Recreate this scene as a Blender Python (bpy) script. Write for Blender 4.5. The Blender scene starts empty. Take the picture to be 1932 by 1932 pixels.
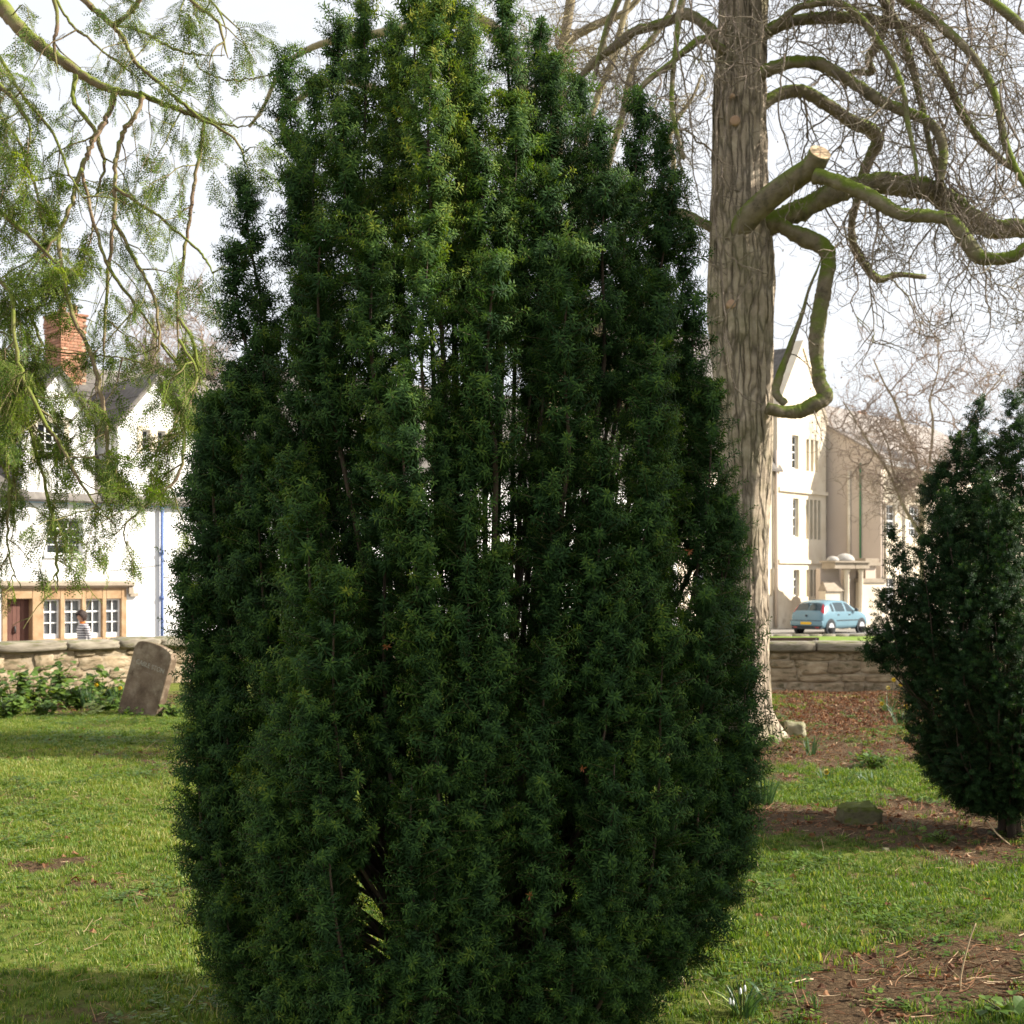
import bpy, math, random
import numpy as np
from mathutils import Vector, Matrix, noise as mnoise

R = math.radians
random.seed(7)
rng = np.random.default_rng(7)
scene = bpy.context.scene

# ------------------------------------------------------------------ camera
FPX, HZ, CXP, EYE = 2607.0, 1090.0, 966.0, 1.7      # focal length, horizon and centre of a 1932 px wide view; eye height
cam_data = bpy.data.cameras.new('camera')
cam = bpy.data.objects.new('camera', cam_data)
scene.collection.objects.link(cam)
cam.location = (0, 0, EYE)
cam.rotation_euler = (R(90), 0, 0)
cam_data.sensor_width = 36.0
cam_data.lens = 36.0 * FPX / 1932.0
cam_data.shift_y = (HZ - 966.0) / 1932.0
cam_data.clip_start = 0.05
cam_data.clip_end = 3000
cam_data.dof.use_dof = True
cam_data.dof.focus_distance = 4.55
cam_data.dof.aperture_fstop = 9.0
scene.camera = cam

# ------------------------------------------------------------------ sky and sun
SUN_AZ = math.atan2(0.985, 0.02)        # compass style angle from +Y towards +X: the sun stands to the right
SUN_EL = R(32)
world = bpy.data.worlds.new('World')
scene.world = world
world.use_nodes = True
wn, wl = world.node_tree.nodes, world.node_tree.links
wn.clear()
w_out = wn.new('ShaderNodeOutputWorld')
w_bg = wn.new('ShaderNodeBackground')
w_bg.inputs['Strength'].default_value = 0.1
sky = wn.new('ShaderNodeTexSky')
sky.sky_type = 'NISHITA'
sky.sun_disc = False
sky.sun_elevation = SUN_EL
sky.sun_rotation = SUN_AZ
sky.altitude = 60
sky.air_density = 1.0
sky.dust_density = 2.5
tc = wn.new('ShaderNodeTexCoord')
mp = wn.new('ShaderNodeMapping')
mp.inputs['Scale'].default_value = (1.0, 1.0, 2.2)
nz = wn.new('ShaderNodeTexNoise')
nz.inputs['Scale'].default_value = 2.6
nz.inputs['Detail'].default_value = 8
nz.inputs['Roughness'].default_value = 0.62
rmp = wn.new('ShaderNodeValToRGB')
rmp.color_ramp.elements[0].position = 0.30
rmp.color_ramp.elements[0].color = (0.80, 0.80, 0.80, 1)
rmp.color_ramp.elements[1].position = 0.62
rmp.color_ramp.elements[1].color = (0.97, 0.97, 0.97, 1)
mix = wn.new('ShaderNodeMix')
mix.data_type = 'RGBA'
mix.inputs['B'].default_value = (4.7, 4.8, 5.0, 1)   # bright thin cloud
wl.new(tc.outputs['Generated'], mp.inputs['Vector'])
wl.new(mp.outputs['Vector'], nz.inputs['Vector'])
wl.new(nz.outputs['Fac'], rmp.inputs['Fac'])
wl.new(rmp.outputs['Color'], mix.inputs['Factor'])
wl.new(sky.outputs['Color'], mix.inputs['A'])
wl.new(mix.outputs['Result'], w_bg.inputs['Color'])
wl.new(w_bg.outputs['Background'], w_out.inputs['Surface'])

sun_data = bpy.data.lights.new('sun', 'SUN')
sun_data.energy = 5.0
sun_data.angle = R(0.55)
sun_data.color = (1.0, 0.93, 0.82)
sun = bpy.data.objects.new('sun', sun_data)
scene.collection.objects.link(sun)
SUN_DIR = Vector((math.sin(SUN_AZ) * math.cos(SUN_EL), math.cos(SUN_AZ) * math.cos(SUN_EL), math.sin(SUN_EL)))
sun.rotation_euler = SUN_DIR.to_track_quat('Z', 'Y').to_euler()
sun.location = (25, 2, 25)

scene.view_settings.view_transform = 'Standard'
scene.view_settings.look = 'None'
scene.view_settings.gamma = 1.0
scene.view_settings.use_curve_mapping = False
scene.view_settings.exposure = 1.18
scene.render.engine = 'CYCLES'
scene.cycles.max_bounces = 5
scene.cycles.diffuse_bounces = 2
scene.cycles.glossy_bounces = 2
scene.cycles.use_adaptive_sampling = True
scene.cycles.adaptive_threshold = 0.02
scene.cycles.transmission_bounces = 4
scene.cycles.transparent_max_bounces = 10
scene.cycles.caustics_reflective = False
scene.cycles.caustics_refractive = False
scene.cycles.use_denoising = True

# ------------------------------------------------------------------ helpers
def P(px, py, Y):
    """a point of the place at distance Y that the photograph shows at (px, py) of a 1932 px view"""
    return Vector(((px - CXP) * Y / FPX, Y, EYE - (py - HZ) * Y / FPX))

def G(px, py, z=0.0):
    """ground point"""
    Y = (EYE - z) * FPX / (py - HZ)
    return Vector(((px - CXP) * Y / FPX, Y, z))

def link(o, parent=None):
    scene.collection.objects.link(o)
    if parent is not None:
        o.parent = parent
    return o

def tag(o, label=None, cat=None, group=None, kind=None):
    if label: o['label'] = label
    if cat: o['category'] = cat
    if group: o['group'] = group
    if kind: o['kind'] = kind
    return o

def empty(name, loc=(0, 0, 0), rz=0.0, parent=None):
    o = bpy.data.objects.new(name, None)
    o.empty_display_size = 0.2
    o.location = loc
    o.rotation_euler = (0, 0, rz)
    return link(o, parent)

class MB:
    """collects geometry for one mesh"""
    def __init__(self):
        self.v, self.f, self.m = [], [], []
        self.cur = 0
    def add(self, verts, faces):
        b = len(self.v)
        self.v.extend([tuple(p) for p in verts])
        for f in faces:
            self.f.append(tuple(i + b for i in f)); self.m.append(self.cur)
        return self
    def box(self, x0, x1, y0, y1, z0, z1):
        v = [(x0, y0, z0), (x1, y0, z0), (x1, y1, z0), (x0, y1, z0), (x0, y0, z1), (x1, y0, z1), (x1, y1, z1), (x0, y1, z1)]
        f = [(3, 2, 1, 0), (4, 5, 6, 7), (0, 1, 5, 4), (1, 2, 6, 5), (2, 3, 7, 6), (3, 0, 4, 7)]
        return self.add(v, f)
    def prism(self, poly, y0, y1):
        """poly in (x,z), counter-clockwise seen from -y, extruded from y0 (front) to y1"""
        n = len(poly)
        v = [(x, y0, z) for x, z in poly] + [(x, y1, z) for x, z in poly]
        f = [tuple(range(n)), tuple(range(2 * n - 1, n - 1, -1))]
        for i in range(n):
            j = (i + 1) % n
            f.append((i, i + n, j + n, j))
        return self.add(v, f)
    def prism_x(self, poly, x0, x1):
        """poly in (y,z) extruded along x"""
        n = len(poly)
        v = [(x0, y, z) for y, z in poly] + [(x1, y, z) for y, z in poly]
        f = [tuple(range(n - 1, -1, -1)), tuple(range(n, 2 * n))]
        for i in range(n):
            j = (i + 1) % n
            f.append((i, j, j + n, i + n))
        return self.add(v, f)
    def tube(self, pts, radii, n=6, cap=True):
        pts = [Vector(p) for p in pts]
        k = len(pts)
        if not hasattr(radii, '__len__'): radii = [radii] * k
        verts, faces = [], []
        ref = None
        for i, p in enumerate(pts):
            d = (pts[min(i + 1, k - 1)] - pts[max(i - 1, 0)])
            if d.length < 1e-9: d = Vector((0, 0, 1))
            d.normalize()
            if ref is None:
                ref = d.orthogonal().normalized()
            else:
                ref = (ref - d * ref.dot(d))
                if ref.length < 1e-6: ref = d.orthogonal()
                ref.normalize()
            b = d.cross(ref)
            r = radii[i]
            for j in range(n):
                a = 2 * math.pi * j / n
                verts.append(p + ref * (math.cos(a) * r) + b * (math.sin(a) * r))
        for i in range(k - 1):
            for j in range(n):
                j2 = (j + 1) % n
                faces.append((i * n + j, i * n + j2, (i + 1) * n + j2, (i + 1) * n + j))
        if cap:
            faces.append(tuple(range(n - 1, -1, -1)))
            faces.append(tuple(range((k - 1) * n, k * n)))
        return self.add(verts, faces)
    def mesh(self, name, mats, smooth=False):
        me = bpy.data.meshes.new(name)
        me.from_pydata(self.v, [], self.f)
        if not isinstance(mats, (list, tuple)): mats = [mats]
        for m in mats: me.materials.append(m)
        if len(mats) > 1:
            me.polygons.foreach_set('material_index', np.array(self.m, dtype=np.int32))
        if smooth:
            me.polygons.foreach_set('use_smooth', np.ones(len(self.f), dtype=bool))
        me.update()
        return me
    def build(self, name, mats, parent=None, smooth=False, loc=None):
        o = bpy.data.objects.new(name, self.mesh(name, mats, smooth))
        if loc is not None: o.location = loc
        return link(o, parent)

def bevel(o, w=0.01, seg=1):
    m = o.modifiers.new('bevel', 'BEVEL'); m.width = w; m.segments = seg; m.limit_method = 'ANGLE'; m.angle_limit = R(40)
    return o

def copy_obj(src, parent, loc=None, rot=None, scale=None):
    c = src.copy()
    if loc is not None: c.location = loc
    if rot is not None: c.rotation_euler = rot
    if scale is not None: c.scale = scale
    scene.collection.objects.link(c)
    c.parent = parent
    return c

def smooth_path(pts, n):
    """Catmull-Rom through pts (lists of equal length tuples), n samples"""
    A = np.array(pts, float)
    k = len(A)
    if k < 3:
        t = np.linspace(0, 1, n)[:, None]
        return A[0] * (1 - t) + A[-1] * t
    ext = np.vstack([2 * A[0] - A[1], A, 2 * A[-1] - A[-2]])
    out = []
    for u in np.linspace(0, k - 1 - 1e-6, n):
        i = int(u); t = u - i
        p0, p1, p2, p3 = ext[i], ext[i + 1], ext[i + 2], ext[i + 3]
        out.append(0.5 * ((2 * p1) + (-p0 + p2) * t + (2 * p0 - 5 * p1 + 4 * p2 - p3) * t * t + (-p0 + 3 * p1 - 3 * p2 + p3) * t ** 3))
    return np.array(out)

def _hash(ix, iy, seed):
    h = (ix * 374761393 + iy * 668265263 + seed * 974634777) & 0xFFFFFFFF
    h = ((h ^ (h >> 13)) * 1274126177) & 0xFFFFFFFF
    return ((h ^ (h >> 16)) & 0xFFFFFF) / float(0xFFFFFF)

def vnoise(x, y, seed=0):
    x = np.asarray(x, float); y = np.asarray(y, float)
    ix = np.floor(x).astype(np.int64); iy = np.floor(y).astype(np.int64)
    fx = x - ix; fy = y - iy
    fx = fx * fx * (3 - 2 * fx); fy = fy * fy * (3 - 2 * fy)
    a = _hash(ix, iy, seed); b = _hash(ix + 1, iy, seed); c = _hash(ix, iy + 1, seed); d = _hash(ix + 1, iy + 1, seed)
    return (a * (1 - fx) + b * fx) * (1 - fy) + (c * (1 - fx) + d * fx) * fy

def fbm(x, y, seed=0, octv=4):
    s, a, t = 0.0, 0.5, 0.0
    for o in range(octv):
        s = s + a * vnoise(np.asarray(x) * 2 ** o, np.asarray(y) * 2 ** o, seed + o * 17); t += a; a *= 0.5
    return s / t

# ------------------------------------------------------------------ materials
def _base(name):
    m = bpy.data.materials.new(name); m.use_nodes = True
    nt = m.node_tree
    b = nt.nodes['Principled BSDF']
    return m, nt.nodes, nt.links, b

def ramp(nodes, cols):
    r = nodes.new('ShaderNodeValToRGB')
    e = r.color_ramp.elements
    n = len(cols)
    for i, c in enumerate(cols):
        pos = 0.3 + 0.4 * i / max(1, n - 1)
        if len(c) == 4: pos = c[3]
        if i < 2: el = e[i]; el.position = pos
        else: el = e.new(pos)
        el.color = (c[0], c[1], c[2], 1)
    return r

def mk(name, cols, scale=6.0, rough=0.85, bump=0.0, bscale=None, spec=0.25, stretch=(1, 1, 1), rand=0.0, detail=7, metallic=0.0, moss=None, grime=None):
    """surface whose colour wanders between cols; rand: each object a little lighter or darker; moss: (colour, amount) on upward faces"""
    m, N, L, b = _base(name)
    tcn = N.new('ShaderNodeTexCoord'); mpn = N.new('ShaderNodeMapping'); mpn.inputs['Scale'].default_value = stretch
    L.new(tcn.outputs['Object'], mpn.inputs['Vector'])
    n1 = N.new('ShaderNodeTexNoise'); n1.inputs['Scale'].default_value = scale; n1.inputs['Detail'].default_value = detail; n1.inputs['Roughness'].default_value = 0.6
    oi = N.new('ShaderNodeObjectInfo')
    if rand:
        va = N.new('ShaderNodeVectorMath'); va.operation = 'ADD'
        vs = N.new('ShaderNodeVectorMath'); vs.operation = 'SCALE'; vs.inputs['Scale'].default_value = 40
        cb = N.new('ShaderNodeCombineXYZ')
        L.new(oi.outputs['Random'], cb.inputs['X']); L.new(oi.outputs['Random'], cb.inputs['Y'])
        L.new(cb.outputs['Vector'], vs.inputs[0]); L.new(vs.outputs['Vector'], va.inputs[1]); L.new(mpn.outputs['Vector'], va.inputs[0])
        vec = va.outputs['Vector']
    else:
        vec = mpn.outputs['Vector']
    L.new(vec, n1.inputs['Vector'])
    r = ramp(N, cols); L.new(n1.outputs['Fac'], r.inputs['Fac'])
    col = r.outputs['Color']
    if rand:
        mr = N.new('ShaderNodeMapRange'); mr.inputs['To Min'].default_value = 1 - rand; mr.inputs['To Max'].default_value = 1 + rand
        L.new(oi.outputs['Random'], mr.inputs['Value'])
        hs = N.new('ShaderNodeHueSaturation'); L.new(col, hs.inputs['Color']); L.new(mr.outputs['Result'], hs.inputs['Value'])
        col = hs.outputs['Color']
    if grime:
        n4 = N.new('ShaderNodeTexNoise'); n4.inputs['Scale'].default_value = grime[1]; n4.inputs['Detail'].default_value = 9; n4.inputs['Roughness'].default_value = 0.7
        L.new(vec, n4.inputs['Vector'])
        r4 = N.new('ShaderNodeMapRange'); r4.inputs['From Min'].default_value = grime[2]; r4.inputs['From Max'].default_value = grime[2] + 0.14
        L.new(n4.outputs['Fac'], r4.inputs['Value'])
        mx = N.new('ShaderNodeMix'); mx.data_type = 'RGBA'; L.new(r4.outputs['Result'], mx.inputs['Factor']); L.new(col, mx.inputs['A']); mx.inputs['B'].default_value = (*grime[0], 1)
        col = mx.outputs['Result']
    if moss:
        ge = N.new('ShaderNodeNewGeometry'); sx = N.new('ShaderNodeSeparateXYZ'); L.new(ge.outputs['Normal'], sx.inputs['Vector'])
        n3 = N.new('ShaderNodeTexNoise'); n3.inputs['Scale'].default_value = moss[2] if len(moss) > 2 else 5; n3.inputs['Detail'].default_value = 6
        L.new(tcn.outputs['Object'], n3.inputs['Vector'])
        ad = N.new('ShaderNodeMath'); ad.operation = 'MULTIPLY_ADD'; L.new(sx.outputs['Z'], ad.inputs[0]); ad.inputs[1].default_value = 0.35; L.new(n3.outputs['Fac'], ad.inputs[2])
        mr2 = N.new('ShaderNodeMapRange'); mr2.inputs['From Min'].default_value = 0.9 - moss[1]; mr2.inputs['From Max'].default_value = 1.15 - moss[1]
        L.new(ad.outputs['Value'], mr2.inputs['Value'])
        mx = N.new('ShaderNodeMix'); mx.data_type = 'RGBA'; L.new(mr2.outputs['Result'], mx.inputs['Factor']); L.new(col, mx.inputs['A']); mx.inputs['B'].default_value = (*moss[0], 1)
        col = mx.outputs['Result']
    L.new(col, b.inputs['Base Color'])
    b.inputs['Roughness'].default_value = rough
    b.inputs['Metallic'].default_value = metallic
    b.inputs['Specular IOR Level'].default_value = spec
    if bump:
        n2 = N.new('ShaderNodeTexNoise'); n2.inputs['Scale'].default_value = bscale or scale * 4; n2.inputs['Detail'].default_value = 8; n2.inputs['Roughness'].default_value = 0.65
        L.new(vec, n2.inputs['Vector'])
        bp = N.new('ShaderNodeBump'); bp.inputs['Strength'].default_value = bump; bp.inputs['Distance'].default_value = 0.02
        L.new(n2.outputs['Fac'], bp.inputs['Height']); L.new(bp.outputs['Normal'], b.inputs['Normal'])
    return m

def leaf_mat(name, cols, transl=0.3, rough=0.45, spec=0.4, use_tint=True, tcol=None):
    """foliage: colour from the needle attribute 'ncol' plus the shoot attribute 'tint', some light shines through"""
    m, N, L, b = _base(name)
    a1 = N.new('ShaderNodeAttribute'); a1.attribute_name = 'ncol'
    fac = a1.outputs['Fac']
    if use_tint:
        a2 = N.new('ShaderNodeAttribute'); a2.attribute_type = 'INSTANCER'; a2.attribute_name = 'tint'
        ad = N.new('ShaderNodeMath'); ad.operation = 'ADD'; L.new(fac, ad.inputs[0]); L.new(a2.outputs['Fac'], ad.inputs[1])
        fac = ad.outputs['Value']
    r = N.new('ShaderNodeValToRGB')
    e = r.color_ramp.elements
    for i, c in enumerate(cols):
        if i < 2: el = e[i]; el.position = c[3]
        else: el = e.new(c[3])
        el.color = (c[0], c[1], c[2], 1)
    L.new(fac, r.inputs['Fac'])
    L.new(r.outputs['Color'], b.inputs['Base Color'])
    b.inputs['Roughness'].default_value = rough
    b.inputs['Specular IOR Level'].default_value = spec
    tr = N.new('ShaderNodeBsdfTranslucent')
    g = N.new('ShaderNodeMix'); g.data_type = 'RGBA'; g.blend_type = 'MULTIPLY'; g.inputs['Factor'].default_value = 1.0
    L.new(r.outputs['Color'], g.inputs['A']); g.inputs['B'].default_value = (*(tcol or (1.6, 1.5, 0.5)), 1)
    L.new(g.outputs['Result'], tr.inputs['Color'])
    ms = N.new('ShaderNodeMixShader'); ms.inputs['Fac'].default_value = transl
    L.new(b.outputs['BSDF'], ms.inputs[1]); L.new(tr.outputs['BSDF'], ms.inputs[2])
    L.new(ms.outputs['Shader'], N['Material Output'].inputs['Surface'])
    return m

def glass_mat(name, tint=(0.02, 0.025, 0.03), alpha=0.5):
    """window glass: part clear, part mirror"""
    m, N, L, b = _base(name)
    b.inputs['Base Color'].default_value = (*tint, 1); b.inputs['Roughness'].default_value = 0.04; b.inputs['Specular IOR Level'].default_value = 0.6
    t = N.new('ShaderNodeBsdfTransparent'); ms = N.new('ShaderNodeMixShader'); ms.inputs['Fac'].default_value = alpha
    L.new(b.outputs['BSDF'], ms.inputs[1]); L.new(t.outputs['BSDF'], ms.inputs[2])
    L.new(ms.outputs['Shader'], N['Material Output'].inputs['Surface'])
    return m

MAT = {}
MAT['bark_yew'] = mk('bark_yew', [(0.028, 0.019, 0.014), (0.062, 0.043, 0.031), (0.125, 0.088, 0.064)], 14, 0.8, 0.5, stretch=(1, 1, 0.25))
MAT['bark_big'] = mk('bark_big', [(0.12, 0.095, 0.07), (0.30, 0.24, 0.18), (0.42, 0.35, 0.27)], 5, 0.9, 0.7, 18, stretch=(1, 1, 0.22), moss=((0.10, 0.105, 0.03), 0.12, 1.2))
MAT['bark_moss'] = mk('bark_moss', [(0.09, 0.075, 0.05), (0.20, 0.16, 0.11), (0.26, 0.22, 0.15)], 8, 0.9, 0.8, 24, moss=((0.13, 0.17, 0.022), 0.47, 3.0))
MAT['bark_twig'] = mk('bark_twig', [(0.11, 0.085, 0.065), (0.21, 0.165, 0.13), (0.30, 0.24, 0.19)], 3, 0.8, 0.0, moss=((0.15, 0.17, 0.05), 0.2, 2.0))
MAT['bark_far'] = mk('bark_far', [(0.17, 0.135, 0.09), (0.27, 0.22, 0.13), (0.33, 0.29, 0.15)], 1.2, 0.9, 0.0)
MAT['bark_left'] = mk('bark_left', [(0.13, 0.085, 0.055), (0.22, 0.15, 0.10), (0.28, 0.21, 0.13)], 3, 0.85, 0.4, 30, moss=((0.15, 0.18, 0.03), 0.47, 2.2))
MAT['wood_cut'] = mk('wood_cut', [(0.55, 0.38, 0.22), (0.72, 0.56, 0.36)], 9, 0.8)
MAT['wood_scar'] = mk('wood_scar', [(0.36, 0.22, 0.14), (0.45, 0.30, 0.2)], 9, 0.8)

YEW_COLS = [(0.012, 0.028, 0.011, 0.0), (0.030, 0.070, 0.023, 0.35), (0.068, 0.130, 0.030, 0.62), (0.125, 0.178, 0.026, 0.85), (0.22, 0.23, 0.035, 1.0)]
MAT['yew'] = leaf_mat('yew_needles', YEW_COLS, 0.32, 0.55, 0.07)
MAT['shoot'] = mk('shoot_stem', [(0.05, 0.06, 0.02), (0.09, 0.07, 0.03)], 30, 0.7)
MAT['yew_dead'] = mk('yew_dead_needles', [(0.12, 0.035, 0.012), (0.19, 0.07, 0.02)], 20, 0.6)
MAT['yew_small'] = leaf_mat('small_yew_needles', [(0.009, 0.021, 0.009, 0.0), (0.016, 0.039, 0.014, 0.4), (0.03, 0.065, 0.018, 0.7), (0.10, 0.15, 0.03, 1.0)], 0.22, 0.55, 0.07)
MAT['yew_left'] = leaf_mat('overhang_needles', [(0.025, 0.05, 0.010, 0.0), (0.07, 0.125, 0.018, 0.4), (0.15, 0.215, 0.028, 0.75), (0.25, 0.30, 0.05, 1.0)], 0.42, 0.55, 0.2)

# ------------------------------------------------------------------ scattering of leaf-sized things
def scatter_group(name, meshes):
    coll = bpy.data.collections.new(name)
    for i, me in enumerate(meshes):
        coll.objects.link(bpy.data.objects.new('%s_%d' % (name, i), me))
    ng = bpy.data.node_groups.new(name, 'GeometryNodeTree')
    ng.interface.new_socket('Geometry', in_out='INPUT', socket_type='NodeSocketGeometry')
    ng.interface.new_socket('Geometry', in_out='OUTPUT', socket_type='NodeSocketGeometry')
    N, L = ng.nodes, ng.links
    gi, go = N.new('NodeGroupInput'), N.new('NodeGroupOutput')
    ci = N.new('GeometryNodeCollectionInfo'); ci.inputs['Collection'].default_value = coll
    ci.inputs['Separate Children'].default_value = True; ci.inputs['Reset Children'].default_value = True
    iop = N.new('GeometryNodeInstanceOnPoints'); iop.inputs['Pick Instance'].default_value = True
    na = N.new('GeometryNodeInputNamedAttribute'); na.data_type = 'FLOAT_VECTOR'; na.inputs['Name'].default_value = 'rot'
    e2r = N.new('FunctionNodeEulerToRotation')
    ns = N.new('GeometryNodeInputNamedAttribute'); ns.data_type = 'FLOAT'; ns.inputs['Name'].default_value = 'sc'
    L.new(gi.outputs[0], iop.inputs['Points']); L.new(ci.outputs[0], iop.inputs['Instance'])
    L.new(na.outputs['Attribute'], e2r.inputs[0]); L.new(e2r.outputs[0], iop.inputs['Rotation'])
    L.new(ns.outputs['Attribute'], iop.inputs['Scale'])
    L.new(iop.outputs[0], go.inputs[0])
    return ng

def scatter(name, parent, pts, dirs, sc, tint, ng, roll=None):
    """pts (N,3); the pieces grow along their +X, which is turned to dirs"""
    pts = np.asarray(pts, float); dirs = np.asarray(dirs, float); n = len(pts)
    me = bpy.data.meshes.new(name)
    me.vertices.add(n); me.vertices.foreach_set('co', pts.astype(np.float32).ravel())
    d = dirs / np.maximum(1e-9, np.linalg.norm(dirs, axis=1))[:, None]
    el = np.arcsin(np.clip(d[:, 2], -1, 1)); az = np.arctan2(d[:, 1], d[:, 0])
    if roll is None: roll = rng.uniform(0, 2 * np.pi, n)
    rot = np.stack([roll, -el, az], 1)
    a = me.attributes.new('rot', 'FLOAT_VECTOR', 'POINT'); a.data.foreach_set('vector', rot.astype(np.float32).ravel())
    a = me.attributes.new('sc', 'FLOAT', 'POINT'); a.data.foreach_set('value', np.broadcast_to(np.asarray(sc, np.float32), (n,)).copy())
    a = me.attributes.new('tint', 'FLOAT', 'POINT'); a.data.foreach_set('value', np.broadcast_to(np.asarray(tint, np.float32), (n,)).copy())
    me.update()
    o = bpy.data.objects.new(name, me)
    link(o, parent)
    md = o.modifiers.new('scatter', 'NODES'); md.node_group = ng
    o['kind'] = 'stuff'
    return o

def attr_mesh(name, verts, faces, ncol, mats, midx=None):
    me = bpy.data.meshes.new(name)
    me.from_pydata([tuple(v) for v in verts], [], faces)
    a = me.attributes.new('ncol', 'FLOAT', 'POINT'); a.data.foreach_set('value', np.asarray(ncol, np.float32))
    for m in mats: me.materials.append(m)
    if midx is not None: me.polygons.foreach_set('material_index', np.asarray(midx, np.int32))
    me.update()
    return me

def make_sprig(name, mat, bark, rs, length=0.075, n=44, nl=0.023, nw=0.0032, a0=95, a1=28, droop=0.3, flat=False, curve=0.0, stem=0.0016):
    """a shoot along +X with needles all round (or in two ranks when flat)"""
    V, F, C, M = [], [], [], []
    def axis(t):
        return np.array([length * t, 0, -curve * length * t * t])
    for i in range(n):
        t = (i + 0.5) / n
        p = axis(t * 0.97 + 0.03)
        ang = i * 2.39996 + rs.uniform(-0.3, 0.3)
        if flat:
            ang = (0 if i % 2 else math.pi) + rs.uniform(-0.35, 0.35)
        op = R(a0 + (a1 - a0) * t ** 1.3 + rs.uniform(-12, 12))
        rad = np.array([0, math.cos(ang), math.sin(ang)])
        d = np.array([1.0, 0, 0]) * math.cos(op) + rad * math.sin(op)
        L_ = nl * rs.uniform(0.75, 1.12) * (1.0 - 0.35 * t ** 4)
        side = np.cross(d, np.array([1.0, 0, 0])); s_ = np.linalg.norm(side)
        side = side / s_ if s_ > 1e-6 else np.array([0, 1.0, 0])
        back = np.array([1.0, 0, 0]) * -droop
        mid = p + d * L_ * 0.5
        tip = p + (d + back * 0.55) * L_
        b = len(V)
        w = nw * 0.5 * rs.uniform(0.85, 1.15)
        V += [p, mid + side * w, tip, mid - side * w]
        F += [(b, b + 1, b + 3), (b + 1, b + 2, b + 3)]
        c = 0.26 + 0.36 * t ** 2 + rs.uniform(-0.14, 0.14)
        C += [c - 0.06, c, c + 0.08, c]
        M += [0, 0]
    # the stem itself
    k = 4
    b = len(V)
    for j in range(k):
        p = axis(j / (k - 1) * 0.95)
        for q in range(3):
            a = q * 2.0944
            r = stem * (1 - 0.5 * j / (k - 1))
            V.append(p + np.array([0, math.cos(a) * r, math.sin(a) * r])); C.append(0.5)
    for j in range(k - 1):
        for q in range(3):
            q2 = (q + 1) % 3
            F.append((b + j * 3 + q, b + j * 3 + q2, b + (j + 1) * 3 + q2, b + (j + 1) * 3 + q)); M.append(1)
    return attr_mesh(name, V, F, C, [mat, bark], M)

rs = random.Random(3)
SPRIG = scatter_group('yew_shoot', [make_sprig('yew_shoot_mesh', MAT['yew'], MAT['shoot'], rs, 0.05 + 0.007 * i, 30 + 3 * i, 0.031, 0.0048, 92, 52, 0.62, stem=0.0012) for i in range(5)]
                      + [make_sprig('yew_shoot_long', MAT['yew'], MAT['shoot'], rs, 0.10, 42, 0.029, 0.0046, 85, 45, 0.6, stem=0.0012)])
SPRIG_S = scatter_group('small_yew_shoot', [make_sprig('small_yew_shoot_mesh', MAT['yew_small'], MAT['shoot'], rs, 0.06, 28, 0.026, 0.0058, 95, 40, 0.3, stem=0.0012) for i in range(4)])

# ------------------------------------------------------------------ the churchyard ground
SOIL = [(1580, 1340, 190, 42, 1.0), (1570, 1415, 260, 30, .85), (1480, 1470, 60, 12, .4), (1500, 1552, 190, 24, .95), (1790, 1545, 190, 46, .95),
        (1880, 1605, 120, 24, .85), (1760, 1862, 250, 62, 1.0), (1905, 1800, 110, 40, .5), (1560, 1925, 150, 26, .85), (1690, 1655, 36, 10, .5),
        (270, 1432, 190, 16, .62), (60, 1640, 80, 9, .6), (150, 1625, 50, 6, .4), (300, 1462, 110, 9, .5), (30, 1500, 90, 7, .4), (1660, 1465, 120, 12, -.5), (1100, 1450, 200, 40, .6),
        (120, 1325, 260, 18, .75), (1430, 1640, 60, 18, -.4)]
def soil(x, y):
    y = np.maximum(np.asarray(y, float), 1.0); x = np.asarray(x, float)
    py = HZ + EYE * FPX / y; px = CXP + x * FPX / y
    s = np.zeros_like(y)
    for cx, cy, rx, ry, a in SOIL:
        s = s + a * np.exp(-(((px - cx) / rx) ** 2 + ((py - cy) / ry) ** 2) * 0.9)
    n = fbm(x * 1.7, y * 1.7, 5, 5) - 0.5
    n2 = fbm(x * 7.0, y * 7.0, 9, 4) - 0.5
    return np.clip(s + n * 1.0 + n2 * 0.95 + 0.02, 0, 1)

def gz(x, y):
    x = np.asarray(x, float); y = np.asarray(y, float)
    return (fbm(x * 0.5, y * 0.5, 21, 3) - 0.5) * 0.09 + (fbm(x * 3, y * 3, 31, 3) - 0.5) * 0.035

def grid_mesh(name, xs, ys, zf, mat, attr=None):
    X, Yg = np.meshgrid(xs, ys)
    Z = zf(X, Yg)
    nx, ny = len(xs), len(ys)
    me = bpy.data.meshes.new(name)
    me.vertices.add(nx * ny)
    me.vertices.foreach_set('co', np.stack([X, Yg, Z], -1).astype(np.float32).ravel())
    idx = np.arange(nx * ny).reshape(ny, nx)
    q = np.stack([idx[:-1, :-1], idx[:-1, 1:], idx[1:, 1:], idx[1:, :-1]], -1).reshape(-1, 4)
    me.loops.add(q.size); me.polygons.add(len(q))
    me.loops.foreach_set('vertex_index', q.astype(np.int32).ravel())
    me.polygons.foreach_set('loop_start', np.arange(0, q.size, 4, dtype=np.int32))
    me.polygons.foreach_set('use_smooth', np.ones(len(q), dtype=bool))
    if attr is not None:
        a = me.attributes.new('soil', 'FLOAT', 'POINT'); a.data.foreach_set('value', attr(X, Yg).astype(np.float32).ravel())
    me.materials.append(mat)
    me.update(calc_edges=True); me.validate()
    return me

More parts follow.
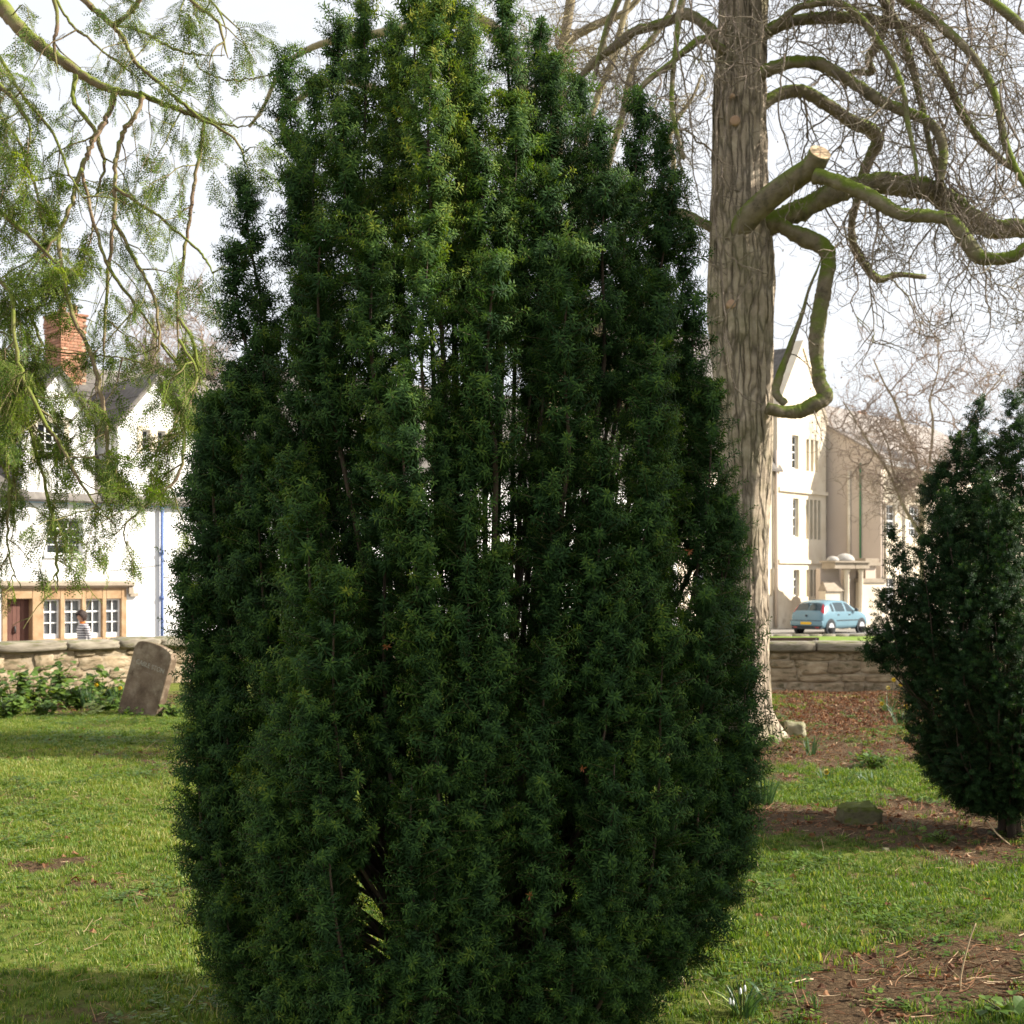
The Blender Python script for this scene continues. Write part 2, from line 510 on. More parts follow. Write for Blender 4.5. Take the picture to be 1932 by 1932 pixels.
def ground_mat():
    m, N, L, b = _base('churchyard_ground')
    tcn = N.new('ShaderNodeTexCoord')
    at = N.new('ShaderNodeAttribute'); at.attribute_name = 'soil'
    n1 = N.new('ShaderNodeTexNoise'); n1.inputs['Scale'].default_value = 5.0; n1.inputs['Detail'].default_value = 12; n1.inputs['Roughness'].default_value = 0.7
    n2 = N.new('ShaderNodeTexNoise'); n2.inputs['Scale'].default_value = 45; n2.inputs['Detail'].default_value = 6; n2.inputs['Roughness'].default_value = 0.75
    n5 = N.new('ShaderNodeTexNoise'); n5.inputs['Scale'].default_value = 14; n5.inputs['Detail'].default_value = 8; n5.inputs['Roughness'].default_value = 0.7
    for n in (n1, n2, n5): L.new(tcn.outputs['Object'], n.inputs['Vector'])
    rg = ramp(N, [(0.05, 0.075, 0.014), (0.125, 0.155, 0.026), (0.22, 0.22, 0.06)])
    L.new(n1.outputs['Fac'], rg.inputs['Fac'])
    rs_ = ramp(N, [(0.022, 0.014, 0.007), (0.078, 0.049, 0.026), (0.20, 0.135, 0.076)])
    L.new(n2.outputs['Fac'], rs_.inputs['Fac'])
    ad = N.new('ShaderNodeMath'); ad.operation = 'MULTIPLY_ADD'; L.new(n5.outputs['Fac'], ad.inputs[0]); ad.inputs[1].default_value = 0.9; L.new(at.outputs['Fac'], ad.inputs[2])
    mr = N.new('ShaderNodeMapRange'); mr.inputs['From Min'].default_value = 0.5; mr.inputs['From Max'].default_value = 0.9
    L.new(ad.outputs['Value'], mr.inputs['Value'])
    mx = N.new('ShaderNodeMix'); mx.data_type = 'RGBA'; L.new(mr.outputs['Result'], mx.inputs['Factor']); L.new(rg.outputs['Color'], mx.inputs['A']); L.new(rs_.outputs['Color'], mx.inputs['B'])
    L.new(mx.outputs['Result'], b.inputs['Base Color'])
    b.inputs['Roughness'].default_value = 0.95; b.inputs['Specular IOR Level'].default_value = 0.1
    bp = N.new('ShaderNodeBump'); bp.inputs['Strength'].default_value = 0.9; bp.inputs['Distance'].default_value = 0.02
    L.new(n2.outputs['Fac'], bp.inputs['Height']); L.new(bp.outputs['Normal'], b.inputs['Normal'])
    return m
MAT['ground'] = ground_mat()
WALL_Y = 20.6
xs = np.concatenate([np.linspace(-60, -9, 30)[:-1], np.arange(-9, 10, 0.075), np.linspace(10, 60, 30)])
ys = np.concatenate([np.linspace(-40, 3.5, 25)[:-1], np.arange(3.5, 12, 0.06), np.arange(12, 23.5, 0.10)])
lawn = bpy.data.objects.new('churchyard_lawn', grid_mesh('churchyard_lawn', xs, ys, gz, MAT['ground'], soil))
link(lawn); tag(lawn, 'mossy churchyard lawn with bare leaf-strewn patches', kind='structure')

# grass
def grass_mat():
    return leaf_mat('grass_blades', [(0.045, 0.085, 0.014, 0.0), (0.088, 0.165, 0.024, 0.35), (0.165, 0.235, 0.035, 0.65), (0.36, 0.34, 0.13, 1.0)], 0.38, 0.5, 0.3)
MAT['grass'] = grass_mat()
def make_tuft(name, rs, n=13, h=0.05, spread=0.05, w=0.0035):
    V, F, C = [], [], []
    for i in range(n):
        a = rs.uniform(0, 6.283); rr = spread * math.sqrt(rs.random())
        y0, z0 = rr * math.cos(a), rr * math.sin(a)          # grows along +X
        ln = h * rs.uniform(0.5, 1.25); a2 = rs.uniform(0, 6.283); lean = rs.uniform(0.15, 0.9)
        dy, dz = math.cos(a2) * lean, math.sin(a2) * lean
        sy, sz = -math.sin(a2) * w, math.cos(a2) * w
        b = len(V)
        V += [(0, y0 - sy, z0 - sz), (0, y0 + sy, z0 + sz), (ln * .6, y0 + dy * ln * .3 + sy * .8, z0 + dz * ln * .3 + sz * .8),
              (ln * .6, y0 + dy * ln * .3 - sy * .8, z0 + dz * ln * .3 - sz * .8), (ln * .92, y0 + dy * ln * .85, z0 + dz * ln * .85)]
        F += [(b, b + 1, b + 2, b + 3), (b + 3, b + 2, b + 4)]
        c = rs.uniform(0.1, 0.6) + (0.4 if rs.random() < 0.12 else 0)
        C += [c - .1, c - .1, c, c, c + .15]
    return attr_mesh(name, V, F, C, [MAT['grass']])
rs = random.Random(5)
TUFT = scatter_group('grass_tuft', [make_tuft('grass_tuft_mesh', rs) for i in range(6)])
TUFT_L = scatter_group('grass_tuft_long', [make_tuft('grass_tuft_long_mesh', rs, 16, 0.11, 0.05, 0.004) for i in range(4)])

def ground_points(n, y0, y1, margin=1.7):
    # uniform on the ground inside the view wedge (with a margin to the sides)
    y = np.sqrt(rng.uniform(y0 * y0, y1 * y1, n)); x = rng.uniform(-1, 1, n) * (0.372 * y + margin)
    return x, y
x, y = ground_points(235000, 4.4, 19.8)
s = soil(x, y)
keep = rng.random(len(x)) > np.clip(s * 1.55 - 0.06, 0, 0.97)
keep &= rng.random(len(x)) < np.clip(1.35 - y * 0.05, 0.42, 1)
x, y, s = x[keep], y[keep], s[keep]
up = np.stack([rng.normal(0, .12, len(x)), rng.normal(0, .12, len(x)), np.ones(len(x))], 1)
yellow = np.clip((-x) * 0.10, -0.06, 0.14)
big = fbm(x * 0.9, y * 0.9, 77, 3)
o = scatter('grass', None, np.stack([x, y, gz(x, y) - 0.004], 1), up, rng.uniform(.35, 1.15, len(x)) * (0.45 + 0.9 * big) * np.where(x < -1, .85, .88), rng.normal(0, .09, len(x)) + (big - .5) * .5 + yellow, TUFT)
tag(o, 'short spring grass covering the churchyard lawn', 'grass', kind='stuff')
x, y = ground_points(5200, 4.4, 15.5)
big = fbm(x * 0.9, y * 0.9, 55, 3); s = soil(x, y)
keep = (big > 0.52) & (s < 0.4) & (rng.random(len(x)) < np.where(x > 0, 1.0, 0.12))
x, y = x[keep], y[keep]
up = np.stack([rng.normal(0, .2, len(x)), rng.normal(0, .2, len(x)), np.ones(len(x))], 1)
o = scatter('long_grass', None, np.stack([x, y, gz(x, y) - 0.005], 1), up, rng.uniform(.35, .8, len(x)), rng.normal(-0.08, .08, len(x)), TUFT_L)
tag(o, 'longer lush grass growing between the bare patches beside the yews', 'grass', kind='stuff')

# fallen leaves and dead twigs on the bare ground
MAT['dead_leaf'] = leaf_mat('dead_leaves', [(0.07, 0.03, 0.015, 0.0), (0.17, 0.075, 0.035, 0.4), (0.30, 0.16, 0.08, 0.75), (0.5, 0.38, 0.24, 1.0)], 0.2, 0.7, 0.2, tcol=(1.2, 0.9, 0.6))
def make_dead_leaf(name, rs):
    V, F, C = [], [], []
    n = 5; ln = 0.055
    for i in range(n):
        t = i / (n - 1); w = ln * 0.34 * math.sin(math.pi * (0.08 + 0.9 * t)) ** 0.8
        z = 0.012 * math.sin(t * 3.1) * rs.uniform(.3, 1.6); c = rs.uniform(-.2, .2)
        V += [(ln * (t - .5), -w, z + w * .45), (ln * (t - .5), 0, z), (ln * (t - .5), w, z + w * .5)]
        C += [.45 + c, .35 + c, .45 + c]
    for i in range(n - 1):
        b = i * 3
        F += [(b, b + 1, b + 4, b + 3), (b + 1, b + 2, b + 5, b + 4)]
    return attr_mesh(name, V, F, C, [MAT['dead_leaf']])
def make_dead_twig(name, rs, ln=0.16):
    V, F, C = [], [], []
    k = 5; p = np.zeros(3); d = np.array([1.0, 0, 0])
    for j in range(k):
        r = 0.0042 * (1 - .15 * j)
        for q in range(3):
            a = q * 2.094; V.append(p + np.array([0, math.cos(a) * r, math.sin(a) * r])); C.append(.5 + rs.uniform(-.1, .1))
        d = d + np.array([0, rs.uniform(-.35, .35), rs.uniform(-.12, .12)]); d /= np.linalg.norm(d); p = p + d * ln / (k - 1)
    for j in range(k - 1):
        for q in range(3):
            q2 = (q + 1) % 3; F.append((j * 3 + q, j * 3 + q2, (j + 1) * 3 + q2, (j + 1) * 3 + q))
    return attr_mesh(name, V, F, C, [MAT['dead_leaf']])
LITTER = scatter_group('fallen_leaf', [make_dead_leaf('fallen_leaf_mesh', rs) for i in range(6)])
TWIGS = scatter_group('dead_twig', [make_dead_twig('dead_twig_mesh', rs, rs.uniform(.08, .22)) for i in range(6)])
x, y = ground_points(90000, 4.6, 20.3, 0.6)
s = soil(x, y)
far = np.exp(-(((CXP + x * FPX / y) - 1570) / 210) ** 2) * np.clip((y - 13.5) / 3, 0, 1)
keep = rng.random(len(x)) < np.clip(s - 0.35, 0, 1) * 0.30 + far * 0.75 + 0.011
x, y = x[keep], y[keep]
dr = np.stack([rng.normal(0, 1, len(x)), rng.normal(0, 1, len(x)), rng.normal(0, .25, len(x))], 1)
o = scatter('fallen_leaves', None, np.stack([x, y, gz(x, y) + 0.008], 1), dr, rng.uniform(.15, .95, len(x)) , rng.normal(0, .22, len(x)), LITTER, rng.normal(0, .5, len(x)))
tag(o, 'brown fallen leaves littering the bare soil', 'fallen leaves', kind='stuff')
x, y = ground_points(80000, 4.6, 16, 0.6)
s = soil(x, y)
keep = rng.random(len(x)) < np.clip(s - 0.4, 0, 1) * np.where(y < 7.2, 1.0, 0.3)
x, y = x[keep], y[keep]
dr = np.stack([rng.normal(1, .6, len(x)), rng.normal(0, .7, len(x)), rng.normal(0.05, .14, len(x))], 1)
o = scatter('dead_twigs', None, np.stack([x, y, gz(x, y) + 0.012], 1), dr, rng.uniform(.15, 1.0, len(x)), rng.normal(.05, .28, len(x)), TWIGS)
tag(o, 'dry brown twigs and stalks strewn over the bare soil', 'twigs', kind='stuff')

def make_weed(name, rs):
    V, F, C = [], [], []
    for i in range(11):
        a = rs.uniform(0, 6.283); r = rs.uniform(.008, .045); ln = rs.uniform(.012, .026); w = ln * .45; up = rs.uniform(.008, .035); c = rs.uniform(.1, .6)
        d = np.array([rs.uniform(-.1, .3), math.cos(a), math.sin(a)]); d /= np.linalg.norm(d); sd = np.cross(d, [1, 0, 0]); sd /= np.linalg.norm(sd); p = np.array([up, math.cos(a) * r, math.sin(a) * r]); b = len(V)
        V += [p, p + d * ln * .35 + sd * w, p + d * ln * .8 + sd * w * .7, p + d * ln, p + d * ln * .8 - sd * w * .7, p + d * ln * .35 - sd * w]; F.append((b, b + 1, b + 2, b + 3, b + 4, b + 5)); C += [c - .1, c, c, c + .1, c, c]
    return attr_mesh(name, V, F, C, [MAT['grass']])
WEED = scatter_group('lawn_weed', [make_weed('lawn_weed_mesh', rs) for i in range(5)])
x, y = ground_points(26000, 4.4, 17)
big = fbm(x * 1.6, y * 1.6, 91, 4); keep = (big > .56) & (soil(x, y) < .75) & (rng.random(len(x)) < .75)
x, y = x[keep], y[keep]
o = scatter('lawn_weeds', None, np.stack([x, y, gz(x, y)], 1), np.stack([rng.normal(0, .15, len(x)), rng.normal(0, .15, len(x)), np.ones(len(x))], 1), rng.uniform(.6, 1.4, len(x)), rng.normal(-.1, .1, len(x)), WEED)
tag(o, 'small broad-leaved weeds and clover among the grass', 'weeds', kind='stuff')
x, y = ground_points(9000, 4.4, 14)
o = scatter('straw', None, np.stack([x, y, gz(x, y) + .014], 1), np.stack([rng.normal(0, 1, len(x)), rng.normal(0, 1, len(x)), rng.normal(.1, .2, len(x))], 1), rng.uniform(.12, .55, len(x)), rng.normal(.25, .2, len(x)), TWIGS)
tag(o, 'dry straw and dead stems lying in the grass', 'straw', kind='stuff')

# ------------------------------------------------------------------ the big columnar yew in the middle
YC = 5.1
OUT_L = [(-60, 640), (100, 530), (200, 512), (330, 462), (460, 420), (700, 395), (850, 368), (960, 368), (1050, 350), (1180, 352), (1290, 336), (1440, 328), (1530, 334), (1640, 334), (1720, 336), (1800, 346), (1900, 378), (2000, 460), (2060, 570)]
OUT_R = [(-60, 1050), (40, 1060), (140, 1100), (200, 1215), (330, 1255), (450, 1300), (620, 1338), (800, 1360), (960, 1390), (1100, 1412), (1290, 1432), (1450, 1412), (1560, 1395), (1650, 1392), (1720, 1345), (1800, 1280), (1900, 1205), (2000, 1100), (2060, 1000)]
def y2z(py, Y=YC): return EYE - (py - HZ) * Y / FPX
def x2x(px, Y=YC): return (px - CXP) * Y / FPX
_zl = [y2z(a) for a, b in OUT_L][::-1]; _xl = [x2x(b) for a, b in OUT_L][::-1]
_zr = [y2z(a) for a, b in OUT_R][::-1]; _xr = [x2x(b) for a, b in OUT_R][::-1]
def env(z):
    return float(np.interp(z, _zl, _xl)), float(np.interp(z, _zr, _xr))

yew = empty('columnar_yew', (x2x(900), YC, 0))
tag(yew, 'tall dense dark green columnar yew filling the middle of the churchyard view', 'tree')
YO = Vector(yew.location)
rs = random.Random(11)

def plume_points(path, rad, rs_, per_m=270, out=0.55, lit=0.0, sc=1.0, tipfrac=0.22):
    """shoots along an upright plume: path (k,3), returns pts, dirs, scale, tint"""
    path = np.asarray(path)
    seg = np.linalg.norm(np.diff(path, axis=0), axis=1); cum = np.concatenate([[0], np.cumsum(seg)]); Lt = cum[-1]
    n = int(per_m * Lt)
    u = rng.random(n)
    # denser to the tip
    s = u * Lt
    P_ = np.stack([np.interp(s, cum, path[:, i]) for i in range(3)], 1)
    T = np.stack([np.interp(np.minimum(s + .05, Lt), cum, path[:, i]) - np.interp(np.maximum(s - .05, 0), cum, path[:, i]) for i in range(3)], 1)
    T /= np.maximum(1e-6, np.linalg.norm(T, axis=1))[:, None]
    a = rng.uniform(0, 2 * np.pi, n)
    e1 = np.cross(T, np.array([0, 1.0, 0])); e1 /= np.linalg.norm(e1, axis=1)[:, None]; e2 = np.cross(T, e1)
    radial = e1 * np.cos(a)[:, None] + e2 * np.sin(a)[:, None]
    taper = np.clip((1 - u) / tipfrac, 0.10, 1) ** 0.6 * np.clip(u / 0.12 + .35, .35, 1)
    lump = 0.72 + 0.5 * vnoise(s * 9 + a * 0.0, a * 1.3 + rs_.uniform(0, 99), 3)
    rr = rad * 1.08 * taper * lump
    dirs = radial * rng.uniform(.8, 1.3, n)[:, None] + T * rng.uniform(.1, 0.95, n)[:, None]
    dn = dirs / np.linalg.norm(dirs, axis=1)[:, None]
    ln = 0.066 * sc
    base = P_ + radial * np.maximum(0.006, rr - ln * 0.62)[:, None] * rng.uniform(0.55, 1.05, n)[:, None]
    tint = rng.normal(0, .085, n) + lit + 0.16 * (u > 0.93) - 0.05  # lit: column tone, plus painted sun on spires and painted shade on inner plumes
    return base, dn, sc * rng.uniform(.72, 1.34, n), tint

def upright(x1, y1, z1, z0, drift=0.16, bulge=0.0, k=9, rs_=rs):
    """path of a plume that ends at (x1,y1,z1) and starts nearer to the middle of the tree lower down"""
    cx, cy = 0.0, 0.0
    w1, w2 = rs_.uniform(0, 6), rs_.uniform(0, 6)
    out = []
    for i in range(k):
        t = i / (k - 1)
        f = 1 - drift * (1 - t) ** 1.4
        wob = 0.018
        out.append((x1 * f + wob * math.sin(t * 5 + w1), y1 * f + wob * math.sin(t * 4.3 + w2), z0 + (z1 - z0) * t))
    return np.array(out)

plumes = []
def add_plume(path, rad, **k):
    plumes.append((path, rad, k))
# shell plumes around the body
cxw = YO.x
def shell(th, zt, ln, rho, rad, per_m=235, drift=.16, **k):
    xl, xr = env(zt - 0.12)
    cx, hw = (xl + xr) / 2 - cxw, (xr - xl) / 2
    x1 = cx + math.sin(th) * hw * rho; y1 = -math.cos(th) * hw * 0.86 * rho
    zz = zt - ln
    pts = upright(x1, y1, zt, max(zz, 0.06), drift)
    # stay inside the outline all the way down
    for p in pts:
        xl, xr = env(p[2]); hw2 = (xr - xl) / 2; c2 = (xl + xr) / 2 - cxw
        q = math.hypot((p[0] - c2) / hw2, p[1] / (hw2 * 0.86))
        lim = rho
        if q > lim:
            p[0] = c2 + (p[0] - c2) * lim / q; p[1] *= lim / q
    add_plume(pts, rad, per_m=per_m, **k)
# rings of plumes at rising heights, front side denser
NCOL = 14
COLS = [(-1.72 + 3.44 * (i + .5 + rs.uniform(-.13, .13)) / NCOL, rs.uniform(.72, .95), rs.uniform(.052, .088)) for i in range(NCOL)]   # upright columns with grooves between
for th0, rho0, rad0 in COLS:
    zt = rs.uniform(.42, .7); ct = rs.uniform(-.06, .07)
    while zt < 2.5:
        ln = min(rs.uniform(.7, 1.4), zt - .06)
        shell(th0 + rs.gauss(0, .035), zt, ln, min(.96, max(.68, rho0 + rs.gauss(0, .045))), rad0 * rs.uniform(.8, 1.2) * (.9 if zt < 1.35 else 1), per_m=225, lit=rs.gauss(ct, .03))
        if rs.random() < .22:
            shell(th0 + rs.choice((-.09, .09)) + rs.gauss(0, .02), zt + rs.uniform(-.2, .2), ln * rs.uniform(.5, .8), min(.95, rho0 + rs.uniform(-.1, .02)), rad0 * .75, per_m=235)
        zt += rs.uniform(.36, .58)
for zt, nback in ((0.75, 4), (1.15, 4), (1.6, 4), (2.05, 4), (2.45, 4)):
    for i in range(nback):
        th = 1.9 + 2.48 * (i + rs.uniform(.1, .9)) / nback
        shell(th, zt + rs.uniform(-.25, .25), rs.uniform(.7, 1.3), rs.uniform(.72, .9), rs.uniform(.07, .11), per_m=130)
# the two flanks, so that the outline is closed
for zt in (0.85, 1.15, 1.45, 1.75, 2.05, 2.3, 2.55):
    for sgn in (-1, 1):
        shell(sgn * rs.uniform(1.35, 1.75), zt + rs.uniform(-.1, .1), rs.uniform(.5, .8), rs.uniform(.91, .97), rs.uniform(.07, .1), drift=.08)
# inner plumes
for i in range(NCOL - 1):                      # recessed growth at the back of each groove
    thg = (COLS[i][0] + COLS[i + 1][0]) / 2
    for zt in (.95, 1.6, 2.2, 2.7):
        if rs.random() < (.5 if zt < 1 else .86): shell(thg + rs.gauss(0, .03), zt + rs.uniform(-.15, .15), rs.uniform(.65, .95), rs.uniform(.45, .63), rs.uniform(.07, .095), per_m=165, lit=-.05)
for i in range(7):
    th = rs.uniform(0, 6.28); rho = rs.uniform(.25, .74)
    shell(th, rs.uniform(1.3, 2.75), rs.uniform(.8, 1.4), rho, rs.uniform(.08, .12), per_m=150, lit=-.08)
# spires at the top: (px, top py, depth offset, length px, radius px, tint: sunshine painted in as yellower needles)
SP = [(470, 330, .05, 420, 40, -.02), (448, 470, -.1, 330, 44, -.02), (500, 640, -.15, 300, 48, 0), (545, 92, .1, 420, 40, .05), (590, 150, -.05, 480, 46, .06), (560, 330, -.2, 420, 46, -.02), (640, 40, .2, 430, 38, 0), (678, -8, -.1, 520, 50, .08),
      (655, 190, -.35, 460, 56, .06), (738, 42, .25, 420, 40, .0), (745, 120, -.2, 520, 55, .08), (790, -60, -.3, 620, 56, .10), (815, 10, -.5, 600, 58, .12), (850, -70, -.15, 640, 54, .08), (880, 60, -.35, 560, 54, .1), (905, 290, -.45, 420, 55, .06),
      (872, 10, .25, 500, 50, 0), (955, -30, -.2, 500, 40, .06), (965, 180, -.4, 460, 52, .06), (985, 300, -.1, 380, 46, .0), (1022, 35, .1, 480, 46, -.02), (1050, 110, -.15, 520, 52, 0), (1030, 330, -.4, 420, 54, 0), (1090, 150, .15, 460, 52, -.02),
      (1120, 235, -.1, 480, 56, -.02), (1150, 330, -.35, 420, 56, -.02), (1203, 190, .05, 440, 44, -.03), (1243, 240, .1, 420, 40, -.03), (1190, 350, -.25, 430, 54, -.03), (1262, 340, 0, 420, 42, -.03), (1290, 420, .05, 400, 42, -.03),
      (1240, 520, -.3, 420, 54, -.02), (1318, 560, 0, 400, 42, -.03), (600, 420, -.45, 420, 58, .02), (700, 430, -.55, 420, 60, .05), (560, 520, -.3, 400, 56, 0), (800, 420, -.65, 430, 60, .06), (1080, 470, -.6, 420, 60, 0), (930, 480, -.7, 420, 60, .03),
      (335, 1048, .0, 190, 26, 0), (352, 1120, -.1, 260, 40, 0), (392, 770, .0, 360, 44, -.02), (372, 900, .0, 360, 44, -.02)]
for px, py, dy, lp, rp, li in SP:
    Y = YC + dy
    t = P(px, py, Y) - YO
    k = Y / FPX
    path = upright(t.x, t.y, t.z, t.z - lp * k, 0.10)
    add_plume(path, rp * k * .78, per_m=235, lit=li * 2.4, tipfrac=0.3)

trunk = MB()
pts = [(0.02 * math.sin(i), 0, -0.05 + i * 0.16) for i in range(6)]
trunk.tube(pts, [.20, .16, .14, .13, .12, .09], 12)
trunk.build('trunk', MAT['bark_yew'], yew, True)
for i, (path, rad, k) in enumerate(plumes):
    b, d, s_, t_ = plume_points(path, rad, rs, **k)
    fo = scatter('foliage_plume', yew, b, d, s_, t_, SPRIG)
    st = MB()
    p0 = np.array(path[0]); ang = math.atan2(p0[1], p0[0])
    root = (0.13 * math.cos(ang), 0.13 * math.sin(ang), 0.12 + rs.uniform(0, .25))
    mid = (p0 * 0.55 + np.array(root) * 0.45); mid[2] = root[2] + (p0[2] - root[2]) * 0.55
    sp = smooth_path([root, mid] + [tuple(p) for p in path[::2]], 16)
    st.tube(sp, list(np.linspace(rs.uniform(.009, .014), .0025, 16)), 5)
    st.build('stem', MAT['bark_yew'], fo, True)
# a few dead russet shoots
dead = MB()
for px, py in ((1000, 1690), (1300, 1040), (1100, 1450), (730, 1220)):
    c = P(px, py, YC - 0.9) - YO
    for j in range(9):
        d = Vector((rs.uniform(-1, 1), rs.uniform(-1, .1), rs.uniform(-1, 1))).normalized() * 0.016
        s_ = d.cross(Vector((0, 1, 0))).normalized() * 0.0018
        dead.add([c, c + d * .5 + s_, c + d, c + d * .5 - s_], [(0, 1, 2, 3)])
dead.build('dead_shoots', MAT['yew_dead'], yew)['kind'] = 'stuff'

# ------------------------------------------------------------------ bare trees
def bark_plates():
    """furrowed bark: long vertical plates with dark cracks, moss here and there"""
    m, N, L, b = _base('furrowed_bark')
    tcn = N.new('ShaderNodeTexCoord')
    nd = N.new('ShaderNodeTexNoise'); nd.inputs['Scale'].default_value = 3.5; nd.inputs['Detail'].default_value = 5
    L.new(tcn.outputs['Object'], nd.inputs['Vector'])
    vm = N.new('ShaderNodeVectorMath'); vm.operation = 'MULTIPLY_ADD'; L.new(nd.outputs['Color'], vm.inputs[0]); vm.inputs[1].default_value = (0.09, 0.09, 0.14); L.new(tcn.outputs['Object'], vm.inputs[2])
    mpn = N.new('ShaderNodeMapping'); mpn.inputs['Scale'].default_value = (13, 13, 1.9); L.new(vm.outputs['Vector'], mpn.inputs['Vector'])
    vo = N.new('ShaderNodeTexVoronoi'); vo.feature = 'DISTANCE_TO_EDGE'; vo.inputs['Scale'].default_value = 1.0; L.new(mpn.outputs['Vector'], vo.inputs['Vector'])
    n1 = N.new('ShaderNodeTexNoise'); n1.inputs['Scale'].default_value = 5; n1.inputs['Detail'].default_value = 9; n1.inputs['Roughness'].default_value = .7; L.new(vm.outputs['Vector'], n1.inputs['Vector'])
    rc = ramp(N, [(0.17, 0.13, 0.095, .25), (0.37, 0.30, 0.225, .5), (0.53, 0.45, 0.35, .75)]); L.new(n1.outputs['Fac'], rc.inputs['Fac'])
    mr = N.new('ShaderNodeMapRange'); mr.inputs['From Min'].default_value = 0.0; mr.inputs['From Max'].default_value = 0.16; mr.inputs['To Min'].default_value = 0.42; L.new(vo.outputs['Distance'], mr.inputs['Value'])
    mu = N.new('ShaderNodeMix'); mu.data_type = 'RGBA'; mu.blend_type = 'MULTIPLY'; mu.inputs['Factor'].default_value = 1; L.new(rc.outputs['Color'], mu.inputs['A']); L.new(mr.outputs['Result'], mu.inputs['B'])
    n3 = N.new('ShaderNodeTexNoise'); n3.inputs['Scale'].default_value = 1.1; n3.inputs['Detail'].default_value = 8; n3.inputs['Roughness'].default_value = .7; L.new(tcn.outputs['Object'], n3.inputs['Vector'])
    mr3 = N.new('ShaderNodeMapRange'); mr3.inputs['From Min'].default_value = .5; mr3.inputs['From Max'].default_value = .68; mr3.inputs['To Max'].default_value = .75; L.new(n3.outputs['Fac'], mr3.inputs['Value'])
    mx = N.new('ShaderNodeMix'); mx.data_type = 'RGBA'; L.new(mr3.outputs['Result'], mx.inputs['Factor']); L.new(mu.outputs['Result'], mx.inputs['A']); mx.inputs['B'].default_value = (0.10, 0.10, 0.035, 1)
    L.new(mx.outputs['Result'], b.inputs['Base Color']); b.inputs['Roughness'].default_value = .92; b.inputs['Specular IOR Level'].default_value = .15
    bp = N.new('ShaderNodeBump'); bp.inputs['Strength'].default_value = .9; bp.inputs['Distance'].default_value = .03
    ad = N.new('ShaderNodeMath'); ad.operation = 'MULTIPLY_ADD'; L.new(n1.outputs['Fac'], ad.inputs[0]); ad.inputs[1].default_value = .35; L.new(mr.outputs['Result'], ad.inputs[2])
    L.new(ad.outputs['Value'], bp.inputs['Height']); L.new(bp.outputs['Normal'], b.inputs['Normal'])
    return m
MAT['bark_plates'] = bark_plates()

def grow(mb, p, d, length, r, level, rs, droop=0.0, lift=0.0, wander=0.3, step=0.09, kids=1.0, tips=None, rec=None):
    n = max(3, int(length / step))
    pts, rad = [Vector(p)], [r]
    d = Vector(d).normalized(); p = Vector(p)
    spawn = []
    for i in range(n):
        t = (i + 1) / n
        d = d + Vector((rs.gauss(0, wander), rs.gauss(0, wander), rs.gauss(0, wander)))
        d.z += droop * (1 - t) + lift * t * t
        d.normalize()
        p = p + d * (length / n)
        if rec is not None: rec.append((p.copy(), d.copy(), level, t))
        pts.append(p.copy()); rad.append(max(0.0022 if level < 3 else .0018, r * (1 - 0.72 * t)))
        if level > 0 and rs.random() < kids * (0.55 if level >= 2 else 0.42) and t > 0.08:
            spawn.append((p.copy(), d.copy(), t))
    mb.tube(pts, rad, 4 if r < 0.012 else 6, cap=False)
    if tips is not None and level == 0: tips.append(pts[-1])
    for q, dd, t in spawn:
        side = dd.orthogonal().normalized()
        side.rotate(Matrix.Rotation(rs.uniform(0, 6.283), 3, dd))
        nd = dd * 0.55 + side * rs.uniform(.5, 1.1)
        ln = length * rs.uniform(.28, .6) * (1 - 0.35 * t)
        grow(mb, q, nd, max(ln, 0.12), r * 0.55, level - 1, rs, droop, lift, wander, step, kids, tips, rec)

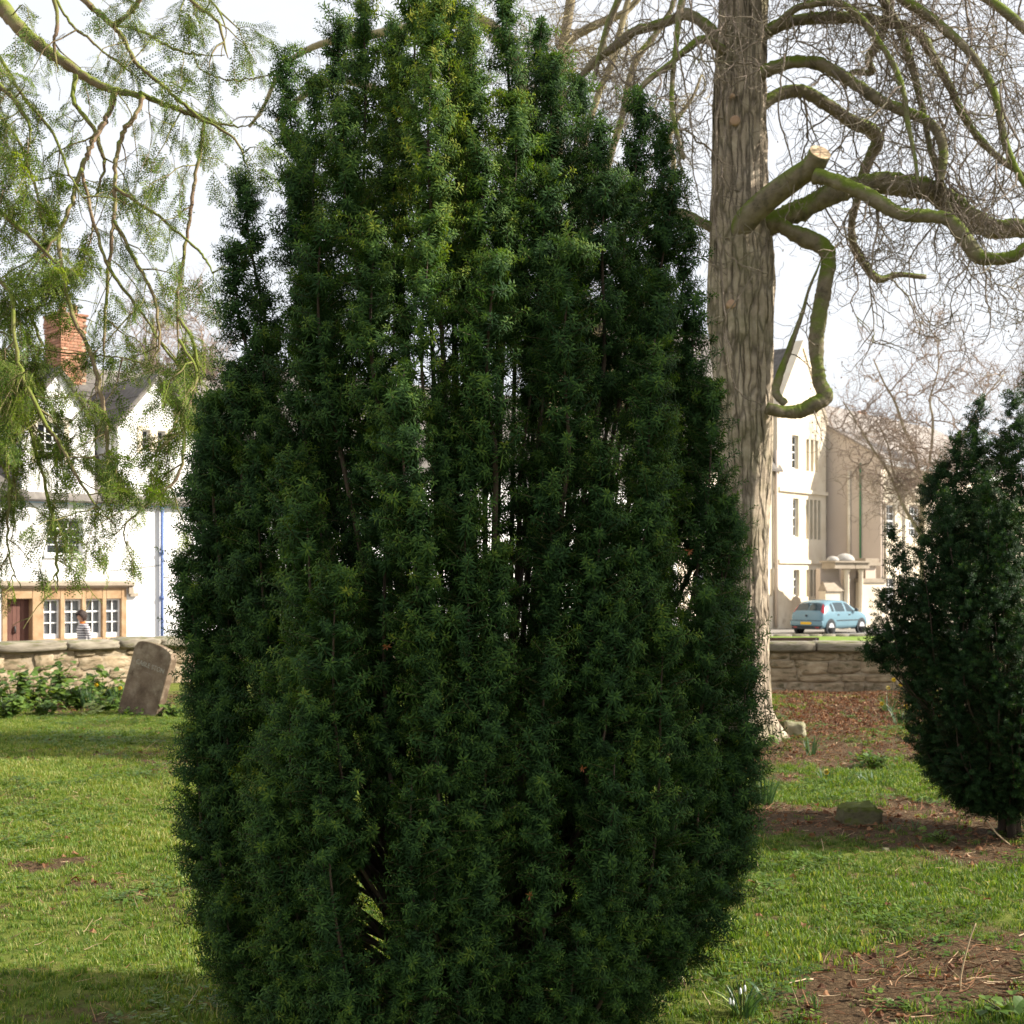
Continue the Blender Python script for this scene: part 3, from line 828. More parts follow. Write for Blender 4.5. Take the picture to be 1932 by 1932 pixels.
def limb(tree, origin, pts, mat, twigs=None, sides=8, n=None, seedv=1, mat_tw=None, name='limb', gaps=0.34, tlen=(.7, 1.7), tlevel=2, droop=-.22, lift=.25, kids=1.0, tr=0.010, knobs=True, start=0.1, ysp=1.0):
    """pts: (px, py, Y, radius px) traced in the photograph; twigs: keep sprouting along it"""
    rs_ = random.Random(seedv)
    A = [(*(P(a, b, Y) - origin), rp * Y / FPX) for a, b, Y, rp in pts]
    k = (n or max(8, len(A) * 5)) * (2 if sides > 7 else 1)
    S = smooth_path(A, k)
    mb = MB()
    rad = [max(.004, s[3]) * (1 + (rs_.uniform(-.05, .06) if knobs else 0)) for s in S]
    sides = sides + 4
    mb.tube([Vector(s[:3]) for s in S], [r * .9 for r in rad], sides)
    for vi in range(k * sides):                       # knobbly, ridged bark
        c = Vector(S[vi // sides][:3]); q = Vector(mb.v[vi]); w = q + origin
        f = 1 + .20 * mnoise.noise(w * 5.5) + .13 * mnoise.noise(w * 17) + .07 * mnoise.noise(w * 40)
        mb.v[vi] = tuple(c + (q - c) * f)
    o = mb.build(name, mat, tree, True)
    if twigs:
        tw = MB(); acc = 0.0; tips = []
        for i in range(1, k):
            a, b = Vector(S[i - 1][:3]), Vector(S[i][:3]); acc += (b - a).length
            if i < k * start: continue
            while acc > gaps:
                acc -= gaps * rs_.uniform(.75, 1.6)
                t = (b - a).normalized(); s_ = t.orthogonal().normalized(); s_.rotate(Matrix.Rotation(rs_.uniform(0, 6.283), 3, t))
                s_.y *= ysp
                if (origin.x + a.x) / (origin.y + a.y) > .405: continue
                dd = s_ + t * rs_.uniform(-.1, .8)
                grow(tw, a.lerp(b, rs_.random()), dd, rs_.uniform(*tlen), tr * rs_.uniform(.7, 1.3), tlevel, rs_, droop, lift, kids=kids, tips=tips)
        for q in tips[::3]:
            tw.tube([q, q + Vector((rs_.uniform(-.006, .006), rs_.uniform(-.006, .006), .016)), q + Vector((0, 0, .028))], [.004, .0065, .001], 4)
        t_o = tw.build('twigs', mat_tw or MAT['bark_twig'], o, True)
        t_o['kind'] = 'stuff'
    return o

def C4(l, Y0, Y1):          # tracing of the tree in an enlarged view
    n = len(l)
    return [(1258.7 + a * .3485, b * .3485, Y0 + (Y1 - Y0) * i / max(1, n - 1), r * .3485) for i, (a, b, r) in enumerate(l)]

BT = empty('bare_tree', tuple(G(1400, 1394)))
tag(BT, 'big bare tree with furrowed trunk, mossy drooping limbs and freshly sawn stub', 'tree')
BO = Vector(BT.location); BY = BO.y
tp = [(1401, 1412, 74), (1400, 1385, 66), (1399, 1350, 57), (1398, 1300, 51), (1398, 1150, 47), (1400, 1000, 46), (1404, 850, 47), (1401, 720, 52), (1399, 620, 56), (1399, 500, 57), (1395, 400, 50), (1394, 250, 46), (1398, 100, 43), (1402, 0, 41), (1404, -200, 36), (1400, -450, 32), (1410, -750, 22), (1400, -1000, 10)]
A = [(*(P(a, b, BY) - BO), r * BY / FPX) for a, b, r in tp]
S = smooth_path(A, 190)
nth = 84
V, F = [], []
for i, s in enumerate(S):
    for j in range(nth):
        th = 2 * math.pi * j / nth
        z = s[2]
        n1 = mnoise.noise(Vector((math.cos(th) * 7.0, math.sin(th) * 7.0, z * 0.9)))
        n2 = mnoise.noise(Vector((math.cos(th) * 2.2, math.sin(th) * 2.2, z * 0.8 + 9)))
        n3 = mnoise.noise(Vector((math.cos(th) * 13, math.sin(th) * 13, z * 2.6 + 5)))
        fl = max(0, 1 - z / 0.45) ** 2
        root = 0.34 * fl * max(0, math.cos(th * 2.5 + .6)) + 0.1 * fl * math.sin(7 * th)
        r = s[3] * (1 + root + 0.07 * n2) + 0.034 * (1 - abs(n1) * 2.4) + 0.016 * n3
        V.append((s[0] + math.cos(th) * r, s[1] + math.sin(th) * r, z))
for i in range(len(S) - 1):
    for j in range(nth):
        j2 = (j + 1) % nth
        F.append((i * nth + j, i * nth + j2, (i + 1) * nth + j2, (i + 1) * nth + j))
tb = MB(); tb.add(V, F)
trk = tb.build('trunk', MAT['bark_plates'], BT, True)
def scar(px, py, rp, Yo, dirv, parent=trk, mat='wood_scar', name='pruning_scar'):
    c = P(px, py, BY + Yo) - BO; d = Vector(dirv).normalized(); r = rp * BY / FPX
    mb = MB(); mb.tube([c - d * .08, c, c + d * .006, c + d * .008], [r * 1.25, r * 1.2, r, .001], 14)
    return mb.build(name, MAT[mat], parent, True)
scar(1387, 227, 8, -.27, (-.1, -1, .1)); scar(1380, 573, 7, -.31, (0, -1, .1)); scar(1383, 180, 4, -.27, (0, -1, .1)); scar(1440, 985, 9, -.12, (1, -.6, .1), mat='bark_moss')

BL = BY
# the sawn stub and the mossy limb that leaves just below its cut
dcut = Vector((.22, -.74, .62)).normalized(); rc_ = 62 * .3485 * (BL - 1.0) / FPX
c0 = P(1258.7 + 812 * .3485, 862 * .3485, BL - .95) - BO
sp = [(*(P(a_, b_, Y_) - BO), r_ * Y_ / FPX) for a_, b_, Y_, r_ in C4([(380, 1310, 60), (430, 1190, 66), (555, 1070, 66), (680, 975, 64), (765, 915, 60)], BL - .15, BL - .82)]
sp = [tuple(q) for q in smooth_path(sp + [(*(c0 - dcut * .03), rc_)], 34)] + [(*(c0 + dcut * .05), rc_), (*(c0 + dcut * .08), rc_ * .99)]
sb_ = MB(); sb_.tube([Vector(q[:3]) for q in sp], [q[3] for q in sp], 16)
stub = sb_.build('limb', MAT['bark_moss'], BT, True)
cf = MB(); cf.tube([c0 + dcut * .078, c0 + dcut * .084, c0 + dcut * .085], [rc_ * .97, rc_ * .95, .002], 22)
cfo = cf.build('cut_face', MAT['wood_cut'], stub)
ck = MB(); e1 = dcut.orthogonal().normalized(); e2 = dcut.cross(e1)
for a_, l_ in ((.3, .8), (1.5, .7), (2.4, .85), (4.1, .6), (5.2, .75)):
    d_ = e1 * math.cos(a_) + e2 * math.sin(a_); w_ = dcut.cross(d_) * .006; q = c0 + dcut * .0865
    ck.add([q - w_, q + w_, q + d_ * rc_ * l_ + w_ * .4, q + d_ * rc_ * l_ - w_ * .4], [(0, 1, 2, 3)])
ck.build('drying_cracks', MAT['wood_scar'], stub)['kind'] = 'stuff'
limb(BT, BO, C4([(800, 950, 50), (860, 965, 44), (960, 1000, 42), (1060, 1045, 44), (1170, 1110, 44), (1290, 1165, 42), (1430, 1172, 40), (1530, 1195, 44), (1610, 1285, 48), (1695, 1392, 42), (1800, 1402, 38), (1880, 1382, 36), (1960, 1330, 34), (2080, 1280, 28), (2200, 1330, 20)], BL - .95, BL - 1.6), MAT['bark_moss'], True, 10, None, 11, gaps=.26, start=.25, tlen=(.8, 1.9), droop=-.30)
limb(BT, BO, C4([(450, 1290, 60), (540, 1220, 72), (640, 1175, 68), (760, 1115, 66), (900, 1050, 64), (1020, 1010, 62), (1150, 995, 66), (1300, 1005, 66), (1430, 1035, 66), (1530, 1100, 70), (1650, 1190, 70), (1760, 1235, 58), (1932, 1240, 56), (2120, 1290, 50), (2300, 1280, 40)], BL - .05, BL - .5), MAT['bark_moss'], True, 14, None, 12, gaps=.24, start=.25, tlen=(.9, 2.1), droop=-.30)
limb(BT, BO, C4([(600, 1200, 46), (660, 1245, 46), (750, 1285, 50), (840, 1335, 54), (872, 1400, 48), (862, 1500, 46), (842, 1620, 46), (818, 1740, 46), (806, 1830, 42), (814, 1960, 42), (828, 2070, 44), (858, 2142, 46), (800, 2190, 48), (710, 2228, 44), (620, 2230, 40), (540, 2212, 36)], BL - .15, BL - .35), MAT['bark_moss'], True, 10, 80, 13, gaps=.6, start=.2, tlen=(.4, 1.1))
limb(BT, BO, C4([(640, 2190, 22), (590, 2130, 24), (600, 2060, 24), (640, 1950, 21), (680, 1840, 18), (730, 1700, 14), (770, 1560, 9), (820, 1440, 6), (850, 1330, 3)], BL - .3, BL - .2), MAT['bark_moss'], True, 8, None, 14, gaps=.6, tlen=(.4, .9))
limb(BT, BO, C4([(440, 440, 40), (500, 400, 42), (580, 365, 40), (700, 336, 38), (830, 346, 38), (930, 400, 36), (1030, 462, 34), (1130, 530, 34), (1260, 592, 32), (1400, 652, 30), (1462, 712, 32), (1492, 800, 28), (1490, 900, 28), (1478, 985, 22)], BL - .1, BL - .7), MAT['bark_moss'], True, 9, None, 15, gaps=.21, start=.15)
limb(BT, BO, C4([(480, 590, 42), (600, 512, 40), (720, 490, 38), (790, 520, 38), (900, 590, 38), (1000, 660, 40), (1100, 702, 42), (1140, 765, 38), (1100, 850, 32), (1060, 950, 28), (1030, 1080, 24), (1000, 1200, 24), (1012, 1330, 24), (1080, 1450, 24), (1150, 1510, 24), (1250, 1488, 18), (1400, 1500, 14)], BL, BL + .8), MAT['bark_moss'], True, 9, None, 16, gaps=.24, start=.12)
limb(BT, BO, C4([(460, 230, 40), (600, 142, 40), (700, 110, 36), (850, 95, 36), (1000, 96, 34), (1150, 115, 32), (1270, 140, 30), (1370, 190, 30), (1420, 270, 28), (1470, 360, 26), (1530, 470, 25), (1600, 620, 24), (1680, 740, 22), (1790, 850, 20), (1900, 930, 18), (2050, 1040, 14)], BL, BL - .5), MAT['bark_moss'], True, 9, None, 17, gaps=.19, start=.15)
limb(BT, BO, C4([(560, 160, 22), (640, 90, 22), (720, 35, 22), (850, 14, 20), (960, 30, 20), (1060, 112, 20), (1150, 232, 19), (1230, 362, 18), (1280, 500, 17), (1300, 650, 15), (1340, 850, 11), (1360, 1000, 8)], BL - .2, BL - 1.1), MAT['bark_moss'], True, 7, None, 18, gaps=.22)
limb(BT, BO, [(1370, 96, BL, 14), (1341, 57, BL, 13), (1297, 26, BL + .2, 12), (1273, 35, BL + .3, 11), (1229, 50, BL + .4, 10), (1196, 60, BL + .5, 10), (1163, 86, BL + .6, 10), (1130, 108, BL + .7, 9), (1104, 136, BL + .8, 8), (1060, 190, BL + .9, 6)], MAT['bark_moss'], True, 8, None, 19, gaps=.3)
limb(BT, BO, [(1370, 100, BL - .1, 10), (1328, 74, BL - .3, 9), (1297, 92, BL - .4, 8), (1262, 123, BL - .5, 7), (1216, 158, BL - .6, 6), (1180, 210, BL - .6, 5)], MAT['bark_moss'], True, 7, None, 20, gaps=.34)
limb(BT, BO, [(1365, 440, BL, 12), (1340, 428, BL, 11), (1290, 404, BL + .1, 10), (1240, 390, BL + .2, 8), (1150, 380, BL + .3, 6)], MAT['bark_moss'], True, 8, None, 21, gaps=.5)
limb(BT, BO, C4([(1195, -40, 30), (1192, 70, 28), (1150, 220, 26), (1090, 320, 24), (1110, 390, 20), (1000, 395, 18), (960, 480, 12)], BL + .4, BL + .9), MAT['bark_moss'], True, 7, None, 22, gaps=.35)
# limbs above the picture whose twigs hang into it
for i, l in enumerate([[(1400, -120, 16), (1480, -150, 14), (1600, -110, 13), (1750, -60, 11), (1880, 10, 10), (1990, 120, 8), (2050, 260, 6)],
                       [(1400, -220, 16), (1500, -260, 14), (1650, -200, 12), (1830, -110, 10), (1940, -10, 8), (2020, 100, 6)],
                       [(1400, -160, 14), (1440, -200, 13), (1530, -160, 12), (1620, -60, 10), (1690, 40, 9), (1730, 160, 8), (1760, 300, 6), (1800, 420, 5)],
                       [(1400, -140, 14), (1350, -170, 12), (1270, -130, 11), (1200, -60, 9), (1150, 40, 7), (1120, 150, 5)],
                       [(1410, -60, 14), (1500, -100, 12), (1640, -40, 11), (1790, 60, 9), (1870, 160, 8), (1900, 280, 7), (1960, 400, 5)],
                       [(1400, -60, 12), (1330, -90, 10), (1290, -10, 8), (1275, 90, 6), (1268, 200, 5), (1290, 300, 4)]]):
    limb(BT, BO, [(a, b, BL + (-1.2, .9, -.6, .5, -1.6, -.9)[i] * k / len(l), r) for k, (a, b, r) in enumerate(l)], MAT['bark_moss'], True, 7, None, 30 + i, gaps=.155, tlen=(1.0, 2.3), droop=-.34, lift=.18, kids=1.1)
# long pale twigs hanging down in front of the trunk
hang = MB(); rs_ = random.Random(44)
for l in ([(1405, -20), (1440, 60), (1385, 110), (1432, 130), (1376, 170), (1370, 250), (1362, 320), (1350, 370), (1352, 420), (1368, 470), (1400, 500), (1450, 516)],
          [(1330, 60), (1362, 160), (1352, 230), (1350, 330), (1346, 400), (1362, 520), (1368, 640), (1378, 700), (1398, 745), (1440, 765)],
          [(1300, 0), (1318, 90), (1350, 140), (1372, 160)], [(1270, 60), (1300, 200), (1310, 330), (1330, 420)], [(1480, 100), (1470, 220), (1500, 330), (1480, 420)],
          [(1350, 610), (1366, 600), (1420, 520)]):
    S2 = smooth_path([tuple(P(a, b, BY - .75) - BO) for a, b in l], len(l) * 6)
    hang.tube([Vector(s) + Vector((rs_.gauss(0, .004), rs_.gauss(0, .03), 0)) for s in S2], list(np.linspace(.011, .005, len(S2))), 5)
    for s in S2[4::5]:
        grow(hang, Vector(s), (rs_.gauss(0, 1), rs_.gauss(0, .6), -.6), rs_.uniform(.15, .5), .005, 1, rs_, -.1, .3)
hang.build('hanging_twigs', MAT['bark_twig'], BT, True)['kind'] = 'stuff'

# ---- the paler tree behind, between yew and bare tree
BY2 = 24.5
T2 = empty('pale_bare_tree', tuple(P(1035, 1160, BY2)[:2]) + (-0.55,))
tag(T2, 'pale yellow-green bare tree standing behind the columnar yew and its neighbour', 'tree')
O2 = Vector(T2.location)
def C9(l, Y, r): return [(954.7 + a * .2196, b * .2196, Y, q * .2196) for a, b, q in l]
kw = dict(mat_tw=MAT['bark_far'], tlen=(1.2, 2.8), tr=.014, gaps=.55, droop=-.08, lift=.2)
limb(T2, O2, [(1035, 1255, BY2, 30), (1034, 1100, BY2, 24), (1030, 800, BY2, 22), (1036, 500, BY2, 20), (1050, 260, BY2, 15), (1062, 100, BY2, 11), (1085, -60, BY2, 9), (1110, -300, BY2, 5)], MAT['bark_far'], True, 10, None, 51, name='trunk', start=.7, **kw)
limb(T2, O2, C9([(366, 3600, 40), (330, 2400, 38), (390, 1300, 36), (470, 640, 40), (500, 440, 42), (570, 330, 42), (690, 255, 40), (850, 172, 38), (985, 130, 36), (1100, 30, 30), (1200, -80, 24)], BY2, 0), MAT['bark_far'], True, 9, None, 52, **kw)
limb(T2, O2, C9([(366, 4300, 40), (480, 2600, 36), (650, 1350, 33), (790, 820, 32), (860, 660, 32), (915, 530, 32), (960, 340, 30), (1010, 150, 30), (1050, 0, 26), (1090, -160, 20)], BY2 - .4, 0), MAT['bark_far'], True, 9, None, 53, **kw)
limb(T2, O2, C9([(366, 4600, 40), (800, 3400, 36), (1250, 2400, 32), (1410, 1600, 28), (1440, 1390, 26), (1405, 1200, 24), (1450, 1050, 24), (1560, 900, 20), (1620, 800, 15), (1680, 640, 10)], BY2 + .6, 0), MAT['bark_far'], True, 8, None, 54, **kw)
limb(T2, O2, C9([(366, 4000, 40), (600, 2500, 38), (880, 1400, 36), (1000, 1000, 34), (1050, 720, 32), (1130, 500, 32), (1280, 300, 28), (1400, 120, 26), (1460, -40, 20)], BY2 + .5, 0), MAT['bark_moss'], True, 8, None, 55, **kw)
limb(T2, O2, [(1030, 330, BY2, 14), (960, 90, BY2, 12), (880, 30, BY2, 11), (790, 48, BY2, 10), (710, 64, BY2, 9), (640, 74, BY2, 8), (575, 96, BY2, 6), (530, 132, BY2, 5), (498, 200, BY2, 4), (470, 240, BY2, 3)], MAT['bark_far'], True, 8, None, 56, mat_tw=MAT['bark_far'], tlen=(.4, 1.2), tr=.012, gaps=.9, tlevel=1, droop=-.05, lift=.1)
limb(T2, O2, [(1033, 760, BY2, 14), (980, 560, BY2, 12), (860, 400, BY2, 10), (760, 210, BY2, 9), (640, 150, BY2, 8), (560, 190, BY2, 6), (520, 230, BY2, 4)], MAT['bark_far'], True, 7, None, 57, mat_tw=MAT['bark_far'], tlen=(.4, 1.4), tr=.012, gaps=.8, tlevel=1, droop=-.05, lift=.1)

# ---- far tree in front of the cream houses, with seed balls
BY3 = 47.0
T3 = empty('distant_bare_tree', tuple(P(1742, 1190, BY3)[:2]) + (-0.7,))
tag(T3, 'distant bare plane tree with fine twigs before the cream houses', 'tree')
O3 = Vector(T3.location)
def C10(l): return [(1591 + a * .2563, 707 + b * .2563, BY3, r * .2563) for a, b, r in l]
MAT['bark_plane'] = mk('plane_bark', [(0.20, 0.15, 0.10), (0.31, 0.25, 0.16), (0.36, 0.31, 0.20)], 1.5, 0.9)
MAT['twig_plane'] = mk('plane_twigs', [(0.25, 0.18, 0.14), (0.36, 0.28, 0.22)], 1.5, 0.9)
kw = dict(mat_tw=MAT['twig_plane'], tlen=(1.6, 3.6), tr=.022, gaps=.34, droop=.02, lift=-.12, kids=1.0)
limb(T3, O3, C10([(585, 1960, 26), (582, 1500, 22), (580, 1150, 21), (580, 900, 20), (560, 750, 17), (520, 550, 14), (450, 400, 12), (380, 200, 10), (300, 60, 8), (220, -120, 5)]), MAT['bark_plane'], True, 8, None, 61, name='trunk', start=.4, **kw)
limb(T3, O3, C10([(575, 1180, 14), (470, 1015, 14), (400, 870, 12), (350, 750, 11), (270, 620, 10), (200, 520, 9), (100, 350, 8), (0, 200, 5)]), MAT['bark_plane'], True, 7, None, 62, **kw)
limb(T3, O3, C10([(575, 950, 12), (450, 830, 11), (370, 720, 9), (330, 520, 7), (240, 330, 5)]), MAT['bark_plane'], True, 7, None, 63, **kw)
limb(T3, O3, C10([(580, 880, 12), (640, 600, 11), (660, 350, 10), (640, 180, 8), (700, -50, 6), (690, -260, 4)]), MAT['bark_plane'], True, 7, None, 64, **kw)
limb(T3, O3, C10([(580, 1000, 12), (760, 700, 11), (900, 420, 9), (1020, 200, 7), (1180, 0, 5)]), MAT['bark_plane'], True, 7, None, 65, **kw)
sb = MB(); rs_ = random.Random(66)
for i in range(150):
    c = P(1591 + rs_.uniform(-250, 1200) * .2563, 707 + rs_.uniform(-250, 640) * .2563, BY3 + rs_.uniform(-3, 3)) - O3
    r = rs_.uniform(.018, .034)
    sb.tube([c + Vector((0, 0, r)), c + Vector((0, 0, r * .6)), c, c - Vector((0, 0, r * .6)), c - Vector((0, 0, r))], [.002, r * .8, r, r * .8, .002], 6, cap=False)
    sb.tube([c, c + Vector((rs_.uniform(-.05, .05), 0, .16))], .004, 3, cap=False)
sb.build('seed_balls', MAT['twig_plane'], T3, True)['kind'] = 'stuff'
# ---- bare crowns beyond the cottage roof
for k, (px, Y, h, sd) in enumerate(((285, 64, 600, 71), (380, 62, 640, 72), (1980, 70, 560, 73))):
    b0 = P(px, 1150, Y); T4 = empty('distant_bare_tree', (b0.x, b0.y, -.8))
    tag(T4, ('distant bare tree rising behind the cottage roof beside the chimney', 'distant bare tree showing over the cottage gable by the columnar yew', 'distant bare tree behind the small yew')[k], 'tree')
    O4 = Vector(T4.location)
    MATT = MAT['twig_plane']
    limb(T4, O4, [(px, 1180, Y, 9), (px + 5, 900, Y, 8), (px - 4, 760, Y, 7), (px + 6, h + 40, Y, 4), (px + 3, h, Y, 2)], MATT, True, 7, None, sd, name='trunk', mat_tw=MATT, tlen=(2.2, 4.6), tr=.03, gaps=.30, droop=.12, lift=.1, start=.45, kids=.8)

# ------------------------------------------------------------------ the old yew on the left whose boughs hang into the view
rs = random.Random(19)
def make_spray(name, rs, ln=0.20, side=7):
    """a flat drooping spray: a twig with side twigs, needles in two ranks"""
    V, F, C, M = [], [], [], []
    def needles(o, d, L_, n, w=0.0092, nl=0.025):
        d = d / np.linalg.norm(d); upv = np.array([0, 0, 1.0]); s_ = np.cross(d, upv); s_ /= np.linalg.norm(s_)
        for i in range(n):
            t = (i + .5) / n; sg = 1 if i % 2 else -1
            dd = d * .55 + s_ * sg + upv * rs.uniform(-.35, .25); dd /= np.linalg.norm(dd)
            p = o + d * L_ * t - upv * 0.25 * L_ * t * t; q = nl * rs.uniform(.7, 1.1) * (1 - .4 * t)
            ww = np.cross(dd, upv); ww = ww / np.linalg.norm(ww) * w * .5
            b = len(V); c = rs.uniform(.25, .65) + .15 * t
            V.extend([p, p + dd * q * .5 + ww, p + dd * q, p + dd * q * .5 - ww]); F.append((b, b + 1, b + 2, b + 3)); C.extend([c - .1, c, c + .1, c]); M.append(0)
    def stick(a, b_, r):
        k = len(V); d = (b_ - a) / np.linalg.norm(b_ - a); e = np.cross(d, np.array([.3, .2, 1.0])); e /= np.linalg.norm(e); f = np.cross(d, e)
        for p, rr in ((a, r), (b_, r * .5)):
            for q in range(3):
                an = q * 2.094; V.append(p + e * math.cos(an) * rr + f * math.sin(an) * rr); C.append(.3)
        for q in range(3): F.append((k + q, k + (q + 1) % 3, k + 3 + (q + 1) % 3, k + 3 + q)); M.append(1)
    ax = np.array([1.0, 0, 0]); o = np.zeros(3)
    stick(o, o + ax * ln - np.array([0, 0, .25 * ln]), .0022)
    needles(o, ax, ln, 17)
    for i in range(side):
        t = .12 + .75 * i / side; sg = 1 if i % 2 else -1
        b0 = o + ax * ln * t - np.array([0, 0, .25 * ln * t * t]); d = np.array([.75, sg * rs.uniform(.5, .9), rs.uniform(-.5, -.05)])
        sl = ln * (.55 - .35 * t) * rs.uniform(.7, 1.2)
        stick(b0, b0 + d / np.linalg.norm(d) * sl, .0013); needles(b0, d, sl, int(6 + sl * 70))
    return attr_mesh(name, V, F, C, [MAT['yew_left'], MAT['bark_left']], M)
SPRAY = scatter_group('yew_spray', [make_spray('yew_spray_mesh', rs, .17 + .02 * i, 6 + i % 3) for i in range(5)])

LT = empty('overhanging_yew', (-6.3, 10.2, 0))
tag(LT, 'old yew whose mossy branches with loose sunlit sprays hang before the white cottage', 'tree')
LO = Vector(LT.location)
mb = MB(); S = smooth_path([(0, 0, -.1, .42), (.05, 0, .8, .34), (.12, -.1, 1.8, .30), (.1, -.1, 3.0, .27), (.3, -.1, 4.4, .22), (.5, 0, 6.2, .14), (.6, 0, 8.0, .06)], 40)
mb.tube([Vector(s[:3]) for s in S], [s[3] * (1 + rs.uniform(-.06, .06)) for s in S], 14)
mb.build('trunk', MAT['bark_left'], LT, True)
def C1(l, Y0, Y1): return [(a * .3294, b * .3294, Y0 + (Y1 - Y0) * i / max(1, len(l) - 1), r * .3294) for i, (a, b, r) in enumerate(l)]
def C2(l, Y0, Y1): return [(a * .205, 551.6 + b * .205, Y0 + (Y1 - Y0) * i / max(1, len(l) - 1), r * .205) for i, (a, b, r) in enumerate(l)]
def C0(l, Y0, Y1): return [(a, b, Y0 + (Y1 - Y0) * i / max(1, len(l) - 1), r) for i, (a, b, r) in enumerate(l)]
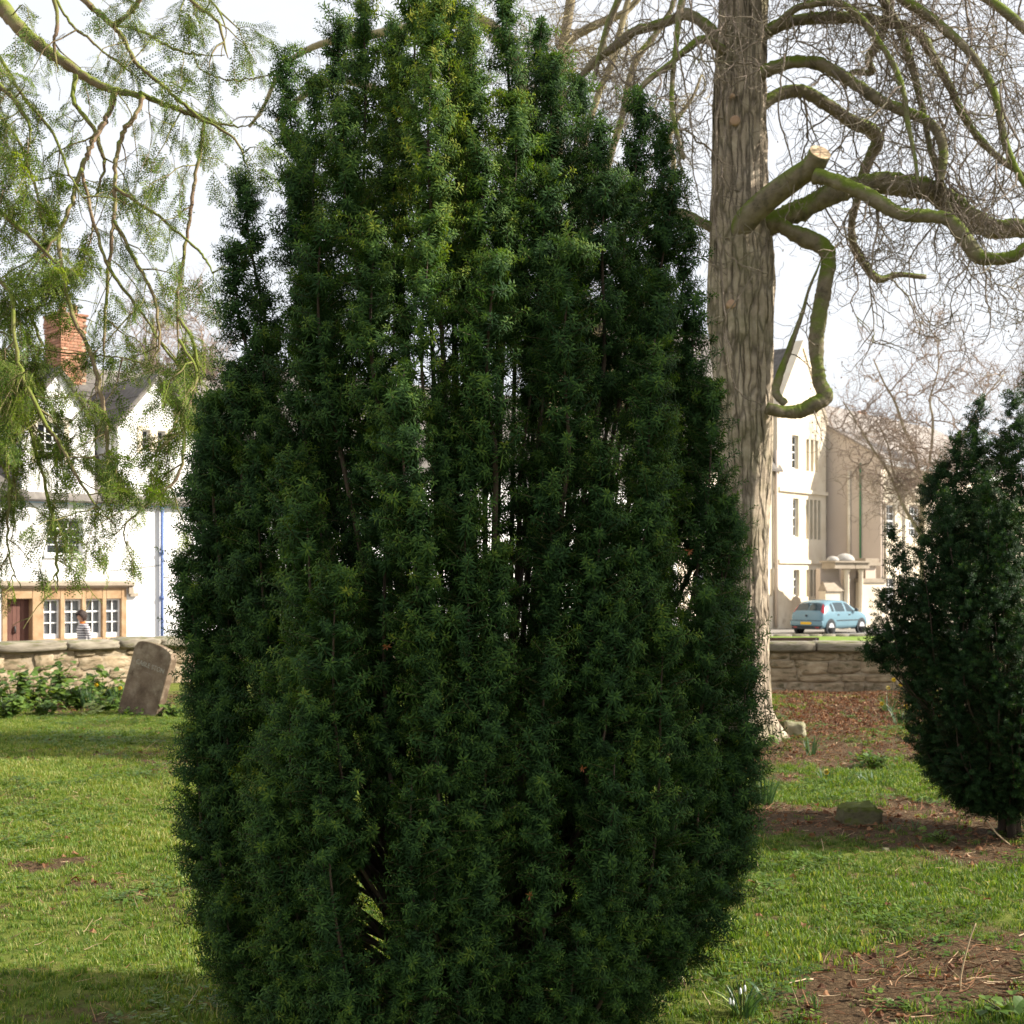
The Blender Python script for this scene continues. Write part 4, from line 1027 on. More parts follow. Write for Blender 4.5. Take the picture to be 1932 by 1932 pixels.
BOUGHS = [
 # pts, twig gap, twig length, foliage per twig point
 (C1([(-400, -380, 70), (-150, -130, 62), (0, 20, 56), (60, 100, 54), (130, 180, 50), (230, 262, 46), (330, 332, 40), (440, 410, 34), (560, 480, 30), (680, 525, 26), (800, 545, 22), (930, 595, 20), (1060, 640, 18), (1180, 682, 16), (1290, 710, 13), (1400, 725, 10), (1500, 650, 6)], 10.0, 9.2), .42, (.4, .9), .10),
 (C1([(200, -300, 30), (350, -130, 26), (480, 0, 23), (560, 70, 22), (640, 140, 20), (700, 210, 18), (740, 290, 16), (790, 370, 15), (880, 450, 14), (980, 530, 13), (1060, 600, 11), (1150, 660, 9)], 9.4, 9.3), .45, (.35, .8), .12),
 (C1([(640, 150, 20), (740, 80, 20), (800, 0, 18), (860, -100, 16), (1000, -140, 12), (1200, 0, 9), (1290, 150, 6), (1270, 330, 4)], 9.3, 9.0), .3, (.3, .7), .30),
 (C1([(650, 520, 24), (640, 600, 22), (600, 690, 20), (540, 780, 20), (500, 880, 18), (470, 960, 17), (430, 1080, 15), (400, 1200, 15), (330, 1340, 14), (240, 1470, 12), (150, 1590, 9), (60, 1680, 6)], 9.4, 8.9), .38, (.4, 1.0), .24),
 (C1([(818, 552, 16), (775, 660, 16), (710, 740, 17), (680, 840, 16), (660, 950, 15), (660, 1080, 14), (655, 1200, 14), (640, 1380, 13), (620, 1540, 13), (610, 1700, 12), (600, 1932, 11), (590, 2150, 9), (575, 2380, 6)], 9.2, 9.0), .34, (.35, .9), .24),
 (C1([(1172, 684, 12), (1150, 850, 13), (1120, 1000, 14), (1095, 1180, 14), (1070, 1350, 13), (1040, 1520, 12), (1020, 1700, 10), (1020, 1932, 8), (1030, 2150, 5)], 9.1, 8.9), .34, (.25, .6), .22),
 (C1([(430, 430, 18), (420, 560, 16), (460, 640, 16), (540, 740, 16), (575, 850, 15), (600, 950, 12), (560, 1100, 9), (530, 1300, 6)], 9.5, 9.3), .35, (.3, .8), .20),
 (C1([(655, 1070, 14), (800, 1170, 12), (900, 1230, 11), (1000, 1320, 10), (1100, 1400, 9), (1160, 1460, 8), (1205, 1540, 7), (1260, 1680, 5)], 9.1, 8.8), .5, (.2, .6), .16),
 (C1([(300, -60, 10), (340, 30, 10), (420, 150, 10), (520, 230, 9), (620, 320, 8), (760, 420, 6), (900, 520, 4)], 9.7, 9.4), .4, (.3, .8), .14),
 (C1([(-60, 600, 12), (60, 740, 11), (130, 850, 10), (170, 980, 10), (210, 1100, 9), (240, 1250, 9), (270, 1400, 8), (292, 1510, 6)], 9.6, 9.2), .32, (.3, .9), .24),
 (C1([(468, 965, 12), (515, 1180, 12), (570, 1390, 12), (640, 1560, 12), (760, 1720, 11), (850, 1850, 10), (925, 1970, 10), (1035, 2110, 10), (1110, 2210, 8), (1165, 2310, 6), (1170, 2400, 4)], 9.0, 8.8), .42, (.25, .7), .2),
 (C1([(640, 140, 12), (820, 180, 11), (900, 232, 10), (1000, 282, 9), (1140, 315, 7), (1290, 322, 4)], 9.3, 9.1), .32, (.3, .7), .30),
 (C1([(1110, 310, 6), (1140, 390, 6), (1210, 430, 6), (1320, 460, 6), (1420, 455, 5), (1503, 440, 4), (1620, 400, 3)], 9.3, 9.1), .9, (.2, .4), .06),
 (C2([(-200, 260, 12), (40, 380, 11), (200, 460, 11), (400, 520, 11), (700, 570, 10), (950, 585, 9), (1200, 620, 8), (1400, 690, 6), (1460, 740, 4)], 8.9, 8.7), .55, (.2, .5), .14),
 (C1([(300, -60, 16), (332, 130, 15), (310, 250, 12), (330, 420, 9)], 9.6, 9.5), .4, (.3, .7), .2),
 (C1([(0, 330, 14), (140, 560, 12), (300, 760, 11), (380, 950, 9), (430, 1060, 7), (520, 1200, 5)], 9.2, 8.8), .3, (.3, .8), .25),
 # drooping leafy boughs low on the left
 (C0([(-60, 120, 7), (10, 170, 6), (45, 215, 5), (60, 250, 4)], 8.9, 8.6), .10, (.2, .5), .75),
 (C0([(-120, 560, 7), (-20, 640, 6), (40, 760, 5), (80, 900, 4), (102, 1000, 4), (108, 1080, 3), (108, 1120, 2)], 8.7, 8.3), .12, (.2, .45), .42),
 (C0([(-60, 640, 6), (0, 700, 6), (20, 780, 5), (26, 860, 4), (20, 940, 3)], 8.8, 8.5), .10, (.25, .5), .6),
 (C0([(109, 441, 5), (130, 570, 5), (178, 690, 5), (198, 790, 5), (204, 880, 4), (200, 960, 3)], 8.8, 8.4), .13, (.2, .5), .36),
 (C0([(338, 640, 4), (372, 710, 4), (350, 790, 4), (340, 890, 4), (290, 940, 3), (250, 975, 3), (215, 1010, 2)], 8.6, 8.3), .15, (.2, .5), .4),
 (C0([(20, 553, 5), (36, 680, 5), (70, 770, 5), (120, 850, 4), (165, 930, 3), (215, 990, 2)], 8.5, 8.2), .11, (.25, .55), .5),
 (C0([(336, 600, 4), (362, 640, 4), (372, 700, 4), (348, 750, 4), (330, 800, 3), (300, 850, 2)], 8.8, 8.5), .12, (.2, .4), .45),
 (C0([(-60, 780, 4), (15, 900, 4), (12, 1000, 3), (20, 1060, 2), (40, 1110, 2)], 8.5, 8.3), .12, (.2, .5), .5),
 (C0([(217, 418, 4), (255, 490, 4), (290, 560, 4), (300, 640, 3), (285, 700, 2)], 9.0, 8.8), .2, (.2, .5), .25),
 (C0([(-80, 330, 6), (0, 400, 6), (60, 450, 5), (110, 500, 4), (160, 520, 3)], 9.0, 8.8), .16, (.25, .6), .4),
 (C0([(-60, 480, 6), (10, 540, 5), (60, 600, 4), (80, 660, 3)], 9.0, 8.8), .14, (.25, .6), .5),
 (C0([(330, -60, 5), (360, 0, 5), (410, 40, 4), (430, 110, 3)], 9.0, 8.9), .2, (.2, .5), .35),
 (C0([(335, 186, 5), (380, 225, 4), (440, 260, 3), (470, 320, 3)], 9.0, 8.9), .25, (.2, .5), .25),
]
for bi, (pts, gap, tl, dens) in enumerate(BOUGHS):
    rs_ = random.Random(300 + bi)
    A = [(*(P(a, b, Y) - LO), r * Y / FPX) for a, b, Y, r in pts]
    k = len(A) * 5
    S = smooth_path(A, k)
    mb = MB(); mb.tube([Vector(s[:3]) + Vector((rs_.gauss(0, .003), rs_.gauss(0, .01), rs_.gauss(0, .003))) for s in S], [max(.003, s[3] * .8 * min(1, (k - i_) / (k * .22)) ** .7) * (1 + rs_.uniform(-.12, .14)) for i_, s in enumerate(S)], 8)
    bo = mb.build('bough', MAT['bark_left'], LT, True)
    tw = MB(); rec = []; acc = 0
    for i in range(1, k):
        a, b = Vector(S[i - 1][:3]), Vector(S[i][:3]); acc += (b - a).length
        while acc > gap:
            acc -= gap * rs_.uniform(.6, 1.4)
            t = (b - a).normalized(); s_ = t.orthogonal().normalized(); s_.rotate(Matrix.Rotation(rs_.uniform(0, 6.283), 3, t))
            grow(tw, a.lerp(b, rs_.random()), s_ * .9 + t * rs_.uniform(0, .9) + Vector((0, 0, -.15)), rs_.uniform(*tl), .0055 * rs_.uniform(.7, 1.4), 1, rs_, -.16, -.12, .20, .07, .8, None, rec)
    if tw.v: tw.build('twigs', MAT['bark_left'], bo, True)['kind'] = 'stuff'
    pts_, dirs_ = [], []
    for p, d, lv, t in rec:
        w_ = p + LO; qx, qy = CXP + w_.x * FPX / w_.y, HZ - (w_.z - EYE) * FPX / w_.y
        if (78 < qx < 172 and 540 < qy < 705 and rs_.random() < .8) or (128 < qx < 240 and qy > 1055) or (qy > 1070 and rs_.random() < .75) or (qx < 240 and qy > 780 and rs_.random() < .28): continue      # airy in front of chimney and window
        for rep in range(2):
            if rs_.random() > min(.9, dens * 1.3 + .12) * (0.45 + .7 * t): continue
            pts_.append(tuple(p + Vector((rs_.gauss(0, .02), rs_.gauss(0, .02), rs_.gauss(0, .02))))); dirs_.append((d.x + rs_.uniform(-.6, .6), d.y + rs_.uniform(-.6, .6), d.z - rs_.uniform(.1, .9)))
    if len(pts_) > 3:
        n = len(pts_)
        scatter('foliage', bo, pts_, dirs_, rng.uniform(.6, 1.15, n), rng.normal(-.04, .14, n), SPRAY, rng.normal(0, 1.1, n))

# ------------------------------------------------------------------ the smaller yew on the right
SB = G(1905, 1572); SY = SB.y
SM = empty('small_yew', tuple(SB))
tag(SM, 'smaller dark yew on a bare stem at the right edge', 'tree')
rs = random.Random(29)
OL = [(700, 1900), (760, 1840), (830, 1795), (900, 1752), (1000, 1735), (1080, 1690), (1150, 1668), (1250, 1668), (1300, 1672), (1350, 1690), (1400, 1716), (1450, 1760), (1500, 1820), (1545, 1870)]
_zs = [SB.z + EYE - (a - HZ) * SY / FPX - EYE + EYE for a, b in OL][::-1]; _zs = [EYE - (a - HZ) * SY / FPX for a, b in OL][::-1]
_hs = [max(.05, (1905 - b) * SY / FPX) for a, b in OL][::-1]
def hw_s(z): return float(np.interp(z, _zs, _hs))
plumes = []
for ring, (zt, nf) in enumerate([(0.42, 10), (0.55, 13), (0.85, 17), (1.15, 17), (1.45, 15), (1.75, 12), (2.05, 9), (2.35, 5)]):
    for i in range(nf):
        th = 2 * math.pi * (i + rs.uniform(.1, .9)) / nf; z1 = zt + rs.uniform(-.16, .16); ln = rs.uniform(.4, .8); h = hw_s(z1 - .1); rho = rs.uniform(.70, .93) if i % 5 else rs.uniform(.25, .6)
        path = upright(math.sin(th) * h * rho, -math.cos(th) * h * rho * .9, z1, max(.16, z1 - ln), .25, rs_=rs)
        for p in path:
            q = math.hypot(p[0], p[1] / .9); lim = hw_s(p[2]) * .95
            if q > lim: p[0] *= lim / q; p[1] *= lim / q
        plumes.append((path, rs.uniform(.09, .13), 130))
for px, py, dy, lp, rp in ((1690, 998, -.1, 250, 26), (1672, 1120, -.15, 160, 24), (1650, 1180, -.05, 60, 16), (1705, 1120, 0, 200, 30), (1752, 902, .1, 260, 30), (1772, 880, -.1, 300, 34), (1806, 826, -.1, 320, 34), (1845, 756, 0, 340, 30), (1836, 820, -.2, 300, 34), (1876, 832, .1, 260, 34), (1908, 742, -.1, 360, 30), (1925, 800, -.2, 340, 36), (1955, 700, .1, 380, 34), (2000, 800, 0, 300, 36), (2040, 860, 0, 300, 36), (1745, 1010, -.3, 260, 36), (1790, 930, -.35, 260, 34), (1860, 900, -.4, 300, 36), (1905, 950, -.45, 300, 38), (1815, 1060, -.5, 260, 38), (1880, 1100, -.55, 300, 40), (1640, 1215, -.1, 50, 14)):
    Y = SY + dy; t = P(px, py, Y) - SB; k = Y / FPX
    plumes.append((upright(t.x, t.y, t.z, t.z - lp * k, .12, rs_=rs), rp * k, 170))
tk = MB()
for i in range(7):
    a = i * .9; r0 = .05 + .02 * (i % 3)
    tk.tube(smooth_path([(math.cos(a) * r0, math.sin(a) * r0, -.06), (math.cos(a) * r0, math.sin(a) * r0, .25), (math.cos(a) * .16, math.sin(a) * .16, .7), (math.cos(a) * .25, math.sin(a) * .25, 1.4)], 12), list(np.linspace(.032, .015, 12)), 8)
tk.build('trunk', MAT['bark_yew'], SM, True)
for path, rad, pm in plumes:
    b, d, s_, t_ = plume_points(path, rad, rs, per_m=pm * 1.5, sc=1.0)
    fo = scatter('foliage_plume', SM, b, d, s_ * 1.05, t_, SPRIG_S)
    st = MB(); p0 = np.array(path[0]); ang = math.atan2(p0[1], p0[0]); root = (.06 * math.cos(ang), .06 * math.sin(ang), .28)
    st.tube(smooth_path([root, tuple((p0 + np.array(root)) / 2)] + [tuple(p) for p in path[::3]], 10), list(np.linspace(.010, .003, 10)), 4)
    st.build('stem', MAT['bark_yew'], fo, True)

# ------------------------------------------------------------------ road and open ground beyond the churchyard
ZR = -0.72
MAT['asphalt'] = mk('asphalt', [(0.16, 0.15, 0.14), (0.24, 0.225, 0.205), (0.30, 0.28, 0.25)], 1.4, 0.9, 0.3, 40)
MAT['verge'] = mk('verge_grass', [(0.09, 0.15, 0.02), (0.15, 0.23, 0.03), (0.20, 0.27, 0.05)], 3, 0.9, 0.8, 30)
MAT['paving'] = mk('paving', [(0.34, 0.29, 0.24), (0.45, 0.39, 0.32)], 2, 0.85, 0.2)
gm = MB(); gm.add([(-900, 20.9, ZR), (900, 20.9, ZR), (900, 1800, ZR), (-900, 1800, ZR)], [(0, 1, 2, 3)])
gm.add([(-900, -600, ZR), (900, -600, ZR), (900, 20.9, ZR), (-900, 20.9, ZR)], [(0, 1, 2, 3)])
tag(gm.build('road', MAT['asphalt']), 'pale asphalt road and open ground beyond the wall', kind='structure')
vg = grid_mesh('verge', np.linspace(9.6, 17.5, 40), np.linspace(38, 54.2, 50), lambda x, y: np.full_like(x, ZR + .12) + (fbm(x, y, 3, 3) - .5) * .05, MAT['verge'])
o = bpy.data.objects.new('verge', vg); link(o); tag(o, 'bright green verge beside the road', kind='structure')

# ------------------------------------------------------------------ churchyard wall, stone by stone
MAT['stone_a'] = mk('wall_stone', [(0.20, 0.145, 0.085), (0.36, 0.275, 0.175), (0.50, 0.41, 0.285)], 2.2, 0.92, 0.9, 24, rand=0.2, grime=((0.13, 0.11, 0.06), 2.6, .50), moss=((0.10, 0.105, 0.03), 0.05, 5))
MAT['stone_cap'] = mk('coping_stone', [(0.17, 0.145, 0.11), (0.27, 0.235, 0.18), (0.34, 0.30, 0.23)], 5, 0.92, 0.7, 26, rand=0.15, grime=((0.12, 0.115, 0.05), 3, .54), moss=((0.11, 0.12, 0.035), 0.10, 4))
MAT['mortar'] = mk('mortar', [(0.28, 0.22, 0.15), (0.40, 0.33, 0.235)], 9, 0.95, 0.5)
def rough_block(name, rs, n=3, jit=.06, rnd=.22):
    """a unit block -0.5..0.5 with worn corners"""
    V, idx, F = [], {}, []
    N_ = n
    def vid(i, j, k):
        key = (i, j, k)
        if key not in idx:
            p = np.array([i / N_ - .5, j / N_ - .5, k / N_ - .5])
            e = np.abs(p) > .499
            if e.sum() >= 2: p = p * (1 - rnd * .18 * (e.sum() - 1))
            idx[key] = len(V); V.append(p + np.array([rs.uniform(-jit, jit) for _ in range(3)]) * .5)
        return idx[key]
    for a in range(N_):
        for b in range(N_):
            for s in (0, N_):
                q1 = [vid(s, a, b), vid(s, a + 1, b), vid(s, a + 1, b + 1), vid(s, a, b + 1)]
                q2 = [vid(a, s, b), vid(a, s, b + 1), vid(a + 1, s, b + 1), vid(a + 1, s, b)]
                q3 = [vid(a, b, s), vid(a + 1, b, s), vid(a + 1, b + 1, s), vid(a, b + 1, s)]
                for q in (q1, q2, q3): F.append(tuple(q if s else q[::-1]))
    return V, F
def block_mesh(name, rs, mat, n=3, jit=.06, rnd=.3):
    V, F = rough_block(name, rs, n, jit, rnd); mb = MB(); mb.add(V, F)
    return mb.mesh(name, mat, True)
rs = random.Random(41)
WX0, WX1 = -13.5, 12.5
wall = empty('churchyard_wall', (0, 0, 0))
tag(wall, 'low weathered stone churchyard wall with mossy coping along the road', 'wall')
sv = [block_mesh('wall_stone', rs, MAT['stone_a'], 4, .10 + .02 * (i % 3), .35) for i in range(9)]
cv = [block_mesh('coping_stone', rs, MAT['stone_cap'], 5, .07, .42) for i in range(4)]
fv = [block_mesh('coping_slab', rs, MAT['stone_cap'], 4, .02, .2) for i in range(4)]
WPTS = [Vector((-12.6, 15.6)), Vector((-4.3, 23.1)), Vector((2.6, 20.6)), Vector((12.5, 20.6))]
for si in range(3):
    A_, B_ = WPTS[si], WPTS[si + 1]; L_ = (B_ - A_).length; rz_ = math.atan2(B_.y - A_.y, B_.x - A_.x)
    u_ = Vector((math.cos(rz_), math.sin(rz_))); v_ = Vector((-u_.y, u_.x))
    def put(name, me, x, y, z, sc, ry=0, rz2=0):
        o = bpy.data.objects.new(name, me); link(o, wall); q = A_ + u_ * x + v_ * y
        o.location = (q.x, q.y, z); o.scale = sc; o.rotation_euler = (0, ry, rz_ + rz2); return o
    core = MB(); core.box(0, L_, .032, .36, ZR - .1, .60); c_ = core.build('wall_core', MAT['mortar'], wall); c_.location = (A_.x, A_.y, 0); c_.rotation_euler = (0, 0, rz_)
    x = 0.0
    hidden = si == 1
    while x < L_:                                   # random rubble: short runs of courses of different heights
        run = rs.uniform(.9, 2.2) * (2 if hidden else 1); z = -.04
        hs_ = [rs.uniform(.10, .24) for _ in range(3)] + [0]
        hs_[3] = max(.10, .63 - sum(hs_[:3])); k_ = .63 / sum(hs_)
        for h in hs_:
            h *= k_; xx = x - rs.uniform(0, .12)
            while xx < x + run - .08:
                w = min(rs.uniform(.2, .62) * (1.5 if hidden else 1), x + run - xx + rs.uniform(0, .1))
                if w > .1 and xx + w < L_ + .1:
                    put('stone', rs.choice(sv), xx + w / 2, .088 + rs.uniform(-.02, .014), z + h / 2 + rs.uniform(-.008, .008), (w - .004, .14, h * rs.uniform(.92, 1.03)), rs.uniform(-.03, .03), rs.choice((0, math.pi)) + rs.uniform(-.02, .02))
                xx += w
            z += h
        x += run
    x = 0.0
    while x < L_ - .05:
        w = min(rs.uniform(.7, 1.3), L_ - x + .1); left = si == 0; zt = .755 if left else .738; h = zt - .585 + rs.uniform(-.012, .012)
        put('coping', rs.choice(cv if left else fv), x + w / 2, .19, .585 + h / 2, (w - .006, .52 if left else .46, h), rs.uniform(-.012, .012), rs.uniform(-.02, .02))
        x += w

# ------------------------------------------------------------------ leaning headstone
MAT['headstone'] = mk('headstone_stone', [(0.085, 0.056, 0.036), (0.16, 0.112, 0.075), (0.27, 0.20, 0.14)], 4.5, 0.93, 0.5, 40, grime=((0.31, 0.245, 0.175), 2.8, .50), moss=((0.13, 0.13, 0.05), 0.10, 5))
hb = G(263, 1349)
hs = empty('headstone', tuple(hb)); hs.rotation_euler = (R(-7), R(13.5), R(-32))
tag(hs, 'weathered round-topped headstone leaning beside the wall at left', 'headstone')
hw_, hh = .325, .93
poly = [(-hw_, -.2), (hw_, -.2), (hw_, hh * .86)]
for i in range(13):
    a = math.pi * i / 12
    poly.append((hw_ * .92 * math.cos(a), hh * .905 + hh * .075 * math.sin(a)))
poly.append((-hw_, hh * .86))
mb = MB(); mb.prism(poly, -.055, .055); slab = bevel(mb.build('slab', MAT['headstone'], hs), .012, 2)
MAT['lichen'] = mk('lettering_lichen', [(0.28, 0.25, 0.20), (0.40, 0.37, 0.31)], 20, .9)
for txt, zz, sz in (('CABLE STON', .60, .085), ('in memory', .53, .04), ('who died', .44, .045), ('aged', .35, .045)):
    cu = bpy.data.curves.new('inscription', 'FONT'); cu.body = txt if zz == .60 else ('- - - -', ' - -', '-')[(.53, .44, .35).index(zz)]
    cu.size = sz; cu.extrude = .0012; cu.align_x = 'CENTER'
    t = bpy.data.objects.new('inscription', cu); link(t); dgm = bpy.data.meshes.new_from_object(t); bpy.data.objects.remove(t)
    o = bpy.data.objects.new('inscription', dgm); dgm.materials.clear(); dgm.materials.append(MAT['lichen']); link(o, hs)
    o.location = (.02 if zz > .5 else -.13, -.0565, zz); o.rotation_euler = (R(90), 0, 0)

# ------------------------------------------------------------------ buildings: a facade frame
class Front:
    def __init__(self, px, Y, u, z0):
        self.O = Vector(((px - CXP) * Y / FPX, Y, z0)); self.u = Vector((u[0], u[1], 0)).normalized(); self.rz = math.atan2(self.u.y, self.u.x)
        self.v = Vector((-self.u.y, self.u.x, 0))
    def t(self, px, y=0.0):
        k = (px - CXP) / FPX; o = self.O + self.v * y
        return (k * o.y - o.x) / (self.u.x - k * self.u.y)
    def z(self, px, py, y=0.0):
        Y = (self.O + self.v * y).y + self.t(px, y) * self.u.y
        return EYE - (py - HZ) * Y / FPX - self.O.z

def wall_cells(mb, x0, x1, z0, z1, holes, y0, y1):
    xs_ = sorted({x0, x1, *[min(max(h[0], x0), x1) for h in holes], *[min(max(h[1], x0), x1) for h in holes]})
    zs_ = sorted({z0, z1, *[min(max(h[2], z0), z1) for h in holes], *[min(max(h[3], z0), z1) for h in holes]})
    for a, b in zip(xs_, xs_[1:]):
        run = None
        for c, d in zip(zs_, zs_[1:]):
            mx, mz = (a + b) / 2, (c + d) / 2
            if any(h[0] < mx < h[1] and h[2] < mz < h[3] for h in holes): 
                if run: mb.box(a, b, y0, y1, *run); run = None
            else:
                run = (run[0], d) if run else (c, d)
        if run: mb.box(a, b, y0, y1, *run)

MAT['render_white'] = mk('white_render', [(0.74, 0.73, 0.71), (0.82, 0.81, 0.79)], .8, .9, .25, 14, grime=((0.60, 0.585, 0.56), .7, .60))
MAT['render_cream'] = mk('cream_stone', [(0.60, 0.50, 0.37), (0.70, 0.61, 0.47), (0.76, 0.68, 0.55)], .9, .9, .25, 9, grime=((0.50, 0.41, 0.30), .8, .58))
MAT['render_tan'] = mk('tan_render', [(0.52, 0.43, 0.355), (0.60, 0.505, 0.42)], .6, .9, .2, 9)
MAT['ashlar'] = mk('golden_stone', [(0.27, 0.16, 0.08), (0.38, 0.25, 0.14), (0.46, 0.33, 0.20)], 3, .9, .4, 22, grime=((0.26, 0.19, 0.12), 2.5, .58))
MAT['hood'] = mk('hood_stone', [(0.28, 0.23, 0.17), (0.38, 0.32, 0.25)], 4, .9, .4, 22)
MAT['slate'] = mk('stone_slate', [(0.085, 0.075, 0.068), (0.13, 0.117, 0.105), (0.18, 0.163, 0.145)], 5, .85, .5, 30, rand=.3, grime=((0.17, 0.17, 0.09), 3, .60))
MAT['brick'] = mk('orange_brick', [(0.30, 0.13, 0.075), (0.40, 0.20, 0.125), (0.48, 0.29, 0.20)], 9, .9, .3, rand=.22)
MAT['paint_white'] = mk('white_paint', [(0.78, 0.78, 0.76), (0.82, 0.82, 0.80)], 3, .5)
MAT['paint_blue'] = mk('blue_paint', [(0.10, 0.15, 0.33), (0.13, 0.19, 0.40)], 3, .5)
MAT['paint_teal'] = mk('gutter_paint', [(0.07, 0.15, 0.21), (0.10, 0.20, 0.27)], 3, .5)
MAT['paint_green'] = mk('green_pipe', [(0.05, 0.17, 0.07), (0.07, 0.22, 0.09)], 3, .5)
MAT['door_brown'] = mk('brown_door', [(0.10, 0.045, 0.035), (0.15, 0.07, 0.05)], 8, .55, .3, stretch=(1, 1, .2), rand=.2)
MAT['iron'] = mk('black_iron', [(0.02, 0.02, 0.02), (0.035, 0.035, 0.035)], 8, .5, spec=.5)
MAT['glass'] = glass_mat('window_glass', (0.02, 0.025, 0.03), .78)
MAT['glass_dark'] = glass_mat('dark_window_glass', (0.03, 0.035, 0.04), .25)
MAT['curtain'] = mk('net_curtain', [(0.55, 0.55, 0.56), (0.7, 0.7, 0.7)], 20, .95, .0, stretch=(3, 1, .05))
MAT['room'] = mk('dim_room', [(0.10, 0.09, 0.08), (0.14, 0.125, 0.11)], 2, .95)

def window(parent, x0, x1, z0, z1, cols, rows, y=.12, fr=.05, bar=.022, mat='paint_white', glass='glass', curtain=False, bottom=0.0, sash=True, name='window', label=None):
    """timber window set at depth y: frame and glazing bars, panes as pieces of their own"""
    mb = MB()
    zb = z0 + bottom
    mb.box(x0, x0 + fr, y, y + .07, z0, z1); mb.box(x1 - fr, x1, y, y + .07, z0, z1); mb.box(x0 + fr, x1 - fr, y, y + .07, z1 - fr, z1); mb.box(x0 + fr, x1 - fr, y, y + .07, z0, zb + fr)
    gx0, gx1, gz0, gz1 = x0 + fr, x1 - fr, zb + fr, z1 - fr
    for i in range(1, cols):
        xx = gx0 + (gx1 - gx0) * i / cols; mb.box(xx - bar / 2, xx + bar / 2, y + .012, y + .05, gz0, gz1)
    for j in range(1, rows):
        zz = gz0 + (gz1 - gz0) * j / rows; bw = bar * (1.6 if sash and j == rows // 2 + rows % 2 else 1)
        mb.box(gx0, gx1, y + .008, y + .047, zz - bw / 2, zz + bw / 2)
    w = mb.build(name, MAT[mat], parent)
    dx, dz = (gx1 - gx0) / cols, (gz1 - gz0) / rows
    pm = MB(); pm.box(-dx / 2, dx / 2, -.003, .003, -dz / 2, dz / 2); me = pm.mesh('pane', MAT[glass])
    for i in range(cols):
        for j in range(rows):
            o = bpy.data.objects.new('pane', me); link(o, w); o.location = (gx0 + dx * (i + .5), y + .03, gz0 + dz * (j + .5))
    if curtain:
        cm = MB(); n = 18
        for (a, b) in ((gx0 - .05, gx0 + (gx1 - gx0) * .42), (gx1 - (gx1 - gx0) * .42, gx1 + .05)):
            vs = []; 
            for i in range(n + 1):
                xx = a + (b - a) * i / n; yy = y + .085 + .014 * math.sin(i * 2.1); vs += [(xx, yy, gz0 - .05), (xx, yy, gz1 + .05)]
            cm.add(vs, [(2 * i, 2 * i + 2, 2 * i + 3, 2 * i + 1) for i in range(n)])
        cm.build('curtain', MAT['curtain'], w)
    return w
def pipe(parent, pts, r, mat, name='drainpipe', n=8):
    mb = MB(); mb.tube(pts, r, n)
    return mb.build(name, MAT[mat], parent, True)

# ------------------------------------------------------------------ the white cottage
HF = Front(0, 30.0, (.74, .67), ZR)
house = empty('white_cottage', tuple(HF.O), HF.rz)
tag(house, 'white rendered cottage with two steep gables, stone-framed windows and a brown door', 'house')
t, z_ = HF.t, HF.z
ZG = z_(0, 940)
XA, XB = -7.0, 8.0
ds = 30 / 2607
hz = lambda y_: z_(120, y_)
lights = [(t(82), t(112.8)), (t(121.7), t(153.7)), (t(161.4), t(192.1)), (t(199.8), t(228))]
wz0, wz1 = z_(150, 1203.5), z_(150, 1130.5)
fx0, fx1 = t(3), t(238.5)
door = (t(12.8), t(60.2))
f1 = (t(88), t(157), z_(120, 1047), z_(120, 978))
mbw = MB()
holes = [(fx0, fx1, -.2, wz1 + .25), f1, (5.6, 6.6, 2.6, 3.7), (5.4, 6.8, .8, 1.9)]
wall_cells(mbw, XA, XB, -.1, ZG, holes, 0, .32)
wmain = mbw.build('wall', MAT['render_white'], house)
bk = MB(); bk.box(XA, XA + .3, .32, 6.4, -.1, ZG); bk.box(XB - .3, XB, .32, 6.4, -.1, ZG); bk.box(XA + .3, XB - .3, 6.1, 6.4, -.1, ZG)
bk.prism_x([(.32, ZG), (6.4, ZG), (3.36, 7.5)], XA, XA + .3); bk.prism_x([(.32, ZG), (6.4, ZG), (3.36, 7.5)], XB - .3, XB)
bk.build('wall', MAT['render_white'], house)
fl = MB(); fl.box(XA + .3, XB - .3, 2.6, 2.7, -.1, ZG); fl.box(XA + .3, XB - .3, .33, 2.6, 2.25, 2.4); fl.build('room_partition', MAT['room'], house)
# stone frontage round door and lights
st = MB()
wall_cells(st, fx0, fx1, -.1, wz1 + .25, [(door[0], door[1], -.2, wz1 + .02)] + [(a, b, wz0, wz1) for a, b in lights], -.025, .30)
bevel(st.build('stone_surround', MAT['ashlar'], house), .012)
hd = MB(); hz1 = wz1 + .25
hd.prism_x([(-.02, hz1 + .0), (-.15, hz1 + .06), (-.15, hz1 + .13), (-.02, hz1 + .17)], fx0 - .12, fx1 + .14)
hd.box(fx1 + .02, fx1 + .14, -.10, -.02, hz1 - .14, hz1 + .01); hd.box(fx1 + .06, fx1 + .26, -.09, -.02, hz1 - .20, hz1 - .12)
hd.build('hood_mould', MAT['hood'], house)
for a, b in lights:
    window(house, a, b, wz0, wz1, 2, 3, .06, .035, .022, curtain=True, bottom=.07)
